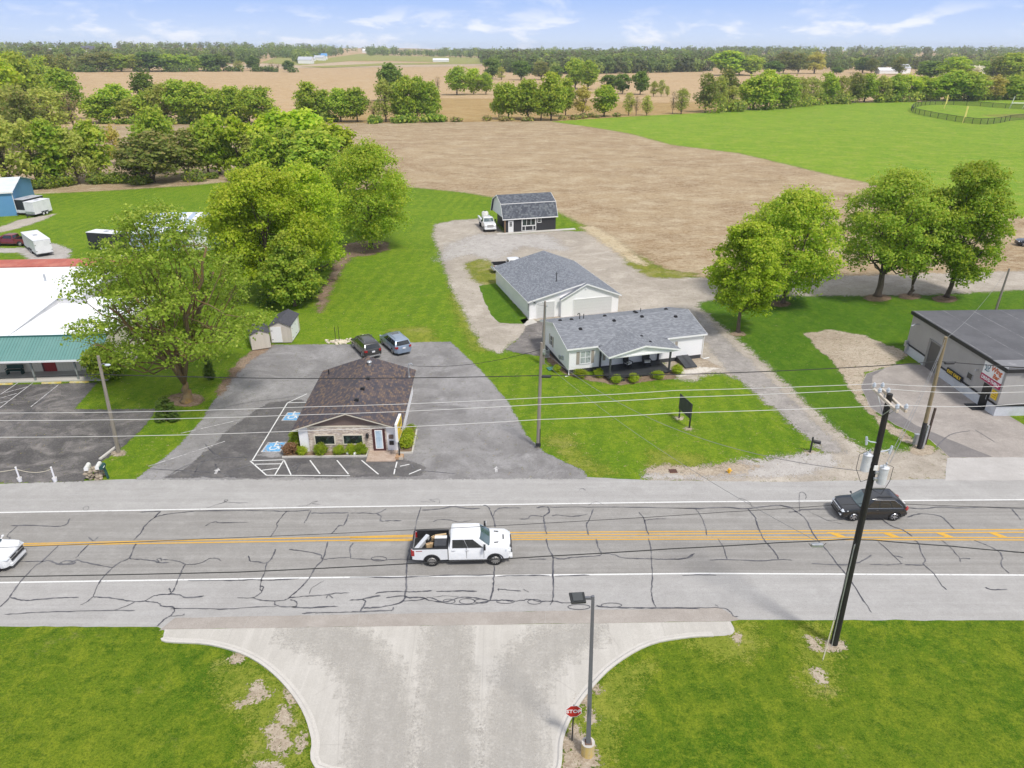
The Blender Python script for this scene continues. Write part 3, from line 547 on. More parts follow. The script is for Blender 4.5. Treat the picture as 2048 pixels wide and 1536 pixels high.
sheet('walk', px((1040, 640), (1060, 634), (1075, 645), (1050, 652)), .02, CONCB, .02)
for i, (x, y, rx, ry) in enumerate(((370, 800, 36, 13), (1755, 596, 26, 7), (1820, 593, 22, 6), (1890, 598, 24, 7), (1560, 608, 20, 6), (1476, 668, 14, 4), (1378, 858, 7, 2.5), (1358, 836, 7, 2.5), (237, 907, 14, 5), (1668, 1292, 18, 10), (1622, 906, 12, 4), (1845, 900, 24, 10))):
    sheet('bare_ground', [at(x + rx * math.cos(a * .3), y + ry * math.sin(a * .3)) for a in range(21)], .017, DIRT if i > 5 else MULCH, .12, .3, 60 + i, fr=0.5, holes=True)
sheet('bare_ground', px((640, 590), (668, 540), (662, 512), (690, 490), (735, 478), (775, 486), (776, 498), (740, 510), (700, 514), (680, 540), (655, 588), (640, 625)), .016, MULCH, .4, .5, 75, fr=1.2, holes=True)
sheet('bare_ground', px((480, 722), (520, 690), (545, 690), (530, 702), (500, 722), (470, 750), (440, 790), (432, 785)), .016, MULCH, .25, .4, 76, fr=.7, holes=True)
THIN = grass('thin_straw_grass', (.17, .225, .02), (.31, .325, .05), (.1, .17, .012), straw=(.4, .34, .14), straw_lo=.54, fine=8., yellow=1.)
for i_, q in enumerate(([(440, 1330), (520, 1345), (600, 1440), (620, 1536), (500, 1545), (520, 1460), (450, 1400)], [(1150, 1400), (1230, 1345), (1300, 1330), (1260, 1400), (1230, 1450), (1210, 1545), (1130, 1545), (1130, 1460)], [(1600, 1262), (1660, 1268), (1665, 1380), (1620, 1375)], [(1380, 1285), (1500, 1250), (1520, 1290), (1450, 1310)], [(1095, 880), (1130, 870), (1180, 930), (1220, 945), (1170, 942)], [(780, 660), (850, 655), (870, 684), (800, 686)], [(900, 560), (920, 600), (960, 690), (985, 700), (950, 700), (915, 620)], [(1300, 905), (1400, 915), (1390, 938), (1300, 935)])):
    sheet('thin_grass', px(*q), .0115, THIN, .5, .3, 130 + i_, fr=1.6, holes=True)
# worn patches in the verge
for i, q in enumerate(([(500, 1372), (520, 1366), (535, 1385), (540, 1392), (520, 1400), (505, 1390)], [(462, 1312), (478, 1308), (484, 1320), (468, 1326)], [(560, 1415), (575, 1412), (588, 1450), (575, 1456), (562, 1440)], [(530, 1455), (556, 1450), (580, 1490), (570, 1512), (548, 1500)], [(572, 1380), (580, 1384), (588, 1405), (580, 1402)], [(597, 1480), (608, 1470), (612, 1488), (600, 1500)], [(510, 1530), (550, 1528), (560, 1540), (515, 1545)], [(470, 1405), (505, 1398), (508, 1404), (480, 1412)],
        [(1130, 1480), (1150, 1450), (1175, 1480), (1195, 1510), (1190, 1545), (1160, 1550), (1128, 1530)], [(1150, 1395), (1172, 1392), (1178, 1420), (1195, 1440), (1180, 1445), (1165, 1415)], [(1180, 1372), (1195, 1372), (1192, 1385)], [(1618, 1276), (1640, 1278), (1642, 1300), (1622, 1296)], [(1628, 1340), (1645, 1345), (1650, 1368), (1636, 1362)], [(1462, 1272), (1478, 1270), (1475, 1282)])):
    sheet('bare_ground', px(*q), .015, DIRT, .1, .07, 80 + i, fr=0.5, holes=True)
# ---------------------------------------------------------------- painted bays and lot markings
pm = MB()
for pl in ([(614, 788), (575, 806), (505, 921), (500, 922)], [(575, 806), (616, 805)], [(500, 922), (568, 920)], [(508, 929), (562, 928)], [(524, 941), (556, 937)], [(568, 920), (550, 950)], [(500, 922), (533, 951)], [(568, 920), (582, 950)], [(620, 921), (640, 948)], [(674, 921), (697, 949)], [(723, 921), (757, 949)], [(533, 951), (700, 952)], [(794, 924), (791, 936)], [(790, 938), (788, 949)], [(800, 933), (819, 929)], [(818, 949), (842, 939)]):
    ribbon(pm, [at(*p) for p in pl], .1, .027)
pm.build('bay_marking', WHITEP, fix=False)['kind'] = 'structure'
fm = MB()
for pl in ([(297, 933), (380, 906), (450, 883)], [(362, 867), (480, 840)], [(0, 790), (36, 766)], [(0, 816), (66, 766)], [(10, 786), (54, 774)], [(0, 797), (34, 787)], [(0, 806), (18, 802)], [(62, 814), (118, 769)]):
    ribbon(fm, [at(*p) for p in pl], .1, .027)
fm.build('bay_marking', FADEP, fix=False)['kind'] = 'structure'
for i, (q, b) in enumerate((([(562, 842), (575, 825), (604, 825), (596, 842)], 0), ([(521, 905), (536, 885), (575, 884), (561, 905)], 1))):
    P = px(*q); sheet('bay_marking', P, .027, FADEP)
    c = sum(P, Vector()) / 4
    sheet('bay_marking', [c + (p - c) * .84 for p in P], .031, M('blue_bay_paint', (.09, .34, .62), .7, layers=((2.2, (.3, .27, .25), .54, .6), (9, (.35, .5, .65), .5, .7))))
    u = (P[3] - P[0]).normalized(); w_ = (P[1] - P[0]).normalized(); sy = MB()
    def sp_(a, b): return c + u * a + w_ * b
    s_ = .62
    ribbon(sy, [sp_(s_ * .5 * math.cos(t), -.12 + s_ * .5 * math.sin(t)) for t in [2.4 + i * .25 for i in range(20)]], .1, .035)
    ribbon(sy, [sp_(-.05, .72), sp_(-.02, .1), sp_(.35, .1), sp_(.52, -.35)], .11, .036)
    ribbon(sy, [sp_(-.03, .4), sp_(.25, .4)], .09, .0365)
    sy.cyl((*sp_(-.06, .86)[:2], .034), .1, .003, 10)
    sy.build('wheelchair_symbol', WHITEP, fix=False)['kind'] = 'structure'
for i, (x, y) in enumerate(((434, 942), (993, 939))):                # direction arrows painted at the lot mouths
    ar = MB(); c = at(x, y); d = (at(x + (7 if i == 0 else 0), y - 8) - at(x, y + 6)); d.z = 0; L = d.length; d.normalize(); s_ = Vector((-d.y, d.x, 0))
    ar.poly([(*(c + d * a + s_ * b)[:2], .03) for a, b in ((-.45, -.1), (-.45, .1), (.0, .1), (0, .27), (.42, 0), (0, -.27), (0, -.1))])
    ar.build('arrow_marking', FADEP, fix=False)['kind'] = 'structure'
tk2 = MB()                                                           # sealed cracks in the two lots
for pl in ([(300, 938), (420, 945)], [(330, 957), (372, 932), (430, 918)], [(385, 955), (400, 930), (425, 917), (500, 915)], [(410, 888), (425, 905), (440, 915)], [(450, 945), (520, 925)], [(430, 928), (440, 945), (465, 955)], [(380, 950), (440, 956)], [(435, 818), (500, 805), (560, 797), (610, 790)], [(620, 925), (600, 926), (575, 942), (590, 944), (597, 930)], [(705, 918), (692, 940)], [(822, 928), (835, 940), (880, 945), (910, 948)], [(0, 872), (40, 840), (75, 812), (90, 795), (105, 780)], [(-40, 837), (20, 828), (60, 822)], [(1872, 895), (1900, 870), (1940, 862)], [(1950, 860), (1990, 885)]):
    ribbon(tk2, smoothline([at(*p) for p in pl], 4), .07, .026)
tk2.build('crack_sealant', TAR, fix=False)['kind'] = 'structure'

hz_ = MB(); hz_.box(-6200, 6200, -250, 6800, -1.2, 60); ho = part('haze', hz_.mesh('haze', None), None); ho['kind'] = 'stuff'; ho['label'] = 'thin pale haze over the far fields'
hm = bpy.data.materials.new('haze_air'); hm.use_nodes = True; q_ = hm.node_tree.nodes; q_.remove(q_['Principled BSDF']); pv = q_.new('ShaderNodeVolumePrincipled'); pv.inputs['Density'].default_value = .0001; pv.inputs['Color'].default_value = (.8, .88, 1, 1); pv.inputs['Anisotropy'].default_value = .1
hm.node_tree.links.new(pv.outputs[0], q_['Material Output'].inputs['Volume']); ho.data.materials.clear(); ho.data.materials.append(hm)
# ---------------------------------------------------------------- building materials
WHITE = M('white_trim', (.78, .78, .77), .5)
SIDW = siding('white_siding', (.86, .855, .86), .125, 'z', .4, .88)
SIDBLK = siding('charcoal_siding', (.028, .028, .032), .3, 'xy', .5, 1.7)
SIDTAN = siding('cream_board_siding', (.68, .62, .5), .3, 'xy', .6, .72)
SIDBRN = siding('brown_siding', (.16, .115, .1), .13, 'z', .5, .7)
ROOFG = shingle('grey_shingles', ((.2, .21, .228), (.23, .241, .26), (.26, .272, .29), (.172, .182, .2)))
ROOFGR = shingle('grey_porch_shingles', ((.2, .21, .228), (.23, .241, .26), (.26, .272, .29), (.172, .182, .2)), rot=R(90))
ROOFB = shingle('brown_blend_shingles', ((.095, .078, .078), (.13, .1, .092), (.185, .13, .092), (.07, .066, .078)), .17, .36, R(90))
ROOFD = shingle('barn_shingles', ((.1, .11, .128), (.135, .145, .165), (.175, .19, .2), (.075, .082, .1)), .16)
GLASS = M('dark_window_glass', (.012, .018, .018), .06, spec=.7, layers=((.9, (.03, .055, .045), .5, .6),))
GLASSL = M('curtained_glass', (.33, .37, .36), .12, layers=((1.5, (.5, .54, .54), .45, .6, (8, 8, .4)), (2.5, (.2, .24, .23), .55, .65)))
BLACK = M('black_paint', (.018, .018, .02), .5)
CHAR = M('charcoal_paint', (.04, .042, .047), .6, layers=((2, (.06, .062, .068), .4, .7),))
TAUPE = M('taupe_shutter', (.34, .3, .255), .6)
CREAM = M('cream_trim', (.6, .55, .45), .6)
STEEL = M('galvanised_steel', (.5, .52, .54), .42, .6, layers=((3, (.38, .4, .42), .4, .7),))
BLOCKW = M('painted_block', (.55, .57, .6), .8, layers=((1.1, (.46, .48, .5), .45, .7), (7, (.5, .5, .5), .5, .75)))
def stone_mat():
    t = NT('ledge_stone'); v = t.coord('Object'); mp = t.node('ShaderNodeCombineXYZ'); s = t.node('ShaderNodeSeparateXYZ'); t.lk(v, s.inputs[0])
    t.lk(s.outputs['X'], mp.inputs[0]); t.lk(s.outputs['Z'], mp.inputs[1])
    b = t.node('ShaderNodeTexBrick'); t.lk(mp.outputs[0], b.inputs['Vector']); b.inputs['Scale'].default_value = 1; b.inputs['Brick Width'].default_value = .42; b.inputs['Row Height'].default_value = .1
    b.inputs['Color1'].default_value = (.56, .46, .36, 1); b.inputs['Color2'].default_value = (.4, .32, .27, 1); b.inputs['Mortar'].default_value = (.34, .29, .24, 1); b.inputs['Mortar Size'].default_value = .01
    c = t.mix(t.noise(t.coord('Object', (2.2, 1, 8)), 1.3, 2, .5, .5, .56), b.outputs['Color'], (.62, .55, .47))
    c = t.mix(t.noise(t.coord('Object', (1.8, 1, 9)), 1.1, 2, .5, .58, .62, .2), c, (.29, .23, .22))
    t.bump(b.outputs['Fac'], -.6, .03); return t.done(c, .85)
STONE = stone_mat()
def window(parent, x0, x1, z0, z1, y, out=-1, frame=WHITE, glass=GLASS, fw=.07, cols=1, rows=1, axis='x', label=None, bars=None):
    """frame with its pane on a wall: axis 'x' wall runs along x at y; axis 'y' wall runs along y at x=y-arg"""
    def bx(mb, a0, a1, d0, d1, zz0, zz1):
        d0, d1 = sorted((y + out * d0, y + out * d1))
        if axis == 'x': mb.box(a0, a1, d0, d1, zz0, zz1)
        else: mb.box(d0, d1, a0, a1, zz0, zz1)
    f = MB()
    bx(f, x0 - fw, x1 + fw, -.02, .05, z1, z1 + fw); bx(f, x0 - fw, x1 + fw, -.02, .06, z0 - fw, z0)
    bx(f, x0 - fw, x0, -.02, .05, z0, z1); bx(f, x1, x1 + fw, -.02, .05, z0, z1)
    for i in range(1, cols): c = x0 + (x1 - x0) * i / cols; bx(f, c - .025, c + .025, .0, .042, z0, z1)
    for i in range(1, rows): c = z0 + (z1 - z0) * i / rows; bx(f, x0, x1, .0, .038, c - .02, c + .02)
    fo = f.build('window', frame, parent, label=label)
    g = MB(); bx(g, x0, x1, -.01, .018, z0, z1); g.build('pane', glass, fo)
    return fo
def roof_slab(mb, a, b, c, d, th, mi=0):
    """a,b eave corners, c,d upper corners"""
    mb.prism([a, b, c, d], (0, 0, -th), mi)
def vent(parent, x, y, z, slope=0., axis='x', name='roof_vent', s=.3):
    v = MB(); v.box(x - s * .6, x + s * .6, y - s * .6, y + s * .6, z - .05, z + .1); v.box(x - s * .4, x + s * .4, y - s * .4, y + s * .4, z + .1, z + .16)
    return v.build(name, BLACK, parent)
# ---------------------------------------------------------------- stone fronted office
A = at(602.5, 903.7); OFF_ANG = R(1.3)
t = thing('office_building', 'small office with brown shingle roof, stone front and two dark windows', 'building', A, OFF_ANG)
L, D, EZ, RZ = 8.07, 10.7, 2.38, 3.72
wl = MB(); wl.box(0, L, 0, D, 0, EZ); wl.poly([(0, D, EZ), (L, D, EZ), (L / 2, D, RZ - .1)]); wl.build('wall', SIDW, t)
st = MB(); st.box(.78, 7.1, -.09, .0, 0, EZ - .02); st.build('stone_cladding', STONE, t)
gp = MB(); gp.prism([(.25, -.04, EZ + .05), (L - .25, -.04, EZ + .05), (L / 2, -.04, RZ - .2)], (0, .1, 0)); gp.build('gable_panel', SIDBRN, t)
tr = MB(); tr.box(.1, L - .1, -.12, .0, EZ - .06, EZ + .05)
ov = .36
for s in (0, 1):
    xe, ze = (-ov, EZ - .12) if s == 0 else (L + ov, EZ - .12)
    tr.prism([(xe, -.42, ze - .12), (L / 2, -.42, RZ - .12), (L / 2, -.42, RZ + .03), (xe, -.42, ze + .03)], (0, .06, 0))
    tr.box(min(xe, xe + (.05 if s == 0 else -.05)), max(xe, xe + (.05 if s == 0 else -.05)), -.36, D + .3, ze - .12, ze)
tr.build('gable_trim', CREAM, t)
rf = MB()
for s in (0, 1):
    xe = -ov - .02 if s == 0 else L + ov + .02; ze = EZ - .12
    roof_slab(rf, (xe, -.44, ze + .06), (L / 2, -.44, RZ + .06), (L / 2, D + .4, RZ + .06), (xe, D + .4, ze + .06), .05)
ro = rf.build('roof', ROOFB, t)
cp_ = MB(); cp_.prism([(L / 2 - .16, -.44, RZ + .04), (L / 2, -.44, RZ + .085), (L / 2 + .16, -.44, RZ + .04)], (0, D + .84, 0)); cp_.build('ridge_cap', ROOFB, ro)
def oz(x): return EZ - .06 + (RZ - EZ + .12) * (1 - abs(x - L / 2) / (L / 2 + ov))
for x, y in ((4.5, 2.1), (4.62, 4.3), (4.72, 6.5)): vent(ro, x, y, oz(x) + .03)
v = MB(); v.cyl((4.45, 9.3, oz(4.45)), .16, .3); v.ball((4.45, 9.3, oz(4.45) + .34), .24, .24, .12); v.build('roof_vent', STEEL, ro)
v = MB(); v.cyl((.55, 9.6, oz(.55) - .05), .06, .55); v.build('vent_pipe', BLACK, ro)
v = MB(); zz = oz(8.0); v.tube([(8., 9.2, zz - .1), (8., 9.2, zz + 1.15), (8.06, 9.2, zz + 1.3), (8.22, 9.2, zz + 1.36), (8.36, 9.2, zz + 1.28), (8.4, 9.2, zz + 1.1)], .055); v.cyl((8., 9.2, zz - .03), .13, .06); v.build('service_mast', STEEL, t)
for x0, x1 in ((1.32, 2.85), (3.62, 5.12)): window(t, x0, x1, .78, 1.55, -.09, -1, CREAM, GLASS, .09)
dr = MB(); dr.box(5.98, 6.0, -.14, -.05, 0, 2.12); dr.box(6.0, 7.0, -.13, -.05, .08, 2.1); door = dr.build('door', M('maroon_door', (.07, .022, .022), .5), t)
d2 = MB(); d2.box(6.18, 6.8, -.16, -.12, .3, 2.04); d2.build('door_frame', WHITE, door)
d2 = MB(); d2.box(6.25, 6.73, -.168, -.155, .38, 1.97); d2.build('pane', M('frosted_glass', (.42, .55, .66), .25, layers=((1, (.55, .66, .74), .4, .6, (14, 1, .5)), (1.4, (.25, .36, .45), .5, .7))), door)
v = MB(); v.box(5.52, 5.64, -.16, -.09, 1.62, 1.74); v.cyl((5.58, -.22, 1.35), .09, .3, 8, r2=.13); v.ball((5.58, -.22, 1.7), .13, .13, .07); v.build('wall_lamp', BLACK, t)
for z0, mt in ((1.2, SIDBRN), (.62, BLACK)):
    v = MB(); v.box(7.3, 7.66, -.12, .0, z0, z0 + .34); v.build('letter_box', mt, t)
v = MB(); v.box(5.6, 7.95, -1.75, -.08, 0, .11); v.build('doorstep', M('tan_paver', (.4, .3, .23), .85, layers=((1.5, (.5, .4, .32), .4, .7), (8, (.3, .22, .17), .5, .7))), t)
v = MB(); v.box(-1.3, 5.55, -1.0, -.86, 0, .16); v.box(5.44, 5.56, -.86, -.1, 0, .16); v.box(8.1, 9.2, -.55, -.43, 0, .16); v.box(9.1, 9.22, -.43, 3.4, 0, .16); v.build('planter_kerb', CONCB, t)
v = MB(); v.box(-1.3, 5.44, -.86, -.09, 0, .07); v.box(8.08, 9.1, -.43, 3.3, 0, .07); v.box(-1.3, -.0, -.09, 2.6, 0, .07); v.build('planter_bed', MULCH, t)
for x0_ in (L + .005, -.05): v = MB(); v.box(x0_, x0_ + .045, .3, D, EZ - .18, EZ - .02); v.build('soffit_board', WHITE, t)
OFFICE = (A, OFF_ANG)
def frame_pt(fr, x, y, z=0.):
    c, s = math.cos(fr[1]), math.sin(fr[1]); return Vector((fr[0].x + c * x - s * y, fr[0].y + s * x + c * y, fr[0].z + z))
# ---------------------------------------------------------------- white ranch house with porch
A = at(1135.8, 748.5); H_ANG = R(16); HOUSE = (A, H_ANG)
t = thing('ranch_house', 'long white ranch house with grey shingle roof and black porch', 'house', A, H_ANG)
L, D, EZ, RZ = 15.1, 8.3, 2.85, 4.08
w = MB(); w.box(0, L, 0, D, .45, EZ); w.prism([(0, 0, EZ), (0, D, EZ), (0, D / 2, RZ - .1)], (L, 0, 0)); w.build('wall', SIDW, t)
w = MB(); w.box(.04, L - .04, .04, D - .04, 0, .45); w.build('skirting', CHAR, t)
rf = MB(); ov = .28
for ye, yr in ((-ov, D / 2), (D + ov, D / 2)): roof_slab(rf, (-ov, ye, EZ + .04), (L + ov, ye, EZ + .04), (L + ov, yr, RZ + .06), (-ov, yr, RZ + .06), .07)
ro = rf.build('roof', ROOFG, t)
fa = MB()
for ye, e in ((-ov - .03, 0), (D + ov - .02, 0)):
    if ye < 0: fa.box(-ov, 3.05, ye, ye + .05, EZ - .14, EZ + .03); fa.box(10.75, L + ov, ye, ye + .05, EZ - .14, EZ + .03)
    else: fa.box(-ov, L + ov, ye, ye + .05, EZ - .14, EZ + .03)
for x in (-ov - .03, L + ov - .02):
    for ye in (-ov, D + ov): fa.prism([(x, ye, EZ - .14), (x, D / 2, RZ - .12), (x, D / 2, RZ + .045), (x, ye, EZ + .025)], (.05, 0, 0))
fa.box(-.28, 3.05, -.25, .0, EZ - .13, EZ - .11); fa.box(10.75, L + .28, -.25, .0, EZ - .13, EZ - .11)
fa.build('fascia', WHITE, t)
v = MB(); v.tube([(.06, -.06, EZ - .15), (.06, -.06, .12), (-.05, -.45, .05), (-.5, -.55, .05)], .045); v.build('downpipe', WHITE, t)
v = MB(); v.tube([(L + .1, -.2, EZ - .12), (L + .06, -.06, EZ - .4), (L + .06, -.06, .12), (L + .2, -.3, .05), (L + .9, -.2, .05)], .045); v.build('downpipe', WHITE, t)
# porch
PF, PX0, PX1, PXM, PE, PR = -3.0, 3.05, 10.83, 6.94, 2.72, 3.5
pr_ = MB(); yl, yr = .0, 2.55
for xe in (PX0, PX1):
    a, b = (xe, PF, PE + .04), (PXM, PF, PR + .06)
    yj = .0 - (.2 if xe == PX0 else .2)
    c = (PXM, (PR + .0 - EZ) / ((RZ - EZ) / (D / 2)), PR + .06); d = (xe, -.28, PE + .04)
    pr_.prism([a, b, c, (xe, -.24, EZ + .045), d], (0, 0, -.07)) if False else pr_.prism([a, b, c, d], (0, 0, -.07))
pro = pr_.build('porch_roof', ROOFGR, t)
pg = MB()
for xe in (PX0, PX1): pg.prism([(xe, PF - .03, PE - .13), (PXM, PF - .03, PR - .12), (PXM, PF - .03, PR + .045), (xe, PF - .03, PE + .02)], (0, .05, 0))
for xe in (PX0 - .03, PX1 - .02): pg.box(xe, xe + .05, PF, -.26, PE - .14, PE + .02)
pg.build('fascia', WHITE, pro)
w = MB(); w.prism([(PX0 + .2, PF + .25, PE - .1), (PX1 - .2, PF + .25, PE - .1), (PXM, PF + .25, PR - .04)], (0, .08, 0)); w.box(PX0 + .1, PX1 - .1, PF + .2, PF + .36, PE - .26, PE - .1)
w.build('porch_gable', SIDW, t)
DK = M('charcoal_deck', (.035, .038, .043), .55, layers=((3, (.055, .058, .064), .4, .7), (1.2, (.028, .03, .034), .45, .6, (.3, 7, 1))))
w = MB(); w.box(3.26, 10.1, -2.75, -.02, .2, .38); w.box(3.4, 9.95, -2.6, -.1, 0, .2); w.box(3.6, 4.9, -3.15, -2.76, 0, .2); w.build('deck', DK, t)
for x, y in ((3.42, -.12), (3.42, -2.62), (9.95, -.12), (9.95, -2.62)):
    w = MB(); w.box(x - .08, x + .08, y - .08, y + .08, .38, PE - .15); w.build('porch_post', CHAR, t)
def shutter(p, x0, x1, z0, z1, y=-.045, axis='x'):
    m = MB()
    if axis == 'x': m.box(x0, x1, y, -.002, z0, z1)
    else: m.box(y, -.002, x0, x1, z0, z1)
    m.build('shutter', TAUPE, p)
window(t, 1.28, 2.35, 1.02, 2.32, 0, -1, WHITE, GLASSL, .07, 2, 2); shutter(t, .85, 1.17, .98, 2.36); shutter(t, 2.46, 2.76, .98, 2.36)
window(t, 4.1, 4.72, 1.5, 2.36, 0, -1, WHITE, GLASS, .06, 1, 2); shutter(t, 3.74, 4.02, 1.1, 2.4); shutter(t, 4.8, 5.08, 1.1, 2.4)
for x0 in (6.0, 6.72, 7.44): window(t, x0, x0 + .56, 1.25, 2.3, 0, -1, WHITE, GLASS, .06)
shutter(t, 5.62, 5.9, 1.2, 2.34); shutter(t, 8.1, 8.38, 1.2, 2.34)
w = MB(); w.box(8.75, 9.75, -.05, -.005, .42, 2.38); dr = w.build('door', M('white_door', (.7, .7, .7), .45), t); w = MB(); w.ball((9.63, -.09, 1.35), .04); w.build('handle', STEEL, dr)
window(t, 10.9, 11.75, 1.3, 2.2, 0, -1, WHITE, GLASSL, .07, 1, 2); shutter(t, 10.5, 10.8, 1.25, 2.25); shutter(t, 11.86, 12.15, 1.25, 2.25)
window(t, 5.0, 5.55, 1.15, 2.2, 0, -1, WHITE, GLASS, .06, 1, 2, axis='y'); shutter(t, 4.62, 4.92, 1.1, 2.25, axis='y'); shutter(t, 5.63, 5.93, 1.1, 2.25, axis='y')
w = MB(); w.prism([(12.15, -.02, .02), (12.15, -2.1, .02), (12.15, -2.1, .16), (12.15, -.02, .62)], (1.35, 0, 0)); cd = w.build('cellar_door', CHAR, t)
w = MB(); w.prism([(12.8, -.02, .635), (12.8, -2.1, .175), (12.8, -2.1, .19), (12.8, -.02, .65)], (.05, 0, 0)); w.build('door_seam', BLACK, cd)
def hz(y): return EZ + .07 + (RZ - EZ) * (1 - abs(y - D / 2) / (D / 2 + ov))
for x, y in ((2.2, 2.6), (6.3, 3.4), (9.6, 3.6), (13.3, 3.0), (.9, 5.2), (2.1, 5.0), (6.0, 5.2), (9.7, 5.2), (10.1, 6.4), (13.6, 5.8)): vent(ro, x, y, hz(y), s=.26)
for x, y in ((7.4, -.1), (7.6, -1.7)): vent(pro, x + .45, y, PR - .02 - (x + .45 - PXM) * .2, s=.24)
for i, x in enumerate((3.1, 3.55)):
    v = MB(); zz = hz(5.2); v.tube([(x, 5.2, zz - .1), (x, 5.2, zz + .5)] + ([(x - .05, 5.2, zz + .6), (x - .2, 5.2, zz + .6), (x - .25, 5.2, zz + .45)] if i == 0 else []), .05); v.build('vent_pipe', BLACK, ro)
v = MB(); zz = hz(6.4); v.cyl((10.8, 6.4, zz - .1), .04, .5); v.build('vent_pipe', BLACK, ro)
for y, z in ((1.4, 1.0), (2.2, .75)):
    v = MB(); v.box(-.16, -.0, y, y + .3, z, z + .4); v.build('meter_box', STEEL, t)
# ---------------------------------------------------------------- two bay garage
A = at(1058.4, 638.6); G_ANG = R(16.6); GAR = (A, G_ANG)
t = thing('garage', 'white detached garage with grey roof and two closed roller doors', 'garage', A, G_ANG)
L, D, E0, E1, RX, RZ, BY = 11.55, 15.3, 2.35, 2.3, 7.1, 4.05, -.5
w = MB(); w.prism([(0, 0, 0), (L, 0, 0), (L, 0, E1), (RX, 0, RZ - .08), (0, 0, E0)], (0, D, 0)); w.prism([(3.95, BY, 0), (L, BY, 0), (L, BY, E1), (RX, BY, RZ - .1), (3.95, BY, 2.42)], (0, -BY + .02, 0)); w.build('wall', SIDW, t)
rf = MB(); ov = .3
k0 = (RZ - E0) / RX; k1 = (RZ - E1) / (L - RX)
def slabs(mb, y0, y1, th=.06):
    roof_slab(mb, (-ov, y0, E0 - ov * k0 + .08), (RX, y0, RZ + .08), (RX, y1, RZ + .08), (-ov, y1, E0 - ov * k0 + .08), th)
    roof_slab(mb, (L + ov, y0, E1 - ov * k1 + .08), (RX, y0, RZ + .08), (RX, y1, RZ + .08), (L + ov, y1, E1 - ov * k1 + .08), th)
slabs(rf, -.32, D + .3)
kb = (RZ - 2.42) / (RX - 3.95)
roof_slab(rf, (3.95 - .2, -.75, 2.42 - .2 * kb + .06), (RX, -.75, RZ + .05), (RX, -.33, RZ + .05), (3.95 - .2, -.33, 2.42 - .2 * kb + .06), .05)
roof_slab(rf, (L + ov, -.75, E1 - ov * k1 + .08), (RX, -.75, RZ + .08), (RX, -.325, RZ + .08), (L + ov, -.325, E1 - ov * k1 + .08), .06)
ro = rf.build('roof', shingle('garage_shingles', ((.185, .2, .225), (.225, .24, .265), (.26, .275, .3), (.155, .167, .19)), rot=R(90)), t)
fa = MB()
fa.prism([(-ov, -.35, E0 - ov * k0 - .1), (RX, -.35, RZ - .1), (RX, -.35, RZ + .07), (-ov, -.35, E0 - ov * k0 + .07)], (0, .04, 0))
fa.prism([(3.75, -.78, 2.42 - .2 * kb - .1), (RX, -.78, RZ - .1), (RX, -.78, RZ + .05), (3.75, -.78, 2.42 - .2 * kb + .05)], (0, .04, 0))
fa.prism([(L + ov, -.78, E1 - ov * k1 - .1), (RX, -.78, RZ - .1), (RX, -.78, RZ + .07), (L + ov, -.78, E1 - ov * k1 + .07)], (0, .04, 0))
fa.box(-ov - .03, -ov + .02, -.32, D + .3, E0 - ov * k0 - .08, E0 - ov * k0 + .07); fa.box(L + ov - .02, L + ov + .03, -.72, D + .3, E1 - ov * k1 - .08, E1 - ov * k1 + .07)
fa.build('fascia', WHITE, t)
RD = siding('roller_door_panels', (.62, .62, .62), .42, 'z', .6, .75)
for x0, x1, y, z1 in ((1.0, 3.2, 0, 1.98), (5.6, 10.6, BY, 2.1)):
    w = MB(); w.box(x0, x1, y - .03, y - .005, .02, z1); dr = w.build('roller_door', RD, t)
    w = MB(); w.box(x0 - .1, x0, y - .06, y - .002, 0, z1 + .1); w.box(x1, x1 + .1, y - .06, y - .002, 0, z1 + .1); w.box(x0, x1, y - .06, y - .002, z1, z1 + .1); w.build('door_frame', WHITE, dr)
v = MB(); zz = RZ - .6; v.cyl((4.6, 3.2, E0 + 4.6 * k0 - .1), .05, 1.3); v.tube([(4.45, 3.2, E0 + 4.6 * k0 + 1.0), (4.75, 3.2, E0 + 4.6 * k0 + 1.0)], .03); v.cyl((4.6, 3.2, E0 + 4.6 * k0), .16, .1); v.build('flue_pipe', M('dark_pipe', (.07, .07, .075), .5, .5), ro)
v = MB(); v.box(7.0, 7.2, BY - .1, BY, 3.35, 3.5); v.build('wall_lamp', WHITE, t)
v = MB(); v.box(.55, .85, -.14, 0, 2.0, 2.14); v.box(.64, .76, -.3, -.1, 2.1, 2.2); v.build('wall_lamp', STEEL, t)
v = MB(); v.box(-.1, -.0, .12, .34, 1.0, 1.9); v.build('meter_box', STEEL, t)
# ---------------------------------------------------------------- gambrel barn
A = at(1008.4, 466); B_ANG = R(16); BARN = (A, B_ANG)
t = thing('barn', 'black gambrel barn with grey roof, white gable and white framed front windows', 'barn', A, B_ANG)
L, D, EZ, KY, KZ, RZ = 9.75, 8.2, 2.55, 1.25, 4.85, 5.95
w = MB(); w.box(0, L, 0, .3, 0, EZ); w.box(.9, L, .3, D, 0, EZ); w.build('wall', SIDBLK, t)
prof = [(0, EZ), (KY, KZ), (D / 2, RZ), (D - KY, KZ), (D, EZ)]
w = MB(); w.prism([(.0, y, z - .04) for y, z in prof], (L, 0, 0)); w.build('gable', M('white_gable_board', (.74, .77, .77), .6), t)
rf = MB(); ov = .25
pl = [(-.28, EZ - .12), (KY - .08, KZ + .06), (D / 2, RZ + .08), (D - KY + .08, KZ + .06), (D + .28, EZ - .12)]
for (y0, z0), (y1, z1) in zip(pl, pl[1:]):
    n = Vector((0, z1 - z0, -(y1 - y0))).normalized() * .06
    rf.prism([(-.3, y0, z0), (L + .3, y0, z0), (L + .3, y1, z1), (-.3, y1, z1)], n)
rf.build('roof', ROOFD, t)
fa = MB()
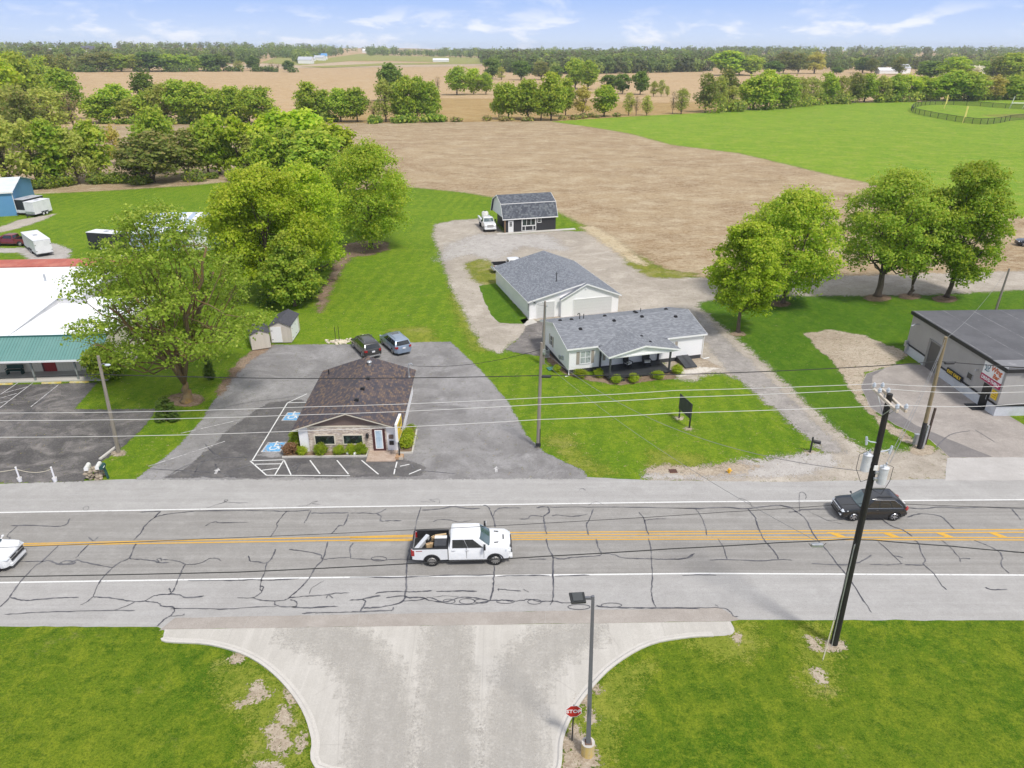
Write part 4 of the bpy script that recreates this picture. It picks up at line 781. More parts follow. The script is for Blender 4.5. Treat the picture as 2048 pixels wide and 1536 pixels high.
fa.box(-.3, L + .3, -.33, -.29, EZ - .22, EZ - .06); fa.box(-.3, L + .3, KY - .16, KY - .08, KZ + .0, KZ + .09)
for x in (-.34, L + .3):
    for (y0, z0), (y1, z1) in zip(pl, pl[1:]): fa.prism([(x, y0, z0 + .02), (x, y1, z1 + .02), (x, y1, z1 - .18), (x, y0, z0 - .18)], (.04, 0, 0))
fa.build('fascia', WHITE, t)
w = MB(); w.box(.02, .2, -.2, -.02, 0, EZ - .1); w.build('corner_post', M('brown_post', (.25, .16, .09), .8), t)
w = MB(); w.box(.75, 1.72, -.06, -.004, .05, 2.15); dr = w.build('door', M('white_door', (.7, .7, .7), .45), t); w = MB()
for i in range(3):
    for j in range(3): w.box(1.0 + i * .16, 1.13 + i * .16, -.075, -.055, 1.1 + j * .27, 1.32 + j * .27)
w.build('pane', GLASS, dr)
for i in range(3): window(t, 3.42 + i * .82, 4.16 + i * .82, 1.12, 2.24, 0, -1, WHITE, GLASS, .06, label=None)
w = MB(); w.box(3.3, 5.94, -.06, -.002, .14, .22); w.box(3.25, 3.36, -.06, -.002, .2, 2.35); w.box(5.9, 6.0, -.06, -.002, .2, 2.35); w.box(3.9, 4.0, -.06, -.002, .22, 1.06); w.box(5.35, 5.45, -.06, -.002, .22, 1.06); w.box(3.3, 5.94, -.06, -.001, .98, 1.06); w.box(3.3, 5.94, -.06, -.001, 2.3, 2.4)
w.build('window_bay_frame', WHITE, t)
window(t, 6.32, 6.9, 1.55, 2.28, 0, -1, WHITE, GLASS, .08, 1, 2)
w = MB(); w.box(-1.6, L + 3.6, -1.1, -.02, 0, .07); w.build('slab', CONCB, t)
# ---------------------------------------------------------------- drive through restaurant on the right
A = at(1987, 831.8); t = thing('restaurant_building', 'flat roofed grey restaurant with white block base and black roof edge', 'building', A, R(2.2))
Hh, BH, Dd = 4.4, 1.0, 15.0
GREYW = M('grey_stucco', (.36, .345, .33), .85, layers=((.7, (.32, .305, .29), .4, .7), (16, (.42, .4, .385), .5, .75)))
w = MB(); w.box(0, 34, 0, Dd, BH, Hh); w.build('wall', GREYW, t)
w = MB(); w.box(-.06, 34.06, -.06, 1.18, 0, BH); w.box(-.06, 34, 2.27, 9.15, 0, BH); w.box(-.06, 34, 11.3, Dd, 0, BH); w.box(.2, 34, 1.18, 11.3, 0, BH - .01); w.build('block_base', BLOCKW, t)
w = MB(); w.box(-.12, 34.1, -.12, 1.16, BH, BH + .13); w.box(-.12, .1, 2.29, 9.13, BH, BH + .13); w.box(-.12, .1, 11.32, Dd, BH, BH + .13); w.build('base_band', BLACK, t)
w = MB(); w.box(-.22, 34.2, -.2, Dd + .2, Hh - .08, Hh + .26); w.build('roof_edge', BLACK, t)
def roof_membrane():
    q = NT('bitumen_roof'); v = q.coord('Object'); c = q.mix(q.noise(v, .35, 6, .7, .4, .7), (.085, .085, .092), (.12, .12, .128))
    s = q.node('ShaderNodeSeparateXYZ'); q.lk(v, s.inputs[0]); f = q.math('FRACT', q.math('DIVIDE', s.outputs['X'], 3.1))
    ln = q.math('MULTIPLY', q.math('LESS_THAN', f, .03), q.noise(q.coord('Object', (4, .6, 1)), 1.2, 5, .8, .42, .6))
    c = q.mix(q.math('MULTIPLY', ln, .55), c, (.4, .4, .4)); c = q.mix(q.math('MULTIPLY', q.noise(v, 2.5, 6, .8, .6, .72), .4), c, (.3, .3, .3)); return q.done(c, .85)
w = MB(); w.box(-.16, 34.1, 1.9, Dd + .1, Hh + .2, Hh + .3); w.build('roof', roof_membrane(), t)
w = MB(); w.box(-.16, 34.1, -.14, 1.9, Hh + .22, Hh + .28); w.build('front_roof_strip', M('grey_roof_strip', (.19, .19, .2), .8, layers=((1.5, (.26, .26, .27), .5, .7),)), t)
w = MB(); w.tube([(1.6, -.28, Hh + .1), (34, -.28, Hh + .1)], .1); w.tube([(.0, -.02, Hh + .36), (34, -.02, Hh + .36)], .04); w.build('gutter', M('dark_gutter', (.09, .085, .08), .5), t)
DGREY = M('dark_grey_door', (.085, .08, .078), .6)
w = MB(); w.box(-.05, .15, 9.3, 10.95, 0, 2.9); dr = w.build('roller_door', siding('grey_roller_slats', (.1, .095, .09), .2, 'z', .5, .7), t)
w = MB(); w.box(-.1, .16, 9.15, 9.3, 0, 3.05); w.box(-.1, .16, 10.95, 11.3, 0, 3.05); w.box(-.1, .16, 9.3, 10.95, 2.9, 3.05); w.build('door_frame', M('grey_door_frame', (.24, .23, .22), .7), dr)
w = MB(); w.box(-.05, .15, 1.2, 2.25, .02, 2.3); dr = w.build('door', M('black_door', (.012, .012, .013), .35), t); w = MB(); w.tube([(-.12, 1.4, 1.0), (-.12, 1.4, 1.4)], .025); w.build('handle', STEEL, dr)
window(t, 3.95, 4.65, 1.7, 2.25, 0, -1, M('grey_frame', (.3, .3, .3), .5), GLASS, .06, axis='y')
w = MB(); w.tube([(-.05, 13.6, 3.7), (-.5, 13.6, 3.75), (-.7, 13.6, 3.6)], .05); w.ball((-.75, 13.6, 3.58), .16, .1, .08); w.build('wall_lamp', STEEL, t)
w = MB(); w.tube([(-.05, 3.4, 3.0), (-.25, 3.4, 3.05)], .04); w.ball((-.3, 3.4, 3.0), .1); w.build('wall_lamp', STEEL, t)
for y, z in ((14.3, .5), (14.62, .8)):
    w = MB(); w.box(-.3, -.06, y, y + .28, z, z + .6); w.tube([(-.18, y + .14, z), (-.18, y + .14, 0)], .04); w.build('gas_meter', STEEL, t)
SIGNW = M('white_sign_panel', (.78, .78, .78), .4); REDL = M('red_lettering', (.5, .06, .03), .5); RUST = M('orange_red_lettering', (.55, .12, .03), .5)
YELL = M('yellow_sign_paint', (.75, .52, .03), .5); MAG = M('crimson_sign_paint', (.42, .03, .1), .5); SLATE = M('slate_lettering', (.12, .2, .24), .6)
BARFR = (A, R(2.2))
def wall_text_matrix(y, z, x=-.13):       # wall facing -x: letters run along -y
    return Matrix(((0, 0, -1, x), (-1, 0, 0, y), (0, 1, 0, z), (0, 0, 0, 1)))
w = MB(); w.box(-.09, -.005, .28, 2.85, 3.05, 4.24); sg = w.build('sign_panel', SIGNW, t, label='white sign panel lettered Wing Bar')
text('Wing', .64, RUST, sg, wall_text_matrix(1.14, 3.9, -.1), bold=.022, shear=.15); text('Bar', .58, RUST, sg, wall_text_matrix(1.02, 3.34, -.1), bold=.022, shear=.15)
v = MB()
for pl_ in ([(2.65, 3.95), (2.45, 3.65), (2.55, 3.4)], [(2.35, 3.9), (2.2, 3.6), (2.08, 3.75), (2.0, 4.05)], [(2.55, 3.5), (2.25, 3.42), (2.0, 3.55)]): v.tube([(-.1, a, b) for a, b in pl_], .045, 6)
v.build('sign_mark', SLATE, sg)
w = MB(); w.box(-.1, -.005, .25, 2.9, 2.45, 3.03); sg = w.build('sign_panel', MAG, t, label='crimson sign panel lettered DRIVE-THRU'); text('DRIVE-THRU', .42, SIGNW, sg, wall_text_matrix(1.57, 2.735, -.11), bold=.014)
w = MB(); w.box(-.09, -.005, .28, .98, 1.42, 2.2); sg = w.build('sign_panel', YELL, t, label='small yellow sign beside the black door')
v = MB(); [v.box(-.1, -.088, .38, .88, z, z + .05) for z in (1.6, 1.8, 2.0)]; v.build('sign_mark', M('brown_sign_line', (.35, .16, .03), .6), sg)
w = MB(); w.box(-.24, -.12, 4.95, 7.35, 1.0, 1.55); sg = w.build('sign_panel', BLACK, t, label='long black sign lettered EXIT ONLY in yellow'); text('EXIT ONLY', .42, YELL, sg, wall_text_matrix(6.15, 1.275, -.25), bold=.014)
w = MB(); w.box(-1.25, -.15, 1.1, 2.4, .02, .07); w.build('doormat', BLACK, t)
# ---------------------------------------------------------------- row of shops with a green awning on the left
A = at(231.5, 741); ML_ANG = R(3.7); t = thing('shop_building', 'low cream shop row with green metal awning and big white flat roof', 'building', A, ML_ANG)
ROOFW = M('white_membrane_roof', (.8, .81, .82), .6, layers=((.25, (.74, .76, .78), .42, .7), (1.2, (.68, .7, .72), .55, .8, (.4, 3, 1))))
w = MB(); w.box(-40, 0, 0, 12.2, 0, 3.95); w.build('wall', SIDTAN, t)
w = MB(); w.box(-40.2, -.15, .1, 12.3, 3.95, 4.03); w.build('roof', ROOFW, t)
w = MB()
for i in range(9): w.box(-.2, .06, i * 1.37, i * 1.37 + 1.36, 3.7, 3.98 + .025 * (8 - i))
w.build('stepped_coping', WHITE, t)
w = MB(); w.prism([(-60, .05, 3.98), (-60, 20.3, 3.98), (-60, 20.3, 5.3), (-60, .05, 4.02)], (50.4, 0, 0)); w.prism([(-9.6, 10, 3.98), (-9.6, 20.3, 3.98), (-9.6, 20.3, 5.3), (-9.6, 10, 4.65)], (2.6, 0, 0)); up = w.build('upper_wall', M('grey_parapet', (.58, .575, .585), .8, layers=((.8, (.5, .5, .51), .4, .7),)), t)
w = MB(); w.prism([(-60, .0, 4.03), (-60, 20.4, 5.33), (-60, 20.4, 5.4), (-60, .0, 4.1)], (50.5, 0, 0)); w.prism([(-9.5, 9.9, 4.664), (-9.5, 20.4, 5.33), (-9.5, 20.4, 5.4), (-9.5, 9.9, 4.734)], (2.6, 0, 0)); w.build('roof', ROOFW, t, label='higher white roof section')
w = MB(); w.prism([(-60, 20.5, 5.5), (-60, 23.6, 5.6), (-60, 23.6, 5.3), (-60, 20.5, 5.2)], (53.5, 0, 0)); w.build('rear_roof', M('red_metal_roof', (.42, .1, .06), .55, layers=((1, (.33, .08, .05), .4, .7, (3, .4, 1)), (.4, (.5, .18, .12), .5, .7))), t, label='narrow red metal roof along the back')
AWN = siding('green_metal_awning', (.1, .29, .25), .3, 'xy', .9, .62)
def awn():
    q = NT('green_ribbed_metal'); s = q.node('ShaderNodeSeparateXYZ'); q.lk(q.tc.outputs['Object'], s.inputs[0]); f = q.math('FRACT', q.math('DIVIDE', s.outputs['X'], .3))
    c = q.mix(q.math('LESS_THAN', f, .22), (.11, .25, .225), (.07, .17, .15)); c = q.mix(q.math('MULTIPLY', q.noise(q.coord('Object', (1, .3, 1)), .7, 5, .6, .4, .7), .35), c, (.16, .3, .27)); q.bump(q.ramp(f, 0, .25), .8, .03); return q.done(c, .45)
w = MB(); w.prism([(-40, .0, 3.93), (-40, -2.75, 2.4), (-40, -2.75, 2.34), (-40, .0, 3.85)], (40.05, 0, 0)); aw = w.build('awning', awn(), t)
w = MB(); w.box(-40, .06, -2.8, -2.74, 2.26, 2.44); w.build('awning_edge', WHITE, aw); w = MB(); w.box(-40.2, .08, -.06, .04, 3.9, 4.06); w.build('awning_flashing', M('dark_green_metal', (.03, .12, .11), .5), aw)
w = MB(); w.prism([(-.02, 0, 3.85), (-.02, -2.7, 2.32), (-.02, 0, 2.4)], (.06, 0, 0)); w.build('awning_cheek', WHITE, aw)
w = MB(); w.box(-40, .3, -2.45, -.02, 0, .12); w.build('walkway', CONCB, t)
GP = M('grey_green_post', (.24, .26, .24), .6)
for x in (-10.6, -6.75, -2.6, -14.4): w = MB(); w.box(x - .07, x + .07, -2.3, -2.16, .12, 2.36); w.build('awning_post', GP, t)
w = MB(); w.box(-6.9, -5.75, -.05, .0, .12, 2.2); dr = w.build('door', M('red_door', (.3, .025, .02), .5), t); w = MB(); w.box(-6.65, -6.0, -.07, -.045, 1.35, 1.95); w.build('pane', GLASSL, dr); w = MB(); w.box(-7.1, -6.9, -.05, 0, .12, 2.2); w.build('door_frame', M('maroon_frame', (.12, .03, .025), .6), dr)
window(t, -4.0, -3.55, 1.15, 2.2, 0, -1, WHITE, GLASS, .07); window(t, -3.45, -1.9, 1.15, 2.2, 0, -1, WHITE, GLASS, .07); window(t, -14, -11.9, 1.0, 2.2, 0, -1, WHITE, M('brown_blind_glass', (.25, .14, .07), .3), .07)
w = MB(); w.cyl((-13.5, 15.5, 4.9), .12, 1.0); w.build('vent_pipe', STEEL, up)
w = MB(); w.box(.0, .9, 1.0, 5.2, 0, .1); w.build('side_slab', STRIPB, t)
w = MB(); w.box(.01, .12, 5.5, 6.0, 1.2, 2.2); w.build('meter_box', STEEL, t)
MALL = (A, ML_ANG)
# ---------------------------------------------------------------- sheds, blue shop, metal store, far farm buildings
def shed(loc, rz, label, wd, dp, hh, rh, roofm, wallm, doors, lab2=None):
    s = thing('garden_shed', label, 'shed', loc, rz, 'tan garden sheds')
    w = MB(); w.box(0, wd, 0, dp, .1, hh); w.prism([(0, 0, hh), (0, dp, hh), (0, dp / 2, hh + rh)] if False else [(0, 0, hh), (wd, 0, hh), (wd / 2, 0, hh + rh)], (0, dp, 0)); w.build('wall', wallm, s)
    r_ = MB()
    for xe in (-.12, wd + .12): roof_slab(r_, (xe, -.12, hh - .04), (wd / 2, -.12, hh + rh + .05), (wd / 2, dp + .12, hh + rh + .05), (xe, dp + .12, hh - .04), .05)
    r_.build('roof', roofm, s)
    w = MB(); w.box(.1, wd - .1, .1, dp - .1, 0, .1); w.build('skid_base', BLACK, s)
    for side, a0, a1 in doors:
        w = MB()
        if side == 'f': w.box(a0, a1, -.05, -.003, .15, hh - .12)
        else: w.box(wd + .003, wd + .05, a0, a1, .15, hh - .12)
        d_ = w.build('door', WHITE, s); w = MB()
        for z in (.45, 1.5):
            if side == 'f': w.box(a0 - .02, a0 + .2, -.065, -.05, z, z + .05)
            else: w.box(wd + .05, wd + .065, a0, a0 + .25, z, z + .05)
        w.build('hinge', BLACK, d_)
    return s
TANW = M('tan_shed_wall', (.56, .51, .44), .7, layers=((1, (.5, .45, .38), .4, .7, (6, 6, .3)),)); SLT = M('dark_shed_roof', (.05, .05, .06), .85, layers=((4, (.08, .08, .09), .4, .7),))
shed(at(543.5, 687), R(2), 'tan shed with dark roof and white side doors at the lot corner', 2.25, 4.0, 2.1, .5, SLT, TANW, (('f', .1, 1.25), ('s', .5, 1.9), ('s', 1.95, 3.3)))
shed(at(505, 702), R(24), 'plain tan shed half hidden by the big tree beside the parking lot', 2.0, 3.0, 1.9, .4, SLT, TANW, ())
t = thing('workshop_building', 'blue metal workshop with white roof edge at the left edge', 'building', at(36, 431), R(20))
BLUE = siding('blue_metal', (.11, .28, .5), .35, 'xy', .4, .82)
w = MB(); w.box(-24, 0, 0, 16, 0, 4.6); w.build('wall', BLUE, t); w = MB(); w.prism([(-24.3, -.3, 4.55), (.3, -.3, 4.55), (.3, 8, 6.2), (-24.3, 8, 6.2)], (0, 0, .1)); w.prism([(-24.3, 16.3, 4.55), (.3, 16.3, 4.55), (.3, 8, 6.2), (-24.3, 8, 6.2)], (0, 0, .1)); w.build('roof', M('pale_metal_roof', (.62, .66, .7), .4, layers=((.5, (.5, .55, .6), .4, .7),)), t)
w = MB(); w.box(-24.3, .34, -.36, -.3, 4.4, 4.7); w.box(-.02, .06, -.06, .06, 0, 4.5); w.build('corner_trim', WHITE, t); w = MB(); w.prism([(-.0, 0, 4.6), (-.0, 16, 4.6), (-.0, 8, 6.15)], (-24, 0, 0)); w.build('gable', BLUE, t); w = MB(); w.box(-3.8, -3.4, -.12, 0, 2.9, 3.1); w.build('wall_lamp', WHITE, t)
t = thing('storage_building', 'pale metal store with rusty panelled roof behind the big tree', 'building', at(262, 503), R(3))
def rusty():
    q = NT('rusty_roof_panels'); s = q.node('ShaderNodeSeparateXYZ'); q.lk(q.tc.outputs['Object'], s.inputs[0]); f = q.math('FRACT', q.math('DIVIDE', s.outputs['X'], 1.9)); g = q.math('FRACT', q.math('DIVIDE', s.outputs['X'], .3))
    c = q.mix(q.math('LESS_THAN', f, .45), (.7, .72, .74), (.36, .45, .58)); c = q.mix(q.math('MULTIPLY', q.math('LESS_THAN', g, .15), .3), c, (.3, .32, .36))
    st_ = q.math('MULTIPLY', q.noise(q.coord('Object', (1.5, .35, 1)), 1.1, 6, .75, .5, .66), q.ramp(s.outputs['X'], 7, 11)); c = q.mix(st_, c, (.42, .2, .1)); return q.done(c, .5)
w = MB(); w.box(0, 15.5, 0, 9, 0, 3.0); w.build('wall', M('pale_blue_metal', (.42, .5, .62), .5, layers=((1, (.34, .42, .55), .45, .6, (4, 4, .3)),)), t); w = MB(); w.prism([(-.3, -.4, 2.95), (15.8, -.4, 2.95), (15.8, 9.3, 4.3), (-.3, 9.3, 4.3)], (0, 0, .08)); w.build('roof', rusty(), t); w = MB(); w.prism([(0, 0, 3), (0, 9, 3), (0, 9, 4.2)], (15.5, 0, 0)); w.build('gable', WHITE, t)
w = MB(); w.box(9.5, 12.5, -.04, -.003, .1, 2.7); w.build('door', WHITE, t)
def farm(x, y, wd, dp, hh, rh, rz, label, wallm=WHITE, roofm=None, name='farm_building'):
    g = att(x, y); s = thing(name, label, 'farm building', g, rz, 'far farm buildings')
    w = MB(); w.box(-wd / 2, wd / 2, -dp / 2, dp / 2, -2, hh); w.prism([(-wd / 2, -dp / 2, hh), (-wd / 2, dp / 2, hh), (-wd / 2, 0, hh + rh)], (wd, 0, 0)); w.build('wall', wallm, s)
    r_ = MB()
    for ye in (-dp / 2 - .4, dp / 2 + .4): roof_slab(r_, (-wd / 2 - .4, ye, hh - .1), (wd / 2 + .4, ye, hh - .1), (wd / 2 + .4, 0, hh + rh + .2), (-wd / 2 - .4, 0, hh + rh + .2), .2)
    r_.build('roof', roofm or M('grey_far_roof', (.45, .47, .5), .6), s)
GR, RDf, BLf = M('grey_far_roof', (.45, .47, .5), .6), M('white_far_roof', (.75, .76, .78), .5), M('blue_far_roof', (.12, .3, .55), .5)
for a in ((607, 121, 26, 14, 5, 4, .1, 'largest white farm building of the cluster on the far rise', WHITE, RDf), (622, 122, 18, 12, 4, 3, .2, 'low white farm shed in the middle of the cluster on the far rise', WHITE, GR), (640, 121, 22, 13, 6, 4, -.1, 'rightmost white farm building of the cluster on the far rise', WHITE, GR), (882, 124, 34, 12, 4, 3, 0, 'lone long white shed out in the far meadow', WHITE, RDf),
          (640, 107, 30, 18, 7, 5, .3, 'blue roofed building among the far trees on the rise', WHITE, BLf), (610, 107, 26, 16, 7, 5, 0, 'pale house on the far rise left of the blue roof', WHITE, GR), (666, 108, 22, 14, 6, 4, 0, 'small pale house right of the blue roof on the far rise', WHITE, GR), (520, 110, 34, 18, 8, 6, .2, 'dark roofed house at the edge of the far left woods', M('tan_far_wall', (.5, .45, .4), .8), M('dark_far_roof', (.1, .1, .12), .8)),
          (735, 106, 30, 16, 8, 5, 0, 'pale barn on the far skyline before the tree belt', WHITE, RDf), (762, 107, 24, 14, 7, 5, .2, 'white roofed shed at the right end of the skyline trees', WHITE, RDf),
          (1412, 141, 13, 10, 5, 4, .5, 'white barn with blue grey roof before the right woods', WHITE, M('slate_far_roof', (.25, .32, .42), .6)), (1775, 147, 30, 12, 4, 3, .1, 'long low pale building between trees right of the field', WHITE, RDf), (1805, 147, 14, 11, 7, 4, .4, 'white house beside the long pale building on the right', WHITE, GR),
          (60, 118, 20, 12, 6, 4, .2, 'leftmost house roof among the far left woods', WHITE, GR), (100, 112, 26, 14, 7, 5, .1, 'grey roofed house among the far left woods', WHITE, GR), (135, 118, 24, 12, 6, 4, -.2, 'white house near the gap in the far left woods', WHITE, RDf), (160, 121, 22, 12, 5, 4, 0, 'bright white shed at the front of the far left woods', WHITE, RDf), (178, 108, 24, 14, 9, 6, .3, 'tall dark gabled house above the far left woods', WHITE, M('dark_far_roof', (.1, .1, .12), .8))):
    farm(*a)
# ---------------------------------------------------------------- foliage
def leafmat(name, a, b, c, tips=(.3, .32, .04), big=.35, tip_amt=.45):
    t = NT(name); g = t.node('ShaderNodeNewGeometry'); oi = t.node('ShaderNodeObjectInfo')
    r = g.outputs['Random Per Island']
    col = t.mix(r, a, b)
    col = t.mix(t.math('MULTIPLY', t.noise(t.coord('World'), big, 4, .6, .45, .65), .4), col, c)
    f = t.math('MULTIPLY', t.math('GREATER_THAN', t.math('FRACT', t.math('MULTIPLY', r, 17.3)), .55), t.math('MULTIPLY', t.noise(t.coord('World'), big * 1.6, 4, .6, .42, .6, .3), tip_amt))
    col = t.mix(f, col, tips)
    hs = t.node('ShaderNodeHueSaturation'); t.lk(col, hs.inputs['Color'])
    t.lk(t.math('ADD', t.math('MULTIPLY', oi.outputs['Random'], .3), .85), hs.inputs['Value']); t.lk(t.math('ADD', t.math('MULTIPLY', t.math('FRACT', t.math('MULTIPLY', oi.outputs['Random'], 7.7)), .016), .482), hs.inputs['Hue'])
    col = hs.outputs['Color']
    t.done(col, .6, spec=.25)
    tr = t.node('ShaderNodeBsdfTranslucent'); t.lk(col, tr.inputs['Color']); mx = t.node('ShaderNodeMixShader'); mx.inputs[0].default_value = .5
    t.lk(t.b.outputs[0], mx.inputs[1]); t.lk(tr.outputs[0], mx.inputs[2]); t.lk(mx.outputs[0], t.out.inputs['Surface'])
    return t.m
LF = dict(
    bright=leafmat('yellow_green_leaves', (0.312, 0.516, 0.024), (0.420, 0.600, 0.030), (0.204, 0.372, 0.024), (0.600, 0.744, 0.072), .3, .6),
    green=leafmat('fresh_green_leaves', (0.256, 0.443, 0.040), (0.377, 0.544, 0.054), (0.190, 0.330, 0.040), (0.781, 0.800, 0.100), .3, .5),
    ash=leafmat('ash_green_leaves', (.21, .33, .03), (.27, .39, .035), (.15, .25, .025), (.42, .5, .08), .3, .4),
    deep=leafmat('maple_green_leaves', (0.248, 0.453, 0.031), (0.351, 0.550, 0.040), (0.176, 0.329, 0.026), (0.800, 0.800, 0.094), .3, .5),
    dark=leafmat('dark_green_leaves', (0.127, 0.239, 0.042), (0.192, 0.312, 0.051), (0.089, 0.180, 0.035), (0.381, 0.478, 0.095), .3, .4),
    olive=leafmat('olive_budding_leaves', (.22, .28, .05), (.18, .26, .05), (.26, .26, .075), (.42, .43, .12), .3, .4),
    sparse=leafmat('pale_spring_leaves', (0.368, 0.458, 0.081), (0.434, 0.508, 0.099), (0.283, 0.366, 0.081), (0.781, 0.733, 0.181), .3, .5),
    yellow=leafmat('golden_spring_leaves', (0.566, 0.549, 0.104), (0.679, 0.619, 0.122), (0.415, 0.460, 0.086), (0.850, 0.795, 0.209), .3, .5),
    bare=leafmat('budding_twig_leaves', (0.471, 0.354, 0.174), (0.377, 0.336, 0.139), (0.528, 0.354, 0.227), (0.641, 0.531, 0.244), .3, .4),
    blossom=leafmat('white_blossom', (0.850, 0.849, 0.731), (0.754, 0.708, 0.522), (0.566, 0.531, 0.313), (0.850, 0.850, 0.800), .3, .4),
    shrub=leafmat('shrub_leaves', (0.239, 0.389, 0.022), (0.352, 0.506, 0.031), (0.176, 0.292, 0.019), (0.623, 0.661, 0.057), 1.2, .5),
    thuja=leafmat('thuja_leaves', (0.085, 0.160, 0.031), (0.133, 0.221, 0.035), (0.056, 0.106, 0.024), (0.226, 0.300, 0.052), 1.2, .4),
    maroon=leafmat('brown_leaved_shrub', (0.302, 0.160, 0.086), (0.264, 0.212, 0.086), (0.377, 0.212, 0.122), (0.490, 0.354, 0.174), 1.2, .4),
    wood1=leafmat('far_wood_green', (0.175, 0.269, 0.068), (0.236, 0.328, 0.080), (0.124, 0.211, 0.061), (0.398, 0.444, 0.137), .03, .4),
    wood2=leafmat('far_wood_olive', (.17, .2, .07), (.15, .185, .065), (.2, .2, .085), (.25, .27, .1), .03, .4),
    wood3=leafmat('far_wood_fresh', (0.287, 0.414, 0.084), (0.365, 0.463, 0.097), (0.235, 0.342, 0.072), (0.572, 0.610, 0.168), .03, .4),
    wood4=leafmat('far_wood_brown', (.22, .205, .1), (.19, .195, .09), (.23, .2, .11), (.29, .27, .13), .03, .4))
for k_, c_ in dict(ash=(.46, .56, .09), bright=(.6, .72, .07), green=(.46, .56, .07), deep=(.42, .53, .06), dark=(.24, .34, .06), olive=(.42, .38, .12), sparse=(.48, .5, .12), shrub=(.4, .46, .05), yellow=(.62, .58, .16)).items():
    LF[k_ + '_tip'] = leafmat(k_ + '_new_highlight_leaves', c_, tuple(q * .8 for q in c_), tuple(q * .9 for q in c_), c_, .3, .3)  # pale new growth, with the sunlit highlight of the crown put into its colour
BARK = M('grey_brown_bark', (.13, .1, .075), .95, layers=((2, (.08, .06, .045), .4, .7, (4, 4, .7)), (9, (.18, .145, .11), .5, .7)), bump=(6, .6))
BARKL = M('lichen_bark', (.17, .125, .06), .95, layers=((1.2, (.22, .13, .03), .45, .65), (3, (.1, .075, .055), .45, .7, (4, 4, .7))), bump=(6, .6))
def quads_mesh(name, C, N, S, rg, mats, mi=None, ar=(.55, 1.)):
    n = len(C)
    N = N / np.linalg.norm(N, axis=1, keepdims=True)
    A = rg.normal(size=(n, 3)); A -= N * (A * N).sum(1, keepdims=True); A /= np.linalg.norm(A, axis=1, keepdims=True); B = np.cross(N, A)
    a = S[:, None] * A; b = (S * rg.uniform(*ar, n))[:, None] * B; k = rg.uniform(-.25, .25, (n, 1))
    V = np.stack([C - a, C + k * a - b, C + a + N * S[:, None] * .25, C - k * a + b], 1).reshape(-1, 3)
    me = bpy.data.meshes.new(name); me.vertices.add(4 * n); me.vertices.foreach_set('co', V.astype(np.float32).ravel())
    me.loops.add(4 * n); me.loops.foreach_set('vertex_index', np.arange(4 * n, dtype=np.int32))
    me.polygons.add(n); me.polygons.foreach_set('loop_start', np.arange(0, 4 * n, 4, dtype=np.int32)); me.polygons.foreach_set('loop_total', np.full(n, 4, dtype=np.int32))
    for m in mats: me.materials.append(m)
    if mi is not None: me.polygons.foreach_set('material_index', mi.astype(np.int32))
    me.update(calc_edges=True); me.validate(); return me
SHAPES = dict(open=lambda h: max(.12, min(1, .62 + 1.2 * h) * (1 - max(0, h - .3) / .78) ** .75), round=lambda h: math.sqrt(max(0, 1 - (2 * h - .92) ** 2 / 1.15)), oval=lambda h: max(0, math.sin(math.pi * min(1, .1 + .88 * h))) ** .62 * (1 - .15 * h), spread=lambda h: min(1, .5 + 1.3 * h) * math.sqrt(max(.02, 1 - max(0, (h - .45) / .57) ** 2)), cone=lambda h: max(.03, (1 - h) ** .75) * min(1, .5 + 6 * h), vase=lambda h: (.3 + .75 * h) * math.sqrt(max(.02, 1 - max(0, (h - .6) / .42) ** 2)))
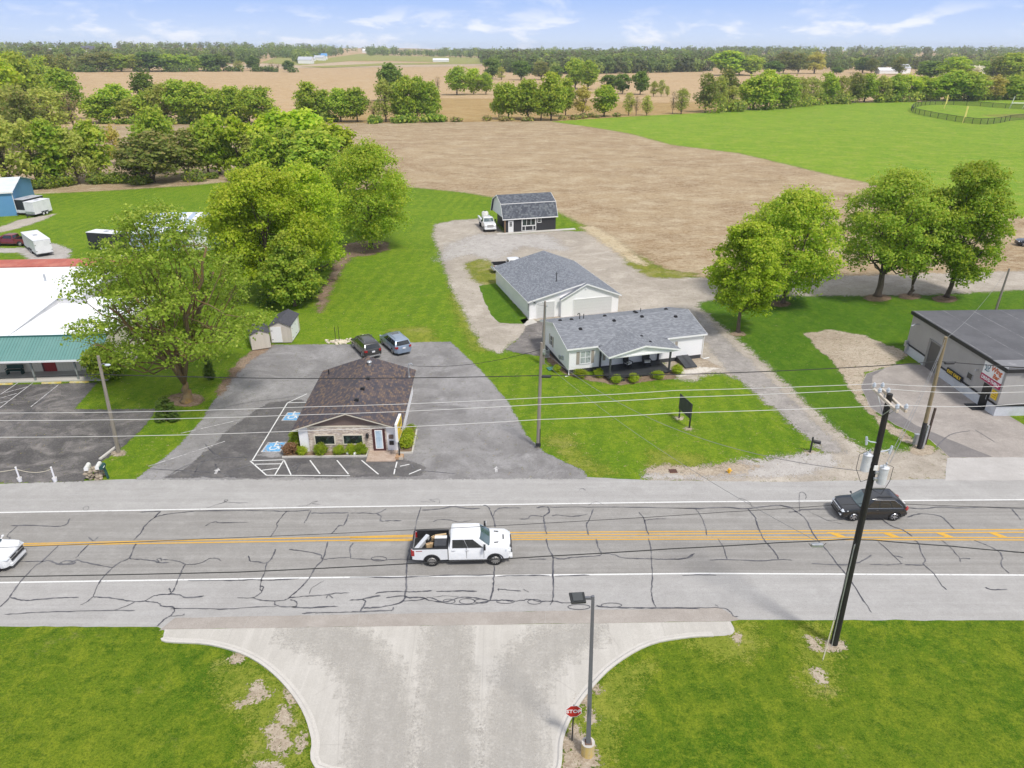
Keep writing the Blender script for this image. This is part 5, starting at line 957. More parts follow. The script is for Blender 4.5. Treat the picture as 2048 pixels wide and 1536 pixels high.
def tree_meshes(seed, H, Wd, base=.25, shape='round', lobes=50, leaves=9000, size=.3, mat='green', lobe_r=.17, limbs=9, trunk_r=None, shell=.5, bark=None, hang=.8, twig=0, fork=False, lean=0., sep=.72, tip=.45):
    rng = random.Random(seed); rg = np.random.default_rng(seed)
    f = SHAPES[shape]; zb = base * H; ch = H - zb; Rw = Wd / 2
    rl0 = lobe_r * Wd; LC = []; LR = []
    tries = 0
    while len(LC) < lobes and tries < lobes * 40:
        tries += 1
        h = rng.random() ** .85; rmax = f(h) * (Rw - rl0 * .7); a = rng.uniform(0, 6.283); rr = rmax * (rng.random() ** shell)
        p = np.array([rr * math.cos(a) + lean * h, rr * math.sin(a), zb + .0 + rl0 * .5 + h * (ch - rl0 * 1.3)]); r_ = rl0 * rng.uniform(.65, 1.25)
        if any(np.linalg.norm(p - q) < sep * min(r_, w) for q, w in zip(LC, LR)): continue
        LC.append(p); LR.append(r_)
    LC = np.array(LC); LR = np.array(LR); nl = len(LC)
    wts = LR ** 2; idx = rg.choice(nl, leaves, p=wts / wts.sum())
    d = rg.normal(size=(leaves, 3)); d /= np.linalg.norm(d, axis=1, keepdims=True)
    up = rg.random(leaves) < .62; d[up, 2] = np.abs(d[up, 2])
    rad = LR[idx] * (.45 + .55 * rg.random(leaves) ** .6) * rg.choice([1., 1., 1.25], leaves)
    # uneven outline inside every lobe
    bump = 1 + .22 * np.sin(d[:, 0] * 5 + idx) + .18 * np.sin(d[:, 1] * 6 + idx * 2.1) + .12 * np.sin(d[:, 2] * 7 + idx)
    C = LC[idx] + d * (rad * bump)[:, None] * np.array([1, 1, hang])
    N = d * .55 + np.array([0, 0, .45]) + rg.normal(size=(leaves, 3)) * .55
    S = size * rg.uniform(.55, 1.25, leaves)
    ofac = np.linalg.norm((C - np.array([lean * .5, 0, zb + ch * .45])) / np.array([Rw, Rw, ch * .55]), axis=1)
    mi = ((d[:, 2] > .1) & (rad / LR[idx] > .72) & (rg.random(leaves) < tip * np.clip(ofac * 1.5 - .4, 0, 1) * np.clip(.25 + 1.5 * (C[:, 2] / H - .3), .15, 1.6))).astype(int)  # tip leaves gathered on lobe tops and high in the crown, as painted highlights
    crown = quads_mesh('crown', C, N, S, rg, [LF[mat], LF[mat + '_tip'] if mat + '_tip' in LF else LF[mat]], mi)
    tr = trunk_r or .022 * H; mb = MB()
    top = Vector((lean * .4, 0, zb + ch * (.55 if not fork else .2)))
    stems = [(Vector((0, 0, 0)), top, tr)]
    if fork:
        stems = [(Vector((0, 0, 0)), Vector((0, 0, zb * .55)), tr)]
        for i in range(5):
            a = i * 1.257 + rng.uniform(-.4, .4); stems.append((Vector((0, 0, zb * .5)), Vector((math.cos(a) * Rw * .5, math.sin(a) * Rw * .5, zb + ch * rng.uniform(.4, .75))), tr * .45))
    paths = []
    for s0, s1, r0 in stems:
        k = 7; P = []
        for i in range(k + 1):
            q = i / k; p = s0.lerp(s1, q)
            if fork and s0.z > 0: p.z = s0.z + (s1.z - s0.z) * (q ** .8)
            P.append(p + Vector((rng.gauss(0, .018), rng.gauss(0, .018), 0)) * H * (q * (1 - q) * 2))
        rs = [r0 * (1 - .62 * i / k) for i in range(k + 1)]
        if s0.z == 0: rs[0] *= 1.55; P.insert(1, P[0] + (P[1] - P[0]) * .25); rs.insert(1, r0 * 1.08)
        mb.tube(P, rs, 9); paths.append((P, rs))
    order = list(range(nl)); rng.shuffle(order)
    for j in order[:limbs * 2 + twig]:
        c = Vector(LC[j]); P, rs = paths[rng.randrange(len(paths))] if len(paths) == 1 else min(paths[1:], key=lambda q: (q[0][-1] - c).length)
        cand = [i for i in range(1, len(P)) if P[i].z < c.z + .1 * H and P[i].z > zb * .7] or [len(P) - 1]
        i = rng.choice(cand); s0 = P[i]; mid = s0.lerp(c, .5) + Vector((0, 0, -.04 * H + rng.gauss(0, .02) * H)); r0 = rs[i] * rng.uniform(.38, .6)
        e = c + Vector((rng.gauss(0, .3), rng.gauss(0, .3), .2)) * LR[j]
        mb.tube([s0, s0.lerp(mid, .5) + Vector((0, 0, .01 * H)), mid, c.lerp(mid, .4), c, e], [r0, r0 * .8, r0 * .62, r0 * .42, r0 * .25, r0 * .1], 5, cap=False)
        for _ in range(2):
            e2 = c + Vector((rng.gauss(0, 1), rng.gauss(0, 1), rng.gauss(.3, .6))) * LR[j] * .8
            mb.tube([c.lerp(mid, .4), c.lerp(mid, .2) + (e2 - c) * .3, e2], [r0 * .3, r0 * .18, r0 * .06], 4, cap=False)
    trunk = mb.mesh('trunk', bark or BARK, True)
    return trunk, crown
def tree(name, label, loc, meshes, cat='tree', group=None, scale=(1, 1, 1), rz=0.):
    t = thing(name, label, cat, loc, rz, group); t.scale = scale
    part('trunk', meshes[0], t); part('crown', meshes[1], t); return t
def big(name, label, gx, gy, topy, wpx, seed, **k):
    g = at(gx, gy); H = height_at(gx, gy, topy); d = math.hypot(g.y * cp + (CAMH - H * .5) * sp, 0); Wd = wpx * d / FOC
    return tree(name, label, g, tree_meshes(seed, H, Wd, **k), group=None)
big('maple_tree', 'large open crowned tree with lichened forked trunk between the two parking lots', 376, 802, 396, 440, 11, base=.2, shape='open', lobes=130, leaves=30000, size=.13, mat='ash', lobe_r=.07, limbs=34, fork=True, shell=.55, trunk_r=.5, bark=BARKL, twig=40, hang=.5, sep=.95)
big('maple_tree', 'broad yellow green maple whose dense crown hides its trunk beside the big lawn', 545, 592, 328, 245, 12, base=.08, shape='round', lobes=150, leaves=60000, size=.16, mat='bright', lobe_r=.095, limbs=8, shell=.38, trunk_r=.4)
big('maple_tree', 'second bright maple, behind and right of the broad yellow green one', 630, 560, 326, 185, 13, base=.1, shape='round', lobes=80, leaves=30000, size=.16, mat='bright', lobe_r=.115, limbs=8, shell=.4)
big('maple_tree', 'low fresh green tree in front of the dense maples by the tan sheds', 590, 612, 470, 140, 14, base=.08, shape='oval', lobes=60, leaves=22500, size=.18, mat='green', lobe_r=.12, limbs=7, shell=.4)
big('maple_tree', 'round dark green maple standing alone at the back of the big lawn', 744, 496, 282, 196, 15, base=.08, shape='round', sep=.55, lobes=150, leaves=42000, size=.16, mat='deep', lobe_r=.1, limbs=9, shell=.38, trunk_r=.34)
big('maple_tree', 'small bright maple with clear trunk beside the gravel drive and white house', 1476, 664, 438, 172, 16, base=.2, shape='oval', lobes=90, leaves=31500, size=.145, mat='bright', lobe_r=.1, limbs=10, shell=.42, trunk_r=.22)
big('maple_tree', 'dense green maple behind the small bright one near the gravel lane', 1566, 606, 376, 218, 17, base=.1, shape='round', lobes=100, leaves=39000, size=.16, mat='deep', lobe_r=.1, limbs=10, shell=.4, trunk_r=.26)
big('maple_tree', 'wide spreading maple with stout straight trunk in the right hand group', 1755, 592, 336, 220, 18, base=.18, shape='round', lobes=100, leaves=34500, size=.16, mat='green', lobe_r=.095, limbs=16, shell=.5, trunk_r=.42, twig=16)
big('maple_tree', 'twin stemmed tree between the spreading maple and the tall narrow tree', 1820, 590, 375, 120, 19, base=.2, shape='oval', lobes=55, leaves=18000, size=.16, mat='green', lobe_r=.13, limbs=9, shell=.5, trunk_r=.3, fork=True)
big('ash_tree', 'tall narrow topped tree at the right end of the maple group', 1893, 594, 318, 190, 20, base=.14, shape='oval', lobes=105, leaves=40500, size=.16, mat='deep', lobe_r=.095, limbs=12, shell=.42, trunk_r=.3)
big('small_tree', 'leafy young tree at the corner of the green awning', 215, 760, 688, 80, 21, base=.05, shape='round', lobes=30, leaves=4500, size=.15, mat='green', lobe_r=.16, limbs=8, shell=.5, trunk_r=.07)
# ---------------------------------------------------------------- trees further off: one model per kind, copied
PROTO = {}
def protos(kind, n, **k):
    PROTO[kind] = [tree_meshes(100 + 13 * i + len(kind), 10, 8, **k) for i in range(n)]
protos('green', 3, base=.1, shape='oval', lobes=44, leaves=4200, size=.3, mat='green', lobe_r=.16, limbs=7, shell=.45)
protos('bright', 2, base=.06, shape='round', lobes=36, leaves=3200, size=.36, mat='bright', lobe_r=.16, limbs=6, shell=.42)
protos('dark', 2, base=.14, shape='round', lobes=32, leaves=3000, size=.36, mat='dark', lobe_r=.17, limbs=6, shell=.4)
protos('olive', 3, base=.1, shape='oval', lobes=46, leaves=2600, size=.27, mat='olive', lobe_r=.14, limbs=14, shell=.5, fork=True)
protos('sparse', 3, base=.08, shape='oval', lobes=44, leaves=2000, size=.25, mat='sparse', lobe_r=.15, limbs=14, shell=.5, twig=10)
protos('yellow', 1, base=.08, shape='oval', lobes=38, leaves=2100, size=.28, mat='yellow', lobe_r=.15, limbs=10, shell=.5)
protos('bare', 2, base=.2, shape='vase', lobes=34, leaves=420, size=.2, mat='bare', lobe_r=.14, limbs=17, shell=.5, twig=10)
protos('blossom', 1, base=.12, shape='round', lobes=30, leaves=2400, size=.3, mat='blossom', lobe_r=.16, limbs=6, shell=.45)
DESC = dict(green='leafy green', bright='bright yellow green', dark='dark dense', olive='olive tinged', sparse='thin pale leaved', yellow='golden leaved', bare='nearly bare', blossom='white blossoming')
ORD = ['first', 'second', 'third', 'fourth', 'fifth', 'sixth', 'seventh', 'eighth', 'ninth', 'tenth', 'eleventh', 'twelfth', 'thirteenth', 'fourteenth', 'fifteenth', 'sixteenth', 'seventeenth', 'eighteenth', 'nineteenth', 'twentieth']
rt_ = random.Random(77)
def row(items, where, group):
    cnt = {}
    for it in sorted(items, key=lambda q: q[0]): cnt[it[4]] = cnt.get(it[4], 0) + 1
    seen = {}
    for x, y, w, ty, kind in sorted(items, key=lambda q: q[0]):
        g = att(x, y); v = (768 - ty) / FOC
        top = CAMH + g.y * (v * cp - sp) / (cp + v * sp); H = max(2., top - g.z); d = g.y * cp + (CAMH - g.z) * sp; Wd = w * 1.12 * d / FOC
        i = seen[kind] = seen.get(kind, -1) + 1
        lab = f'{DESC[kind]} tree {where}' if cnt[kind] == 1 else (f'{ORD[i]} {DESC[kind]} tree from the left {where}' if i < 20 else f'{DESC[kind]} tree {where}')
        tree('hedgerow_tree' if 'hedge' in where else 'field_tree', lab, g - Vector((0, 0, .05)), PROTO[kind][rt_.randrange(len(PROTO[kind]))], group=group, scale=(Wd / 8, Wd / 8, H / 9.7), rz=rt_.uniform(0, 6.28))
row([(-40, 382, 110, 230, 'olive'), (20, 380, 115, 222, 'sparse'), (79, 374, 75, 235, 'sparse'), (116, 370, 85, 238, 'green'), (158, 368, 75, 255, 'sparse'), (198, 357, 80, 240, 'green'), (236, 330, 38, 250, 'yellow'), (272, 364, 75, 282, 'olive'), (308, 366, 130, 260, 'olive'), (322, 345, 85, 216, 'green'), (376, 356, 95, 256, 'olive'), (418, 352, 75, 238, 'green'), (440, 348, 70, 230, 'bright'), (482, 352, 70, 230, 'bright'), (505, 354, 62, 262, 'sparse'), (540, 352, 75, 234, 'bright')],
    'in the hedge behind the left lawn', 'trees in the hedge behind the left lawn')
row([(565, 350, 95, 220, 'bright'), (615, 345, 105, 220, 'bright'), (668, 354, 105, 246, 'bright'), (640, 376, 115, 262, 'green'), (590, 368, 90, 255, 'green'), (545, 372, 80, 262, 'green')], 'in the clump behind the dense maples', 'trees behind the dense maples')
row([(-15, 330, 110, 175, 'olive'), (45, 292, 95, 165, 'sparse'), (140, 240, 66, 136, 'green'), (105, 265, 90, 172, 'sparse'), (70, 300, 80, 180, 'olive'), (12, 232, 90, 118, 'bright'), (60, 222, 60, 112, 'green'), (150, 262, 60, 180, 'bare'), (-30, 215, 90, 100, 'green'), (40, 190, 60, 104, 'bright'), (88, 180, 45, 110, 'green'), (112, 172, 40, 108, 'olive'), (132, 165, 40, 106, 'olive'), (20, 262, 70, 178, 'dark'), (-25, 262, 90, 160, 'bright'), (90, 222, 46, 150, 'green')], 'in the wood edge at the far left', 'trees of the wood edge at the far left')
row([(205, 246, 66, 188, 'green'), (240, 244, 80, 168, 'green'), (268, 247, 60, 195, 'sparse'), (297, 215, 46, 144, 'dark'), (302, 246, 64, 180, 'green'), (335, 247, 72, 164, 'sparse'), (365, 247, 70, 160, 'green'), (400, 248, 66, 164, 'green'), (435, 245, 50, 178, 'green'), (470, 245, 55, 173, 'green'), (500, 247, 50, 172, 'green'), (527, 248, 60, 172, 'green')], 'in the second hedge on the left', 'trees in the second hedge on the left')
row([(622, 241, 58, 164, 'green'), (650, 241, 46, 180, 'green'), (682, 244, 54, 177, 'green'), (715, 244, 54, 176, 'green'), (772, 244, 50, 155, 'sparse'), (798, 242, 44, 164, 'green'), (815, 244, 48, 152, 'green'), (836, 242, 50, 153, 'green'), (861, 241, 46, 164, 'green'), (782, 202, 54, 124, 'dark'), (748, 243, 30, 200, 'bare')], 'in the hedge beyond the stubble field', 'trees in the hedge beyond the stubble field')
row([(998, 239, 34, 166, 'green'), (1017, 239, 56, 164, 'green'), (1056, 239, 58, 160, 'green'), (1082, 241, 44, 174, 'green'), (1102, 241, 56, 145, 'green'), (1131, 233, 40, 157, 'green'), (1165, 233, 42, 172, 'yellow'), (1208, 233, 56, 170, 'green'), (1257, 231, 26, 184, 'sparse'), (1272, 231, 22, 190, 'bare'), (1293, 231, 26, 190, 'sparse'), (1345, 228, 22, 180, 'bare'), (1362, 228, 32, 175, 'sparse')], 'in the hedge by the pasture corner', 'trees in the hedge by the pasture corner')
row([(1410, 225, 50, 144, 'olive'), (1435, 223, 42, 150, 'sparse'), (1461, 222, 38, 170, 'sparse'), (1450, 216, 52, 136, 'olive'), (1505, 219, 64, 150, 'green'), (1530, 219, 66, 140, 'green'), (1567, 217, 54, 149, 'green'), (1595, 213, 40, 152, 'sparse'), (1618, 210, 44, 152, 'sparse'), (1652, 208, 42, 144, 'green'), (1680, 206, 36, 150, 'sparse'), (1705, 205, 42, 145, 'olive'), (1728, 204, 52, 148, 'green'), (1757, 204, 46, 150, 'sparse'), (1785, 203, 52, 147, 'green'), (1812, 202, 50, 150, 'bright'), (1840, 201, 46, 152, 'green'), (1867, 201, 62, 154, 'bright'), (1900, 201, 72, 140, 'green'), (1935, 201, 62, 144, 'green'), (1960, 200, 52, 150, 'sparse'), (1985, 200, 50, 150, 'yellow'), (2015, 199, 62, 150, 'green'), (2045, 198, 62, 150, 'olive'), (2085, 198, 60, 150, 'green')], 'in the long hedge along the pasture', 'trees in the long hedge along the pasture')
row([(876, 188, 18, 151, 'bare'), (914, 190, 50, 132, 'green'), (948, 189, 36, 137, 'bright'), (972, 189, 28, 145, 'green'), (984, 158, 34, 116, 'dark'), (1003, 160, 20, 133, 'sparse'), (1042, 160, 36, 121, 'dark'), (1082, 159, 38, 123, 'olive'), (1112, 161, 28, 131, 'dark'), (1150, 177, 44, 117, 'green'), (1176, 179, 42, 121, 'green'), (1217, 186, 36, 149, 'dark'), (1244, 188, 34, 147, 'dark'), (1280, 189, 37, 141, 'dark'), (1307, 193, 20, 161, 'sparse'), (1322, 193, 18, 159, 'sparse'), (1334, 193, 12, 171, 'sparse')], 'out in the middle fields', 'trees out in the middle fields')
row([(1455, 151, 72, 102, 'bright'), (1478, 149, 56, 110, 'olive'), (1502, 151, 52, 111, 'green'), (1545, 149, 36, 121, 'dark'), (1566, 147, 46, 104, 'olive'), (1596, 147, 42, 105, 'olive'), (1628, 147, 46, 103, 'yellow'), (1673, 148, 22, 133, 'dark'), (1725, 146, 38, 114, 'dark'), (1742, 147, 32, 117, 'olive'), (1797, 149, 36, 114, 'olive'), (1855, 161, 54, 121, 'dark'), (1886, 161, 30, 131, 'blossom'), (1905, 166, 58, 114, 'bright'), (1945, 166, 32, 131, 'blossom'), (1962, 161, 48, 121, 'green'), (1988, 166, 52, 111, 'olive'), (2014, 166, 62, 107, 'green'), (2045, 166, 62, 104, 'olive')], 'around the right hand farm', 'trees around the right hand farm')
row([(165, 142, 44, 112, 'olive'), (190, 143, 52, 108, 'olive'), (217, 143, 48, 103, 'olive'), (243, 143, 46, 108, 'green'), (270, 143, 44, 108, 'sparse'), (300, 143, 62, 103, 'dark'), (335, 142, 50, 108, 'green'), (366, 142, 48, 108, 'green'), (392, 142, 40, 113, 'green'), (415, 142, 48, 108, 'dark'), (437, 142, 52, 107, 'dark'), (478, 141, 24, 121, 'sparse'), (507, 141, 30, 111, 'dark'), (545, 141, 22, 124, 'bare'), (556, 141, 18, 126, 'bare'), (578, 144, 22, 120, 'dark')], 'in the distant hedge on the left', 'trees in the distant hedge on the left')
# ---------------------------------------------------------------- undergrowth strips and far woods (nobody could count these)
def strip(name, pts, w, h, n, size, mat, seed, label):
    rg = np.random.default_rng(seed); P = [att(*p) for p in pts]; L = np.array([(b - a).length for a, b in zip(P, P[1:])]); cum = np.concatenate([[0], np.cumsum(L)])
    nc = max(6, int(cum[-1] / (w * .8))); CC = []; RR = []
    for _ in range(nc):
        s = rg.uniform(0, cum[-1]); i = min(len(L) - 1, int(np.searchsorted(cum, s) - 1)); q = (s - cum[i]) / L[i]; p = P[i].lerp(P[i + 1], q)
        r = h * rg.uniform(.35, .8); CC.append([p.x + rg.normal() * w * .3, p.y + rg.normal() * w * .3, terrain(p.x, p.y) + r * .6]); RR.append(r)
    CC, RR = np.array(CC), np.array(RR); idx = rg.integers(0, nc, n); d = rg.normal(size=(n, 3)); d /= np.linalg.norm(d, axis=1, keepdims=True)
    C = CC[idx] + d * (RR[idx] * rg.uniform(.5, 1.1, n))[:, None] * np.array([1.4, 1.1, .8]); C[:, 2] = np.maximum(C[:, 2], .05)
    o = part(name, quads_mesh(name, C, d * .5 + np.array([0, 0, .5]) + rg.normal(size=(n, 3)) * .5, size * rg.uniform(.6, 1.3, n), rg, [LF[m] for m in mat], rg.integers(0, len(mat), n)), None)
    o['kind'] = 'stuff'; o['label'] = label
strip('undergrowth', ((-60, 388), (0, 384), (120, 374), (200, 366), (300, 368), (420, 358), (470, 356), (560, 375), (640, 395)), 4, 3.0, 14000, .3, ('dark', 'dark', 'green', 'olive'), 1, 'dark bushes under the hedge behind the left lawn')
strip('undergrowth', ((170, 246), (300, 248), (440, 246), (540, 247), (600, 244), (700, 245), (790, 246), (880, 243)), 6, 4.0, 9000, .6, ('dark', 'green', 'sparse'), 2, 'low bushes along the second hedge')
strip('undergrowth', ((880, 243), (960, 242), (1060, 242), (1120, 241), (1180, 235), (1260, 232)), 5, 2.2, 3000, .5, ('dark', 'bare', 'sparse', 'bare'), 3, 'weeds and brush at the pasture corner')
strip('undergrowth', ((1400, 226), (1480, 222), (1560, 217), (1640, 209), (1740, 205), (1850, 202), (2060, 199), (2200, 197)), 7, 6.5, 12000, .7, ('dark', 'olive', 'green', 'sparse'), 4, 'bushes along the pasture hedge')
strip('undergrowth', ((160, 144), (300, 144), (440, 143), (520, 143), (585, 145)), 10, 8, 2600, 1.5, ('dark', 'dark', 'wood1'), 5, 'dark bushes along the distant hedge')
strip('undergrowth', ((-60, 330), (0, 300), (60, 262), (120, 245), (165, 244)), 10, 5, 3500, .6, ('dark', 'olive', 'sparse', 'bare'), 6, 'brush below the far left wood edge')
strip('undergrowth', ((545, 606), (575, 612), (620, 590), (650, 530), (690, 500)), 2, 1.4, 2200, .16, ('dark', 'green'), 7, 'shaded brush under the dense maples')
def wood(name, polys, seed, label):
    """polys: (corner points on site, count, height lo, hi, weights of the four leaf colours)"""
    rg = np.random.default_rng(seed); Cs, Ns, Ss, Ms = [], [], [], []
    for pts, cnt, lo, hi, wt in polys:
        P = [(p.x, p.y) for p in pts]; xs = [p[0] for p in P]; ys = [p[1] for p in P]; got = 0
        def inside(x, y):
            c = False; j = len(P) - 1
            for i in range(len(P)):
                if (P[i][1] > y) != (P[j][1] > y) and x < (P[j][0] - P[i][0]) * (y - P[i][1]) / (P[j][1] - P[i][1]) + P[i][0]: c = not c
                j = i
            return c
        while got < cnt:
            x, y = rg.uniform(min(xs), max(xs)), rg.uniform(min(ys), max(ys))
            if not inside(x, y): continue
            got += 1; H = rg.uniform(lo, hi); z = terrain(x, y); n = 120 if y < 1500 else 60; rw = H * rg.uniform(.3, .46)
            d = rg.normal(size=(n, 3)); d /= np.linalg.norm(d, axis=1, keepdims=True); low = rg.random(n) < .3
            c = np.array([x, y, z + H * .52]) + d * np.array([rw, rw, H * .46]) * rg.uniform(.65, 1.08, (n, 1)) * (1 + .2 * np.sin(d * 5 + got)); c[low, 2] -= H * .25 * rg.random(low.sum())
            Cs.append(c); Ns.append(d * .7 + np.array([0, 0, .35]) + rg.normal(size=(n, 3)) * .4); Ss.append(H * .095 * rg.uniform(.7, 1.3, n)); Ms.append(np.full(n, rg.choice(4, p=wt)))
    o = part(name, quads_mesh(name, np.concatenate(Cs), np.concatenate(Ns), np.concatenate(Ss), rg, [LF[m] for m in ('wood1', 'wood2', 'wood3', 'wood4')], np.concatenate(Ms)), None)
    o['kind'] = 'stuff'; o['label'] = label
def F(*p): return [att(*q) for q in p]
V2 = lambda x, y: Vector((x, y, 0))
wood('wood', [(F((985, 137), (1010, 145), (1100, 149), (1200, 148), (1300, 146), (1420, 143), (1420, 136), (1300, 138), (1150, 141)), 420, 15, 23, (.4, .3, .2, .1)), (F((985, 137), (1150, 141), (1420, 136), (1440, 122), (960, 122)), 700, 18, 26, (.45, .33, .12, .1)), ([V2(-150, 2000), V2(750, 1900), V2(900, 3000), V2(-300, 3000)], 420, 15, 27, (.5, .3, .15, .05))], 31, 'wood with rounded crowns beyond the middle fields')
wood('wood', [(F((1420, 137), (1500, 140), (1600, 140), (1750, 141), (1900, 143), (2100, 146), (2500, 150), (2500, 128), (1420, 128)), 560, 14, 21, (.38, .32, .2, .1)), ([V2(420, 1600), V2(1900, 1300), V2(2900, 1700), V2(2800, 3000), V2(800, 3000)], 1000, 15, 27, (.55, .27, .13, .05))], 32, 'hazy wood filling the far right skyline')
wood('wood', [(F((735, 112), (830, 113), (960, 115), (985, 120), (985, 108), (735, 107)), 300, 12, 20, (.6, .25, .15, 0)), (F((735, 110), (800, 110), (800, 107), (735, 107)), 40, 18, 26, (.8, .1, .1, 0))], 33, 'dark line of trees along the middle skyline')
wood('wood', [(F((455, 117), (500, 117), (585, 116), (585, 110), (455, 109)), 110, 16, 26, (.8, .1, .1, 0)), (F((585, 111), (690, 110), (690, 107), (585, 106)), 90, 16, 24, (.6, .2, .2, 0))], 34, 'dark wood beside the far rise')
wood('wood', [(F((-300, 170), (0, 150), (60, 142), (170, 141), (240, 141), (300, 130), (460, 118), (460, 112), (200, 112), (-300, 118)), 800, 12, 19, (.35, .35, .22, .08)), ([V2(-3600, 1900), V2(-1500, 1500), V2(-560, 1700), V2(-500, 2900), V2(-2600, 3000)], 950, 15, 22, (.45, .38, .12, .05))], 35, 'mixed wood rising over the far left skyline')
# ---------------------------------------------------------------- clipped shrubs
SHM = [tree_meshes(300 + i, 1., 1.1, base=.02, shape='round', lobes=40, leaves=4200, size=.04, mat='shrub', lobe_r=.2, limbs=3, shell=.3, trunk_r=.03, hang=.95, sep=.4, tip=.3) for i in range(2)]
THM = [tree_meshes(320 + i, 2., .9, base=.01, shape='cone', lobes=40, leaves=3000, size=.07, mat='thuja', lobe_r=.22, limbs=2, shell=.35, trunk_r=.04) for i in range(2)]
MRM = tree_meshes(330, 1., 1.1, base=.02, shape='round', lobes=26, leaves=2300, size=.05, mat='maroon', lobe_r=.2, limbs=8, shell=.4, trunk_r=.03)
OG, HG = 'clipped shrubs round the office', 'clipped shrubs round the porch'
for i, (x, y, s, lab) in enumerate(((.2, -.5, .85, 'round green shrub at the left end of the office front planter'), (1.75, -.52, 1.05, 'largest front planter shrub, under the left office window'), (3.25, -.52, .9, 'front planter shrub between the two office windows'), (4.55, -.52, .9, 'front planter shrub under the right office window'), (5.0 + 1.0 - 1.0 + .15, -.5, .0, ''), (5.0, -.5, 1., 'front planter shrub beside the tan doorstep'), (8.55, .5, 1.25, 'big round shrub behind the yellow pole sign'), (8.6, 1.65, 1.15, 'second round shrub along the right side of the office'), (8.7, 3.1, .8, 'farthest shrub along the right side of the office'), (-.6, 1.0, 1.3, 'tall leafy shrub at the left side wall of the office'), (-.5, 2.3, .9, 'rear shrub at the left side wall of the office'))):
    if not s: continue
    tree('shrub', lab, frame_pt(OFFICE, x - (.35 if i == 3 else 0), y, .04), SHM[i % 2], 'shrub', OG, (s, s, s * .95), i * 1.3)
tree('shrub', 'brownish loose shrub at the front left corner of the office', frame_pt(OFFICE, -.75, -.35, .04), MRM, 'shrub', OG, (1.35, 1.2, 1.05), .4)
tree('shrub', 'small dark red shrub beyond the round ones right of the office', frame_pt(OFFICE, 8.75, 2.5, .04), MRM, 'shrub', OG, (.6, .6, .8), .4)
for i, (x, y, s, z, lab) in enumerate(((.95, -1.0, 1.25, .9, 'wide clipped shrub below the left house window'), (2.75, -1.5, 1., .85, 'shrub beside the left end of the porch deck'), (3.85, -3.35, .95, .95, 'bright clipped shrub at the front left deck corner'), (5.6, -3.6, 1.1, .9, 'clipped shrub at the middle of the deck front'), (8.3, -3.5, 1.15, .9, 'clipped shrub at the right part of the deck front'), (10.75, -2.9, 1.2, .9, 'rounded shrub between porch and sloping cellar door'), (-.9, .9, .75, .8, 'small shrub beside the left wall of the white house'))):
    tree('shrub', lab, frame_pt(HOUSE, x, y, .02), SHM[i % 2], 'shrub', HG, (s, s, z), i * 1.7)
for i, (x, y, s, z, lab) in enumerate(((325, 842, 1.25, 1.0, 'left point of the dark three pointed evergreen by the big tree'), (336, 838, 1.5, 1.15, 'tallest point of the dark three pointed evergreen by the big tree'), (349, 843, 1.2, .95, 'right point of the dark three pointed evergreen by the big tree'), (421, 758, 1.25, 1.25, 'lone dark cone shaped evergreen at the edge of the parking lot'))):
    tree('evergreen_shrub', lab, at(x, y), THM[i % 2], 'shrub', 'dark evergreen shrubs', (s, s, z), i * 2.)
# ---------------------------------------------------------------- vehicles
TYRE = M('tyre_rubber', (.016, .016, .016), .85); RIM = M('alloy_rim', (.5, .5, .52), .3, .85); RIMD = M('dark_alloy_rim', (.4, .39, .37), .35, .7); HUBW = M('white_wheel', (.6, .6, .6), .5)
UNDER = M('underbody', (.012, .012, .012), .9); CGLASS = M('car_glass', (.01, .014, .016), .04, spec=.8, coat=.5); WSH = M('windscreen_glass', (.05, .085, .09), .04, spec=.9, coat=.6, layers=((1.2, (.09, .13, .14), .45, .65),))
CHROME = M('chrome', (.62, .63, .65), .15, .9); PLAST = M('black_plastic', (.022, .022, .024), .6); HEADL = M('headlamp_lens', (.62, .65, .68), .1, spec=.8, coat=.6); TAILL = M('tail_lamp_lens', (.33, .012, .01), .15, spec=.7, coat=.5); PLATE = M('number_plate', (.68, .68, .7), .5); REDTAG = M('red_decal', (.3, .03, .03), .5)
def paint(name, c, metal=0.): return M(name, c, .28, metal, coat=.8, layers=((.8, tuple(q * .93 for q in c), .4, .7),))
PW, PB, PG, PBL, PR_ = paint('white_car_paint', (.74, .75, .76)), paint('black_car_paint', (.012, .013, .015)), paint('graphite_car_paint', (.045, .044, .043), .3), paint('steel_blue_car_paint', (.25, .31, .4), .3), paint('dark_red_car_paint', (.16, .012, .016))
def wheels(t, xs, half, rw, rim=RIM, wid=.24, spokes=6):
    for x in xs:
        for s in (-1, 1):
            yo = s * half; yi = s * (half - wid)
            w = MB(); w.tube([(x, yi, rw), (x, yi + s * .03, rw), (x, yo - s * .03, rw), (x, yo, rw)], [rw * .9, rw, rw, rw * .9], 24)
            wo = w.build('wheel', TYRE, t)
            r = MB(); r.tube([(x, yo - s * .01, rw), (x, yo + s * .012, rw)], [rw * .64] * 2, 20, 1)
            for k in range(spokes):
                a = 6.283 * k / spokes + .3; c, sn = math.cos(a), math.sin(a); q = rw * .1
                P = [(x + c * d0 - sn * e, yo + s * .02, rw + sn * d0 + c * e) for d0, e in ((.02, -q), (rw * .6, -q * .8), (rw * .6, q * .8), (.02, q))]
                r.prism(P, (0, s * .015, 0), 0)
            r.tube([(x, yo + s * .005, rw), (x, yo + s * .03, rw)], [rw * .66, rw * .6], 20, 0, cap=False); r.tube([(x, yo, rw), (x, yo + s * .04, rw)], [rw * .16] * 2, 10, 0)
            r.build('rim', [rim, UNDER], wo)
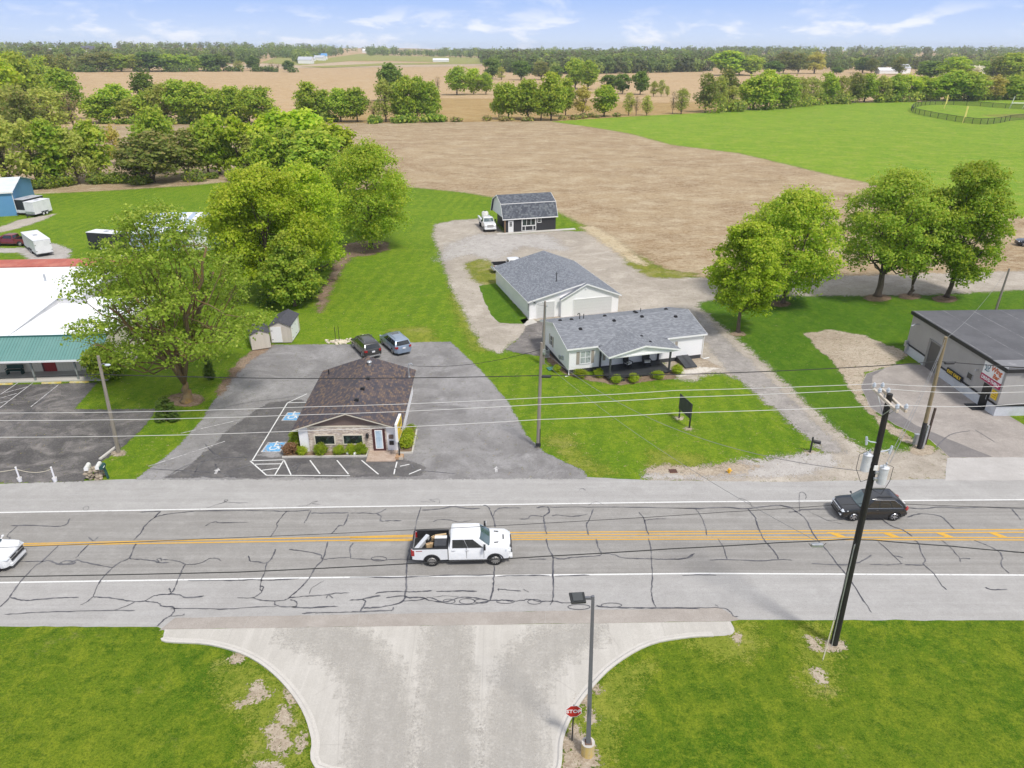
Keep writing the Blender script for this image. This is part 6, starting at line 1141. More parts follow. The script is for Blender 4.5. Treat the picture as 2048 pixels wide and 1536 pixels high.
def arch(x, r, zs, n=9): 
    return [(x - r * math.cos(math.pi * k / n), max(zs, r * .84 + r * math.sin(math.pi * k / n) - .02)) if 0 < k < n else (x - r * math.cos(math.pi * k / n) * 1.01, zs) for k in range(n + 1)]
def lower(S, name='body', mat=None, parent=None):
    zs, Wh = S['zs'], S['W'] / 2; ar = S['rw'] * 1.17
    bot = [(S['rear'], zs + .08)] + arch(S['xr'], ar, zs) + arch(S['xf'], ar, zs) + [(S['nose'], zs + .04)]
    bot = [b for b in bot if True]; top = S['top']; out = bot + top; n = len(out); cx = (S['rear'] + S['nose']) / 2; hl = (S['nose'] - S['rear']) / 2
    ys = [(-1, .1), (-.97, .04), (-.88, .0), (-.5, -.015), (0, -.02), (.5, -.015), (.88, 0), (.97, .04), (1, .1)]; vs = []
    for yf, ins in ys:
        for i, (x, z) in enumerate(out):
            xx = x - (S.get('bulge', .22)) * (yf ** 4) * max(0, (abs(x - cx) / hl - .78) / .22) * (1 if x > cx else -1)
            zz = z
            if i >= len(bot): zz = z - ins * min(1, max(0, (z - zs) / .3)) * .7
            wy = Wh * yf * (1 - .06 * max(0, z - .75) / .5) if z > .75 else Wh * yf * (1 - .03 * max(0, .75 - z) / .4)
            if abs(yf) == 1: wy *= 1 - .0
            if abs(yf) == 1 and i < len(bot) and z < zs + .12: wy *= .985
            vs.append((xx, wy, zz))
    m = len(ys); fs = [tuple(range(n))[::-1], tuple(range((m - 1) * n, m * n))] + [(a * n + i, a * n + (i + 1) % n, (a + 1) * n + (i + 1) % n, (a + 1) * n + i) for a in range(m - 1) for i in range(n)]
    b = MB(); b.add(vs, fs); o = b.build(name, mat or S['paint'], parent)
    import bmesh
    bm = bmesh.new(); bm.from_mesh(o.data); bmesh.ops.triangulate(bm, faces=[f for f in bm.faces if len(f.verts) > 4]); bm.to_mesh(o.data); bm.free()
    o.data.shade_smooth(); o.data.set_sharp_from_angle(angle=R(32)); return o
def cabin(S, parent):
    xw0, xw1, xr1, xr0, zb, zr, wb, wr = S['cab']
    def ring(xf, xr, w, z, bul):
        ys = [-1, -.92, -.5, 0, .5, .92, 1]
        return [(xf - bul * (y * y) * 1.0, w * y, z) for y in ys] + [(xr + bul * .5 * y * y, w * y, z) for y in ys[::-1]]
    mid = lambda a, b, k: a + (b - a) * k
    rings = [ring(xw0, xr0, wb, zb - .04, .1), ring(mid(xw0, xw1, .86), mid(xr0, xr1, .86), mid(wb, wr, .86), mid(zb, zr, .86), .1), ring(xw1 - .08, xr1 + .06, wr - .02, zr - .035, .1), ring(xw1 - .3, xr1 + .25, wr - .14, zr + .02, .08), ring(xw1 - .7, xr1 + .6, wr * .55, zr + .045, .02)]
    n = 14; vs = [v for r_ in rings for v in r_]; fs = [(a * n + i, a * n + (i + 1) % n, (a + 1) * n + (i + 1) % n, (a + 1) * n + i) for a in range(len(rings) - 1) for i in range(n)] + [tuple(range((len(rings) - 1) * n, len(rings) * n))]
    b = MB(); b.add(vs, fs); o = b.build('cabin', S['paint'], parent, fix=True); o.data.shade_smooth(); o.data.set_sharp_from_angle(angle=R(40))
    def sp(u, v, s): 
        x = mid(mid(xw0, xr0, u), mid(xw1, xr1, u), v); y = mid(wb, wr, v) + .012; bul = .1
        return (x - bul * (1 - u) * 1.0 + bul * .5 * u, s * y, mid(zb - .0, zr, v))
    for s in (-1, 1):
        for (u0, u1, v0, v1, t0, t1) in S['wins']:
            P = [sp(u0, v0, s), sp(u1, v0, s), sp(t1, v1, s), sp(t0, v1, s)]
            g = MB(); g.prism(P, (0, -s * .03, 0)); g.build('side_window', CGLASS, parent)
        if S.get('wtrim'):
            u0, u1, v0, v1, t0, t1 = S['wins'][0][0], S['wins'][-1][1], .05, S['wins'][0][3] + .03, S['wins'][0][4], S['wins'][-1][5]
            g = MB(); g.tube([Vector(sp(*q, s)) + Vector((0, s * .022, 0)) for q in ((u0, v0), (u1, v0), (u1 + .015, .3), (t1, v1), (t0, v1))], .011, 5); g.build('window_trim', CHROME, parent)
    def strip(xa, xb, wa, wb_, za, zb_, sgn, name, mat, k0=.08, k1=.84, m=.9):
        vs = []
        for k in (k0, k1):
            for y in (-1, -.6, 0, .6, 1):
                w = mid(wa, wb_, k); bul = .1 if sgn > 0 else .05
                vs.append((mid(xa, xb, k) - sgn * bul * (y * m) ** 2 + sgn * .014, w * y * m, mid(za, zb_, k) + .012))
        g = MB(); g.add(vs, [(i, i + 1, i + 6, i + 5) for i in range(4)]); q = g.build(name, mat, parent); sm = q.modifiers.new('solid', 'SOLIDIFY'); sm.thickness = .01; sm.offset = 0
    strip(xw0, xw1, wb, wr, zb, zr, 1, 'windscreen', WSH); strip(xr0, xr1, wb, wr, zb, zr, -1, 'rear_window', CGLASS, .14, .8, .86)
    return sp
def car(name, label, loc, rz, S, group=None):
    t = thing(name, label, S.get('cat', 'car'), loc, rz, group)
    lower(S, 'body', None, t); cabin(S, t)
    u = MB(); u.box(S['rear'] + .15, S['nose'] - .2, -S['W'] * .36, S['W'] * .36, S['zs'] - .02, .72); u.build('underbody', UNDER, t)
    wheels(t, (S['xf'], S['xr']), S['W'] / 2 - .02, S['rw'], S.get('rim', RIM), spokes=S.get('spokes', 6))
    Wh = S['W'] / 2
    for s in (-1, 1):
        x, z, sx_, sz = S['hl']; h = MB(); h.prism([(x, s * Wh * .66, z - sz), (x - .05, s * Wh * .9, z - sz), (x - sx_, s * Wh * .985, z + .02), (x - sx_ * .95, s * Wh * .97, z + sz), (x - .1, s * Wh * .7, z + sz)], (.035, s * .012, .0)); h.build('headlight', HEADL, t)
        x, z0, z1 = S['tl']; h = MB(); h.prism([(x + .035, s * Wh * .64, z0), (x + .055, s * Wh * .86, z0), (x + .2, s * (Wh * .955), z0), (x + .34, s * (Wh * .965), z0 + .02), (x + .3, s * Wh * .8, z0)], (.0, 0, z1 - z0)); h.build('tail_light', TAILL, t)
        mx = S['cab'][0] - .28; h = MB(); h.ball((mx, s * (Wh + .13), S['cab'][4] + .1), .07, .11, .085 if not S.get('bigmirror') else .16, 8, 6); h.tube([(mx, s * (Wh - .1), S['cab'][4] + .04), (mx, s * (Wh + .08), S['cab'][4] + .06)], .03, 6); h.build('mirror', S.get('mirror', S['paint']), t)
        for hx in S['handles']: h = MB(); h.box(hx - .09, hx + .09, s * (Wh * .975), s * (Wh * .975 + .03), S['cab'][4] - .16, S['cab'][4] - .12); h.build('door_handle', S.get('hmat', S['paint']), t)
        for lx in S.get('seams', ()): h = MB(); h.box(lx - .006, lx + .006, s * Wh * .93, s * (Wh * .987 + .006), S['zs'] + .1, S['cab'][4] - .04); h.build('door_seam', PLAST, t)
        h = MB(); h.box(S['xr'] + S['rw'] * 1.1, S['xf'] - S['rw'] * 1.1, s * (Wh * .93), s * (Wh * .985), S['zs'] - .05, S['zs'] + .06); h.build('sill', S.get('sillmat', PLAST), t)
    g = MB(); x, z0, z1 = S['gr']; g.prism([(x, -Wh * .6, z0), (x, Wh * .6, z0), (x - .06, Wh * .62, z1), (x - .06, -Wh * .62, z1)], (.04, 0, 0)); gr = g.build('grille', PLAST, t)
    if S.get('gbar'): g = MB(); g.box(x - .02, x + .05, -Wh * .62, Wh * .62, (z0 + z1) / 2 + .02, (z0 + z1) / 2 + .07); g.box(x - .05, x + .02, -Wh * .64, Wh * .64, z1 - .0, z1 + .035); g.build('grille_bar', CHROME, gr)
    p = MB(); p.box(S['nose'] - .14, S['nose'] + .02, -Wh * .7, Wh * .7, S['zs'] + .0, S['zs'] + .16); p.build('bumper', S.get('bump', PLAST), t)
    p = MB(); p.box(S['rear'] - .03, S['rear'] + .1, -Wh * .75, Wh * .75, S['zs'] + .06, S['zs'] + .24); p.build('bumper', S.get('rbump', PLAST), t)
    p = MB(); p.box(S['tl'][0] - .05, S['tl'][0] + .02, -.16, .16, S['tl'][1] - .06, S['tl'][1] + .1); p.build('number_plate', PLATE, t)
    for s in (-1, 1):
        if S.get('rails'): h = MB(); zr = S['cab'][5]; h.tube([(S['cab'][1] - .5, s * (S['cab'][7] - .14), zr + .01), (S['cab'][1] - .6, s * (S['cab'][7] - .14), zr + .09), (S['cab'][2] + .5, s * (S['cab'][7] - .14), zr + .08), (S['cab'][2] + .4, s * (S['cab'][7] - .14), zr + .0)], .022, 5); h.build('roof_rail', S['rails'], t)
    return t
SUV = dict(cat='car', W=1.86, zs=.32, rw=.38, xf=1.43, xr=-1.43, nose=2.36, rear=-2.38, paint=PB, cab=(1.2, .4, -1.55, -2.3, 1.05, 1.74, .87, .66), wins=((.12, .385, .08, .82, .16, .35), (.4, .66, .08, .82, .37, .65), (.68, .9, .1, .8, .67, .82)), wtrim=1,
    top=[(2.4, .55), (2.33, .8), (2.2, .94), (1.75, 1.02), (1.2, 1.08), (-1.9, 1.1), (-2.3, 1.05), (-2.4, .8), (-2.42, .55)], hl=(2.3, .84, .42, .07), tl=(-2.4, .86, 1.06), handles=(-.12, -1.05), seams=(.75, -.3, -1.2), gr=(2.36, .58, .86), gbar=1, rails=PLAST)
a, b = at(1703.5, 1043), at(1786.5, 1042.3); mid_ = (a + b) / 2
car('parked_car', '', (0, 0, 0), 0, SUV) if False else None
suv = car('suv_car', 'black compact suv driving left on the far lane behind the black pole', mid_ + Vector((0, .88, .02)), R(180) + math.atan2(b.y - a.y, b.x - a.x), SUV)
h = MB(); [h.box(2.22, 2.36, s * .62 - .14, s * .62 + .14, .44, .54) for s in (-1,)]; h.build('fog_light', HEADL, suv); h = MB(); h.box(2.22, 2.36, .48, .76, .44, .54); h.build('fog_light', HEADL, suv)
BIG = dict(SUV, paint=PW, W=2.05, rw=.4, zs=.34, xf=1.53, xr=-1.53, nose=2.56, rear=-2.6, cab=(1.35, .6, -2.2, -2.48, 1.18, 1.88, .94, .74), wins=((.12, .34, .08, .84, .15, .33), (.36, .6, .08, .84, .345, .6), (.63, .93, .08, .84, .62, .92)), wtrim=0,
    top=[(2.6, .6), (2.57, .9), (2.44, 1.1), (1.9, 1.17), (1.3, 1.2), (-2.1, 1.22), (-2.5, 1.18), (-2.6, .9), (-2.62, .6)], hl=(2.5, 1.0, .45, .07), tl=(-2.6, .9, 1.3), handles=(-.1, -1.1), seams=(.8, -.35, -1.4), gr=(2.57, .66, 1.0), rails=CHROME, bulge=.34, bump=PW)
g = at(49, 1116, .55); car('suv_car', 'white full size suv entering the frame at the left edge of the road', (g.x - 3.05, at(40, 1146).y + .9, .02), R(1.2), BIG)
VAN = dict(cat='car', W=1.97, zs=.28, rw=.35, xf=1.5, xr=-1.5, nose=2.5, rear=-2.55, paint=PBL, cab=(1.75, .55, -2.15, -2.48, 1.08, 1.72, .93, .72), wins=((.14, .36, .08, .84, .19, .34), (.38, .64, .08, .84, .36, .63), (.66, .94, .08, .84, .65, .93)),
    top=[(2.52, .5), (2.46, .75), (2.3, .9), (2.05, .98), (1.6, 1.08), (-2.2, 1.1), (-2.48, 1.08), (-2.56, .8), (-2.58, .5)], hl=(2.4, .78, .5, .07), tl=(-2.57, .88, 1.1), handles=(.05, -.3), seams=(.75, -.2, -1.3), gr=(2.46, .5, .7), rails=PBL, bump=PBL, rbump=PBL, bulge=.3)
def park(fl, rl, half):
    a, b = at(*fl), at(*rl); d = (a - b).normalized(); n = Vector((d.y, -d.x, 0)); return (a + b) / 2 + n * half, math.atan2(d.y, d.x)
c, rz = park((765, 690.5), (785, 708.2), .95); van = car('minivan_car', 'pale steel blue minivan parked nose out at the lawn edge', c + Vector((0, 0, .02)), rz, VAN)
SR = MB(); SR.box(-.4, .1, -.42, .42, 1.755, 1.775); SR.build('sunroof', CGLASS, van)
DVAN = dict(VAN, paint=PG, W=1.98, rw=.36, cab=(1.6, .7, -2.15, -2.5, 1.1, 1.76, .93, .74), rails=CHROME, rbump=CHROME, hmat=CHROME)
c, rz = park((707.7, 697.5), (724.3, 715.2), .95); car('minivan_car', 'dark graphite minivan with red tail lamps parked behind the office', c + Vector((0, 0, .02)), rz, DVAN)
# ---------------------------------------------------------------- pickups
def pickup(name, label, loc, rz, P, cargo=False, full=True, scale=1.):
    S = dict(cat='truck', W=2.06, zs=.52, rw=.43, xf=2.02, xr=-2.02, nose=3.0, rear=-.62, paint=P, rim=RIMD, spokes=10, bump=P, mirror=PLAST, bigmirror=1, hmat=P, hl=(2.93, 1.16, .4, .1), gr=(2.98, .72, 1.22), bulge=.2)
    t = thing(name, label, 'pickup truck', loc, rz); t.scale = (scale,) * 3
    # front body: only the front wheel arch
    zs, Wh = .52, 1.03; ar = .56
    bot = [(-.95, zs)] + arch(2.02, .5, zs) + [(3.0, zs + .02)]; top = [(3.08, .62), (3.06, 1.0), (2.98, 1.32), (2.75, 1.43), (1.6, 1.48), (1.25, 1.4), (.0, 1.37), (-.95, 1.37)]
    out = bot + top; n = len(out); ys = [(-1, .07), (-.975, .03), (-.88, 0), (-.4, -.02), (0, -.035), (.4, -.02), (.88, 0), (.975, .03), (1, .07)]; vs = []
    for yf, ins in ys:
        for i, (x, z) in enumerate(out):
            xx = x - .22 * yf ** 4 * max(0, (x - 2.2) / .86); zz = z - (ins if i >= len(bot) and z > .9 else 0); wy = Wh * yf * (1 - .05 * max(0, z - 1.1) / .4); vs.append((xx, wy, zz))
    m = len(ys); b = MB(); b.add(vs, [tuple(range(n))[::-1], tuple(range((m - 1) * n, m * n))] + [(a * n + i, a * n + (i + 1) % n, (a + 1) * n + (i + 1) % n, (a + 1) * n + i) for a in range(m - 1) for i in range(n)])
    o = b.build('body', P, t); import bmesh; bm = bmesh.new(); bm.from_mesh(o.data); bmesh.ops.triangulate(bm, faces=[f for f in bm.faces if len(f.verts) > 4]); bm.to_mesh(o.data); bm.free(); o.data.shade_smooth(); o.data.set_sharp_from_angle(angle=R(30))
    S['cab'] = (1.82, .95, -.82, -.93, 1.38, 2.04, .985, .82); S['wins'] = ((.17, .54, .04, .86, .21, .52), (.55, .93, .04, .86, .535, .94)); cabin(S, t)
    # load bed with open top
    def side(s):
        pts = [(-1.0, zs + .02), (-1.0, 1.36), (-3.22, 1.36), (-3.26, .62), (-3.1, zs + .05)] + [(q[0], q[1]) for q in arch(-2.02, .5, zs)]
        w = MB(); y0, y1 = sorted((s * Wh, s * (Wh - .12))); w.prism([(x, y0, z) for x, z in pts], (0, y1 - y0, 0)); q = w.build('bed_side', P, t, bevel=.02); w = MB(); w.box(-3.2, -1.0, min(s * (Wh - .14), s * (Wh - .01)), max(s * (Wh - .14), s * (Wh - .01)), 1.362, 1.395); w.build('rail_cap', PLAST, q)
    side(1); side(-1)
    w = MB(); w.box(-3.2, -1.0, -.9, .9, .78, .84); w.box(-1.06, -1.01, -.9, .9, .84, 1.36); w.box(-3.1, -1.05, -.915, -.9, .84, 1.35); w.box(-3.1, -1.05, .9, .915, .84, 1.35); w.build('bed_liner', PLAST, t)
    w = MB(); w.box(-3.29, -3.2, -.92, .92, .72, 1.37); tg = w.build('tailgate', P, t, bevel=.02); w = MB(); w.box(-3.3, -3.2, -.92, .92, 1.372, 1.4); w.build('rail_cap', PLAST, tg)
    w = MB(); w.box(-3.42, -3.24, -.98, .98, .52, .7); w.build('bumper', PLAST if full else CHROME, t, bevel=.03)
    w = MB(); w.box(2.93, 3.12, -.93, .93, .5, .68); w.build('bumper', P, t, bevel=.05)
    u = MB(); u.box(-3.2, 2.7, -.72, .72, .48, .95); u.build('underbody', UNDER, t)
    wheels(t, (2.02, -2.02), 1.03, .43, RIMD if full else RIM, .28, 10)
    for s in (-1, 1):
        h = MB(); h.prism([(3.02, s * .62, 1.06), (2.94, s * .93, 1.06), (2.66, s * 1.03, 1.12), (2.66, s * 1.02, 1.26), (2.94, s * .78, 1.27)], (.05, s * .015, 0)); h.build('headlight', HEADL, t)
        h = MB(); h.box(-3.3, -3.1, s * .88, s * 1.045, .88, 1.3); h.build('tail_light', TAILL, t)
        h = MB(); h.box(1.28, 1.42, min(s * 1.1, s * 1.36), max(s * 1.1, s * 1.36), 1.46, 1.76); h.tube([(1.4, s * .95, 1.52), (1.36, s * 1.2, 1.54)], .035, 6); mi_ = h.build('mirror', PLAST, t, bevel=.03); h = MB(); h.box(1.42, 1.45, min(s * 1.13, s * 1.34), max(s * 1.13, s * 1.34), 1.6, 1.75); h.build('mirror_cap', P, mi_)
        for hx in (.25, -.62): h = MB(); h.box(hx - .12, hx + .12, min(s * 1.02, s * 1.055), max(s * 1.02, s * 1.055), 1.24, 1.29); h.build('door_handle', P, t)
        for lx in (1.3, .2, -.96): h = MB(); h.box(lx - .008, lx + .008, min(s * .95, s * 1.033), max(s * .95, s * 1.033), .62, 1.43); h.build('door_seam', PLAST, t)
        h = MB(); h.tube([(1.4, s * 1.02, .44), (-.9, s * 1.02, .44)], .06, 8); h.build('running_board', PLAST, t)
        for wx in (2.02, -2.02):
            h = MB(); h.tube([(wx - .52 * math.cos(a), s * 1.03, .42 + .52 * math.sin(a)) for a in [math.pi * k / 10 for k in range(11)]], .045, 6); h.build('wheel_arch_trim', PLAST, t)
    g = MB(); g.prism([(3.07, -.6, .72), (3.07, .6, .72), (3.0, .6, 1.24), (3.0, -.6, 1.24)], (.04, 0, 0)); gr = g.build('grille', PLAST, t)
    if full:
        h = MB(); h.box(2.5, 2.58, -.24, .24, 1.44, 1.487); h.build('bonnet_vent', PLAST, t)
        for s in (-1, 1): h = MB(); h.prism([(1.95, s * .55, 1.5), (2.25, s * .5, 1.49), (2.2, s * .6, 1.49), (1.95, s * .62, 1.5)], (0, 0, .012)); h.build('bonnet_vent', PLAST, t)
        h = MB(); h.box(-3.0, -2.6, -1.036, -1.028, 1.22, 1.27); h.build('decal', REDTAG, t)
    return t
a, b = at(865, 1133), at(990.5, 1130.5); d = b - a; PT = ((a + b) / 2 + Vector((-d.y, d.x, 0)).normalized() * .98, math.atan2(d.y, d.x))
pickup('pickup_truck', 'white crew cab pickup with loaded bed driving right past the white line', PT[0] + Vector((0, 0, .02)), PT[1], PW)
def onbed(x, y, z): return frame_pt((PT[0], PT[1]), x, y, z + .02)
t = thing('cabinet', 'dark grey box cabinet with white top standing in the white pickup bed', 'box', onbed(-1.48, -.3, .84), PT[1]); w = MB(); w.box(-.38, .4, -.5, .45, 0, .66); w.build('case', CHAR, t, bevel=.02); w = MB(); w.box(-.38, .4, .2, .46, .662, .7); w.build('top_edge', WHITE, t)
t = thing('ladder_box', 'long pale plastic crate leaning in the back of the pickup bed', 'crate', onbed(-2.72, -.1, .84), PT[1] + R(60)); w = MB(); w.prism([(-.75, -.12, .0), (.75, -.12, .2), (.75, -.12, .52), (-.75, -.12, .32)], (0, .26, 0)); w.build('case', M('pale_grey_plastic', (.5, .52, .55), .5), t, bevel=.03); w = MB(); w.box(-.62, -.5, -.15, -.11, .1, .22); w.box(.3, .5, -.15, -.11, .2, .36); w.build('slot', PLAST, t)
CARD = M('tan_carton', (.5, .36, .2), .8)
for x, y, rz, lab in ((-2.3, -.3, .4, 'left of two tan cartons standing in the pickup bed'), (-2.08, -.22, -.2, 'right of two tan cartons standing in the pickup bed'), (-2.0, .45, .7, 'tan carton standing at the far side of the pickup bed')):
    t = thing('carton', lab, 'carton', onbed(x, y, .84), PT[1] + rz, 'tan cartons in the pickup bed'); w = MB(); w.box(-.12, .12, -.1, .1, 0, .42); w.build('case', CARD, t, bevel=.015); w = MB(); w.box(-.125, .125, -.03, .03, .421, .43); w.build('tape', M('brown_tape', (.3, .17, .08), .5), t)
t = thing('plank', 'short tan board lying across the front of the pickup bed', 'board', onbed(-1.5, .55, 1.3), PT[1] + .2); w = MB(); w.box(-.4, .35, -.08, .08, 0, .03); w.build('board', CARD, t)
pickup('pickup_truck', 'dark red pickup parked by the white trailer at the left edge', at(20, 493) + Vector((0, 1, 0)), R(176), PR_, full=False, scale=.93)
pickup('pickup_truck', 'white pickup mostly hidden behind the white garage', (lambda q: Vector((q.x, q.y, 0)))(at(1026, 524, 1.35)), R(14), PW, full=False, scale=.95)
# ---------------------------------------------------------------- white utility truck beside the barn
a, b = at(967.5, 463), at(990.5, 461.8); fx = (a + b) / 2; d = (b - a).normalized(); hd = Vector((d.y, -d.x, 0)); rz = math.atan2(hd.y, hd.x)
t = thing('utility_truck', 'white flatbed utility truck with tank parked beside the black barn', 'truck', fx - hd * 2.0, rz)
S = dict(W=2.2, zs=.55, rw=.46, xf=1.9, xr=-2.2, nose=2.9, rear=-.3, paint=PW, bulge=.25, top=[(2.95, .8), (2.9, 1.3), (2.7, 1.5), (1.5, 1.62), (-.2, 1.62), (-.3, 1.5), (-.32, .8)], cab=(1.5, 1.05, -.15, -.25, 1.58, 2.3, 1.0, .85), wins=((.14, .8, .08, .84, .2, .8),))
Sb = dict(S); zs, Wh = .55, 1.1
w = MB(); w.prism([(x, -1.05, z) for x, z in [(-.3, zs), (1.38, zs)] + [q for q in arch(1.9, .53, zs)][1:] + [(2.9, zs)] + S['top']], (0, 2.1, 0)); o = w.build('body', PW, t, bevel=.06); cabin(S, t)
u = MB(); u.box(-3.6, 2.6, -.6, .6, .5, 1.0); u.build('chassis', UNDER, t); wheels(t, (1.9, -2.2), 1.1, .46, RIM, .3)
w = MB(); w.box(-3.7, -.4, -1.15, 1.15, 1.02, 1.12); w.build('flatbed', STEEL, t)
for s in (-1, 1):
    w = MB(); w.box(-3.6, -.5, min(s * .82, s * 1.14), max(s * .82, s * 1.14), 1.122, 1.75); tb = w.build('tool_box', PW, t, bevel=.02); h = MB(); [h.box(x - .01, x + .01, min(s * 1.13, s * 1.155), max(s * 1.13, s * 1.155), 1.15, 1.72) for x in (-2.6, -1.5)]; h.build('box_seam', PLAST, tb)
    h = MB(); h.box(2.8, 2.96, s * .72 - .16, s * .72 + .16, 1.05, 1.3); h.build('headlight', HEADL, t); h = MB(); h.box(1.2, 1.35, min(s * 1.15, s * 1.4), max(s * 1.15, s * 1.4), 1.65, 2.0); h.tube([(1.28, s * 1.0, 1.75), (1.28, s * 1.2, 1.78)], .03, 5); h.build('mirror', PLAST, t)
w = MB(); w.box(2.88, 3.0, -.55, .55, .95, 1.38); w.build('grille', CHROME, t); w = MB(); w.box(2.9, 3.08, -1.08, 1.08, .52, .78); w.build('bumper', PW, t, bevel=.05)
w = MB(); w.cyl((-1.6, -.1, 1.12), .62, 1.55, 14); w.ball((-1.6, -.1, 2.68), .62, .62, .25, 14, 6); tk_ = w.build('tank', M('white_tank_plastic', (.64, .64, .6), .55, layers=((2, (.5, .48, .43), .5, .7),)), t, smooth=True); w = MB(); w.cyl((-1.6, -.1, 2.9), .2, .08, 12); w.build('tank_lid', PLAST, tk_)
w = MB(); w.box(-3.3, -2.5, -.5, .5, 1.125, 1.6); w.build('pump_box', M('rusty_box', (.3, .17, .1), .8), t)
# ---------------------------------------------------------------- box trailers
def trailer(label, c, rz, L, Wd, Hh, wall, roof, nose='flat', low=STEEL, doors=True, tongue=1):
    t = thing('box_trailer', label, 'trailer', c, rz, 'enclosed cargo trailers'); z0 = .5
    w = MB()
    if nose == 'flat': w.box(-L / 2, L / 2, -Wd / 2, Wd / 2, z0, z0 + Hh)
    else: w.prism([(-L / 2, -Wd / 2, z0), (L / 2 - .6, -Wd / 2, z0), (L / 2, 0, z0), (L / 2 - .6, Wd / 2, z0), (-L / 2, Wd / 2, z0)], (0, 0, Hh))
    w.build('body', wall, t, bevel=.04); q = L / 2 if nose == 'flat' else L / 2 - .55
    w = MB(); w.box(-L / 2 - .03, q + .03, -Wd / 2 - .03, Wd / 2 + .03, z0 + Hh, z0 + Hh + .09); rf_ = w.build('roof', roof, t, bevel=.03); w = MB(); w.box(-.3, .3, -.3, .3, z0 + Hh + .09, z0 + Hh + .17); w.build('roof_vent', STEEL, rf_)
    w = MB(); w.box(-L / 2 - .02, q + .02, -Wd / 2 - .02, Wd / 2 + .02, z0 - .06, z0 + .02); w.build('chassis', PLAST, t)
    if doors:
        w = MB(); w.box(-L / 2 - .045, -L / 2 - .01, -Wd / 2 + .08, Wd / 2 - .08, z0 + .1, z0 + Hh - .1); dr = w.build('rear_door', wall, t); w = MB()
        for y in (-Wd / 2 + .12, Wd / 2 - .12): w.box(-L / 2 - .09, -L / 2 - .045, y - .08, y + .08, z0 + .45, z0 + .52); w.box(-L / 2 - .09, -L / 2 - .045, y - .08, y + .08, z0 + 1.4, z0 + 1.47)
        w.build('hinge', PLAST, dr)
    if low: w = MB(); w.box(q + .005, q + .03, -Wd / 2 + .02, Wd / 2 - .02, z0, z0 + .55); w.build('stone_guard', low, t)
    for x in (-.45, .4):
        for s in (-1, 1):
            w = MB(); w.tube([(x - .2, s * (Wd / 2 - .2), .36), (x - .2, s * (Wd / 2 + .06), .36)], .36, 18); wo = w.build('wheel', TYRE, t); w = MB(); w.tube([(x - .2, s * (Wd / 2 + .05), .36), (x - .2, s * (Wd / 2 + .08), .36)], .22, 12); w.build('rim', HUBW, wo)
    for s in (-1, 1): w = MB(); w.box(-1.1, .65, min(s * Wd / 2, s * (Wd / 2 + .12)), max(s * Wd / 2, s * (Wd / 2 + .12)), .72, .82); w.build('mudguard', PLAST, t)
    w = MB(); w.tube([(L / 2 - .1, -.6, .45), (L / 2 + 1.2, 0, .45)], .05, 6); w.tube([(L / 2 - .1, .6, .45), (L / 2 + 1.2, 0, .45)], .05, 6); w.tube([(L / 2 + .9, 0, .0), (L / 2 + .9, 0, .8)], .05, 6); w.build('tongue', PLAST, t)
    return t
TWH, TBK = M('white_trailer_skin', (.72, .73, .75), .4, layers=((1, (.62, .63, .65), .45, .7),)), M('black_trailer_skin', (.025, .027, .035), .4)
def from_corners(p0, p1, p2, z=.45):
    """p0-p1 short end seen in the photo, p1-p2 a long side; x axis points from the far end to the p0-p1 end"""
    a, b, c = at(*p0, z), at(*p1, z), at(*p2, z); ax = (b - c); L = ax.length; ax.normalize(); Wd = abs((a - b).dot(Vector((ax.y, -ax.x, 0)))); side = Vector((ax.y, -ax.x, 0)); side *= 1 if (a - b).dot(side) > 0 else -1
    ctr = (b + c) / 2 + side * Wd / 2; ctr.z = 0; return ctr, math.atan2(ax.y, ax.x), L, Wd
c, rz, L, Wd = from_corners((108, 505), (73.8, 510), (49, 491)); trailer('white cargo trailer with closed rear door beside the dark red pickup', c, rz + math.pi, L, Wd, 2.1, TWH, TWH)
c, rz, L, Wd = from_corners((45, 431), (71, 430), (105.3, 421)); trailer('white cargo trailer with twin wheels parked by the blue workshop', c, rz, L, min(Wd, 2.6), 2.3, TWH, TWH); n = Vector((-math.sin(rz), math.cos(rz), 0))
trailer('black cargo trailer between the white trailer and the blue workshop', c - n * 3.4 * (1 if n.x > 0 else -1) + Vector((.5, 1.2, 0)), rz, L + .6, 2.5, 2.5, TBK, M('grey_trailer_roof', (.4, .41, .43), .5), low=TWH)
a, b = at(180, 499), at(243, 503); d = (b - a).normalized(); trailer('black cargo trailer with white roof behind the big tree', (a + b) / 2 + Vector((-d.y, d.x, 0)) * 1.15 - Vector((0, 0, 0)), math.atan2(d.y, d.x), (b - a).length, 2.3, 2.3, TBK, TWH, nose='v', low=None)
DK_ = dict(SUV, paint=PB, rails=PLAST); car('suv_car', 'dark car cut off by the right edge beyond the gravel lane', at(2062, 492), R(165), DK_)
# ---------------------------------------------------------------- poles, wires, signs, small things
WOODG = M('weathered_pole_wood', (.27, .24, .2), .9, layers=((1.2, (.2, .17, .14), .4, .7, (5, 5, .3)), (4, (.34, .31, .27), .55, .75, (4, 4, .3))))
WOODY = M('yellow_pole_wood', (.27, .215, .125), .9, layers=((1.2, (.19, .145, .08), .4, .7, (5, 5, .3)),)); CREO = M('black_pole_wood', (.012, .011, .01), .7, layers=((3, (.03, .027, .024), .5, .75, (4, 4, .3)),))
ARMW = M('bleached_crossarm_wood', (.56, .5, .42), .85, layers=((2, (.44, .36, .27), .45, .7),)); PORC = M('insulator_grey', (.5, .55, .6), .25); XFMR = M('transformer_grey', (.6, .62, .64), .5, layers=((2, (.42, .44, .46), .45, .7),)); CABLE = M('black_cable', (.02, .02, .02), .6); ALU = M('bare_aluminium_wire', (.6, .6, .58), .5, .2); WIREG = M('grey_service_wire', (.2, .2, .2), .6)
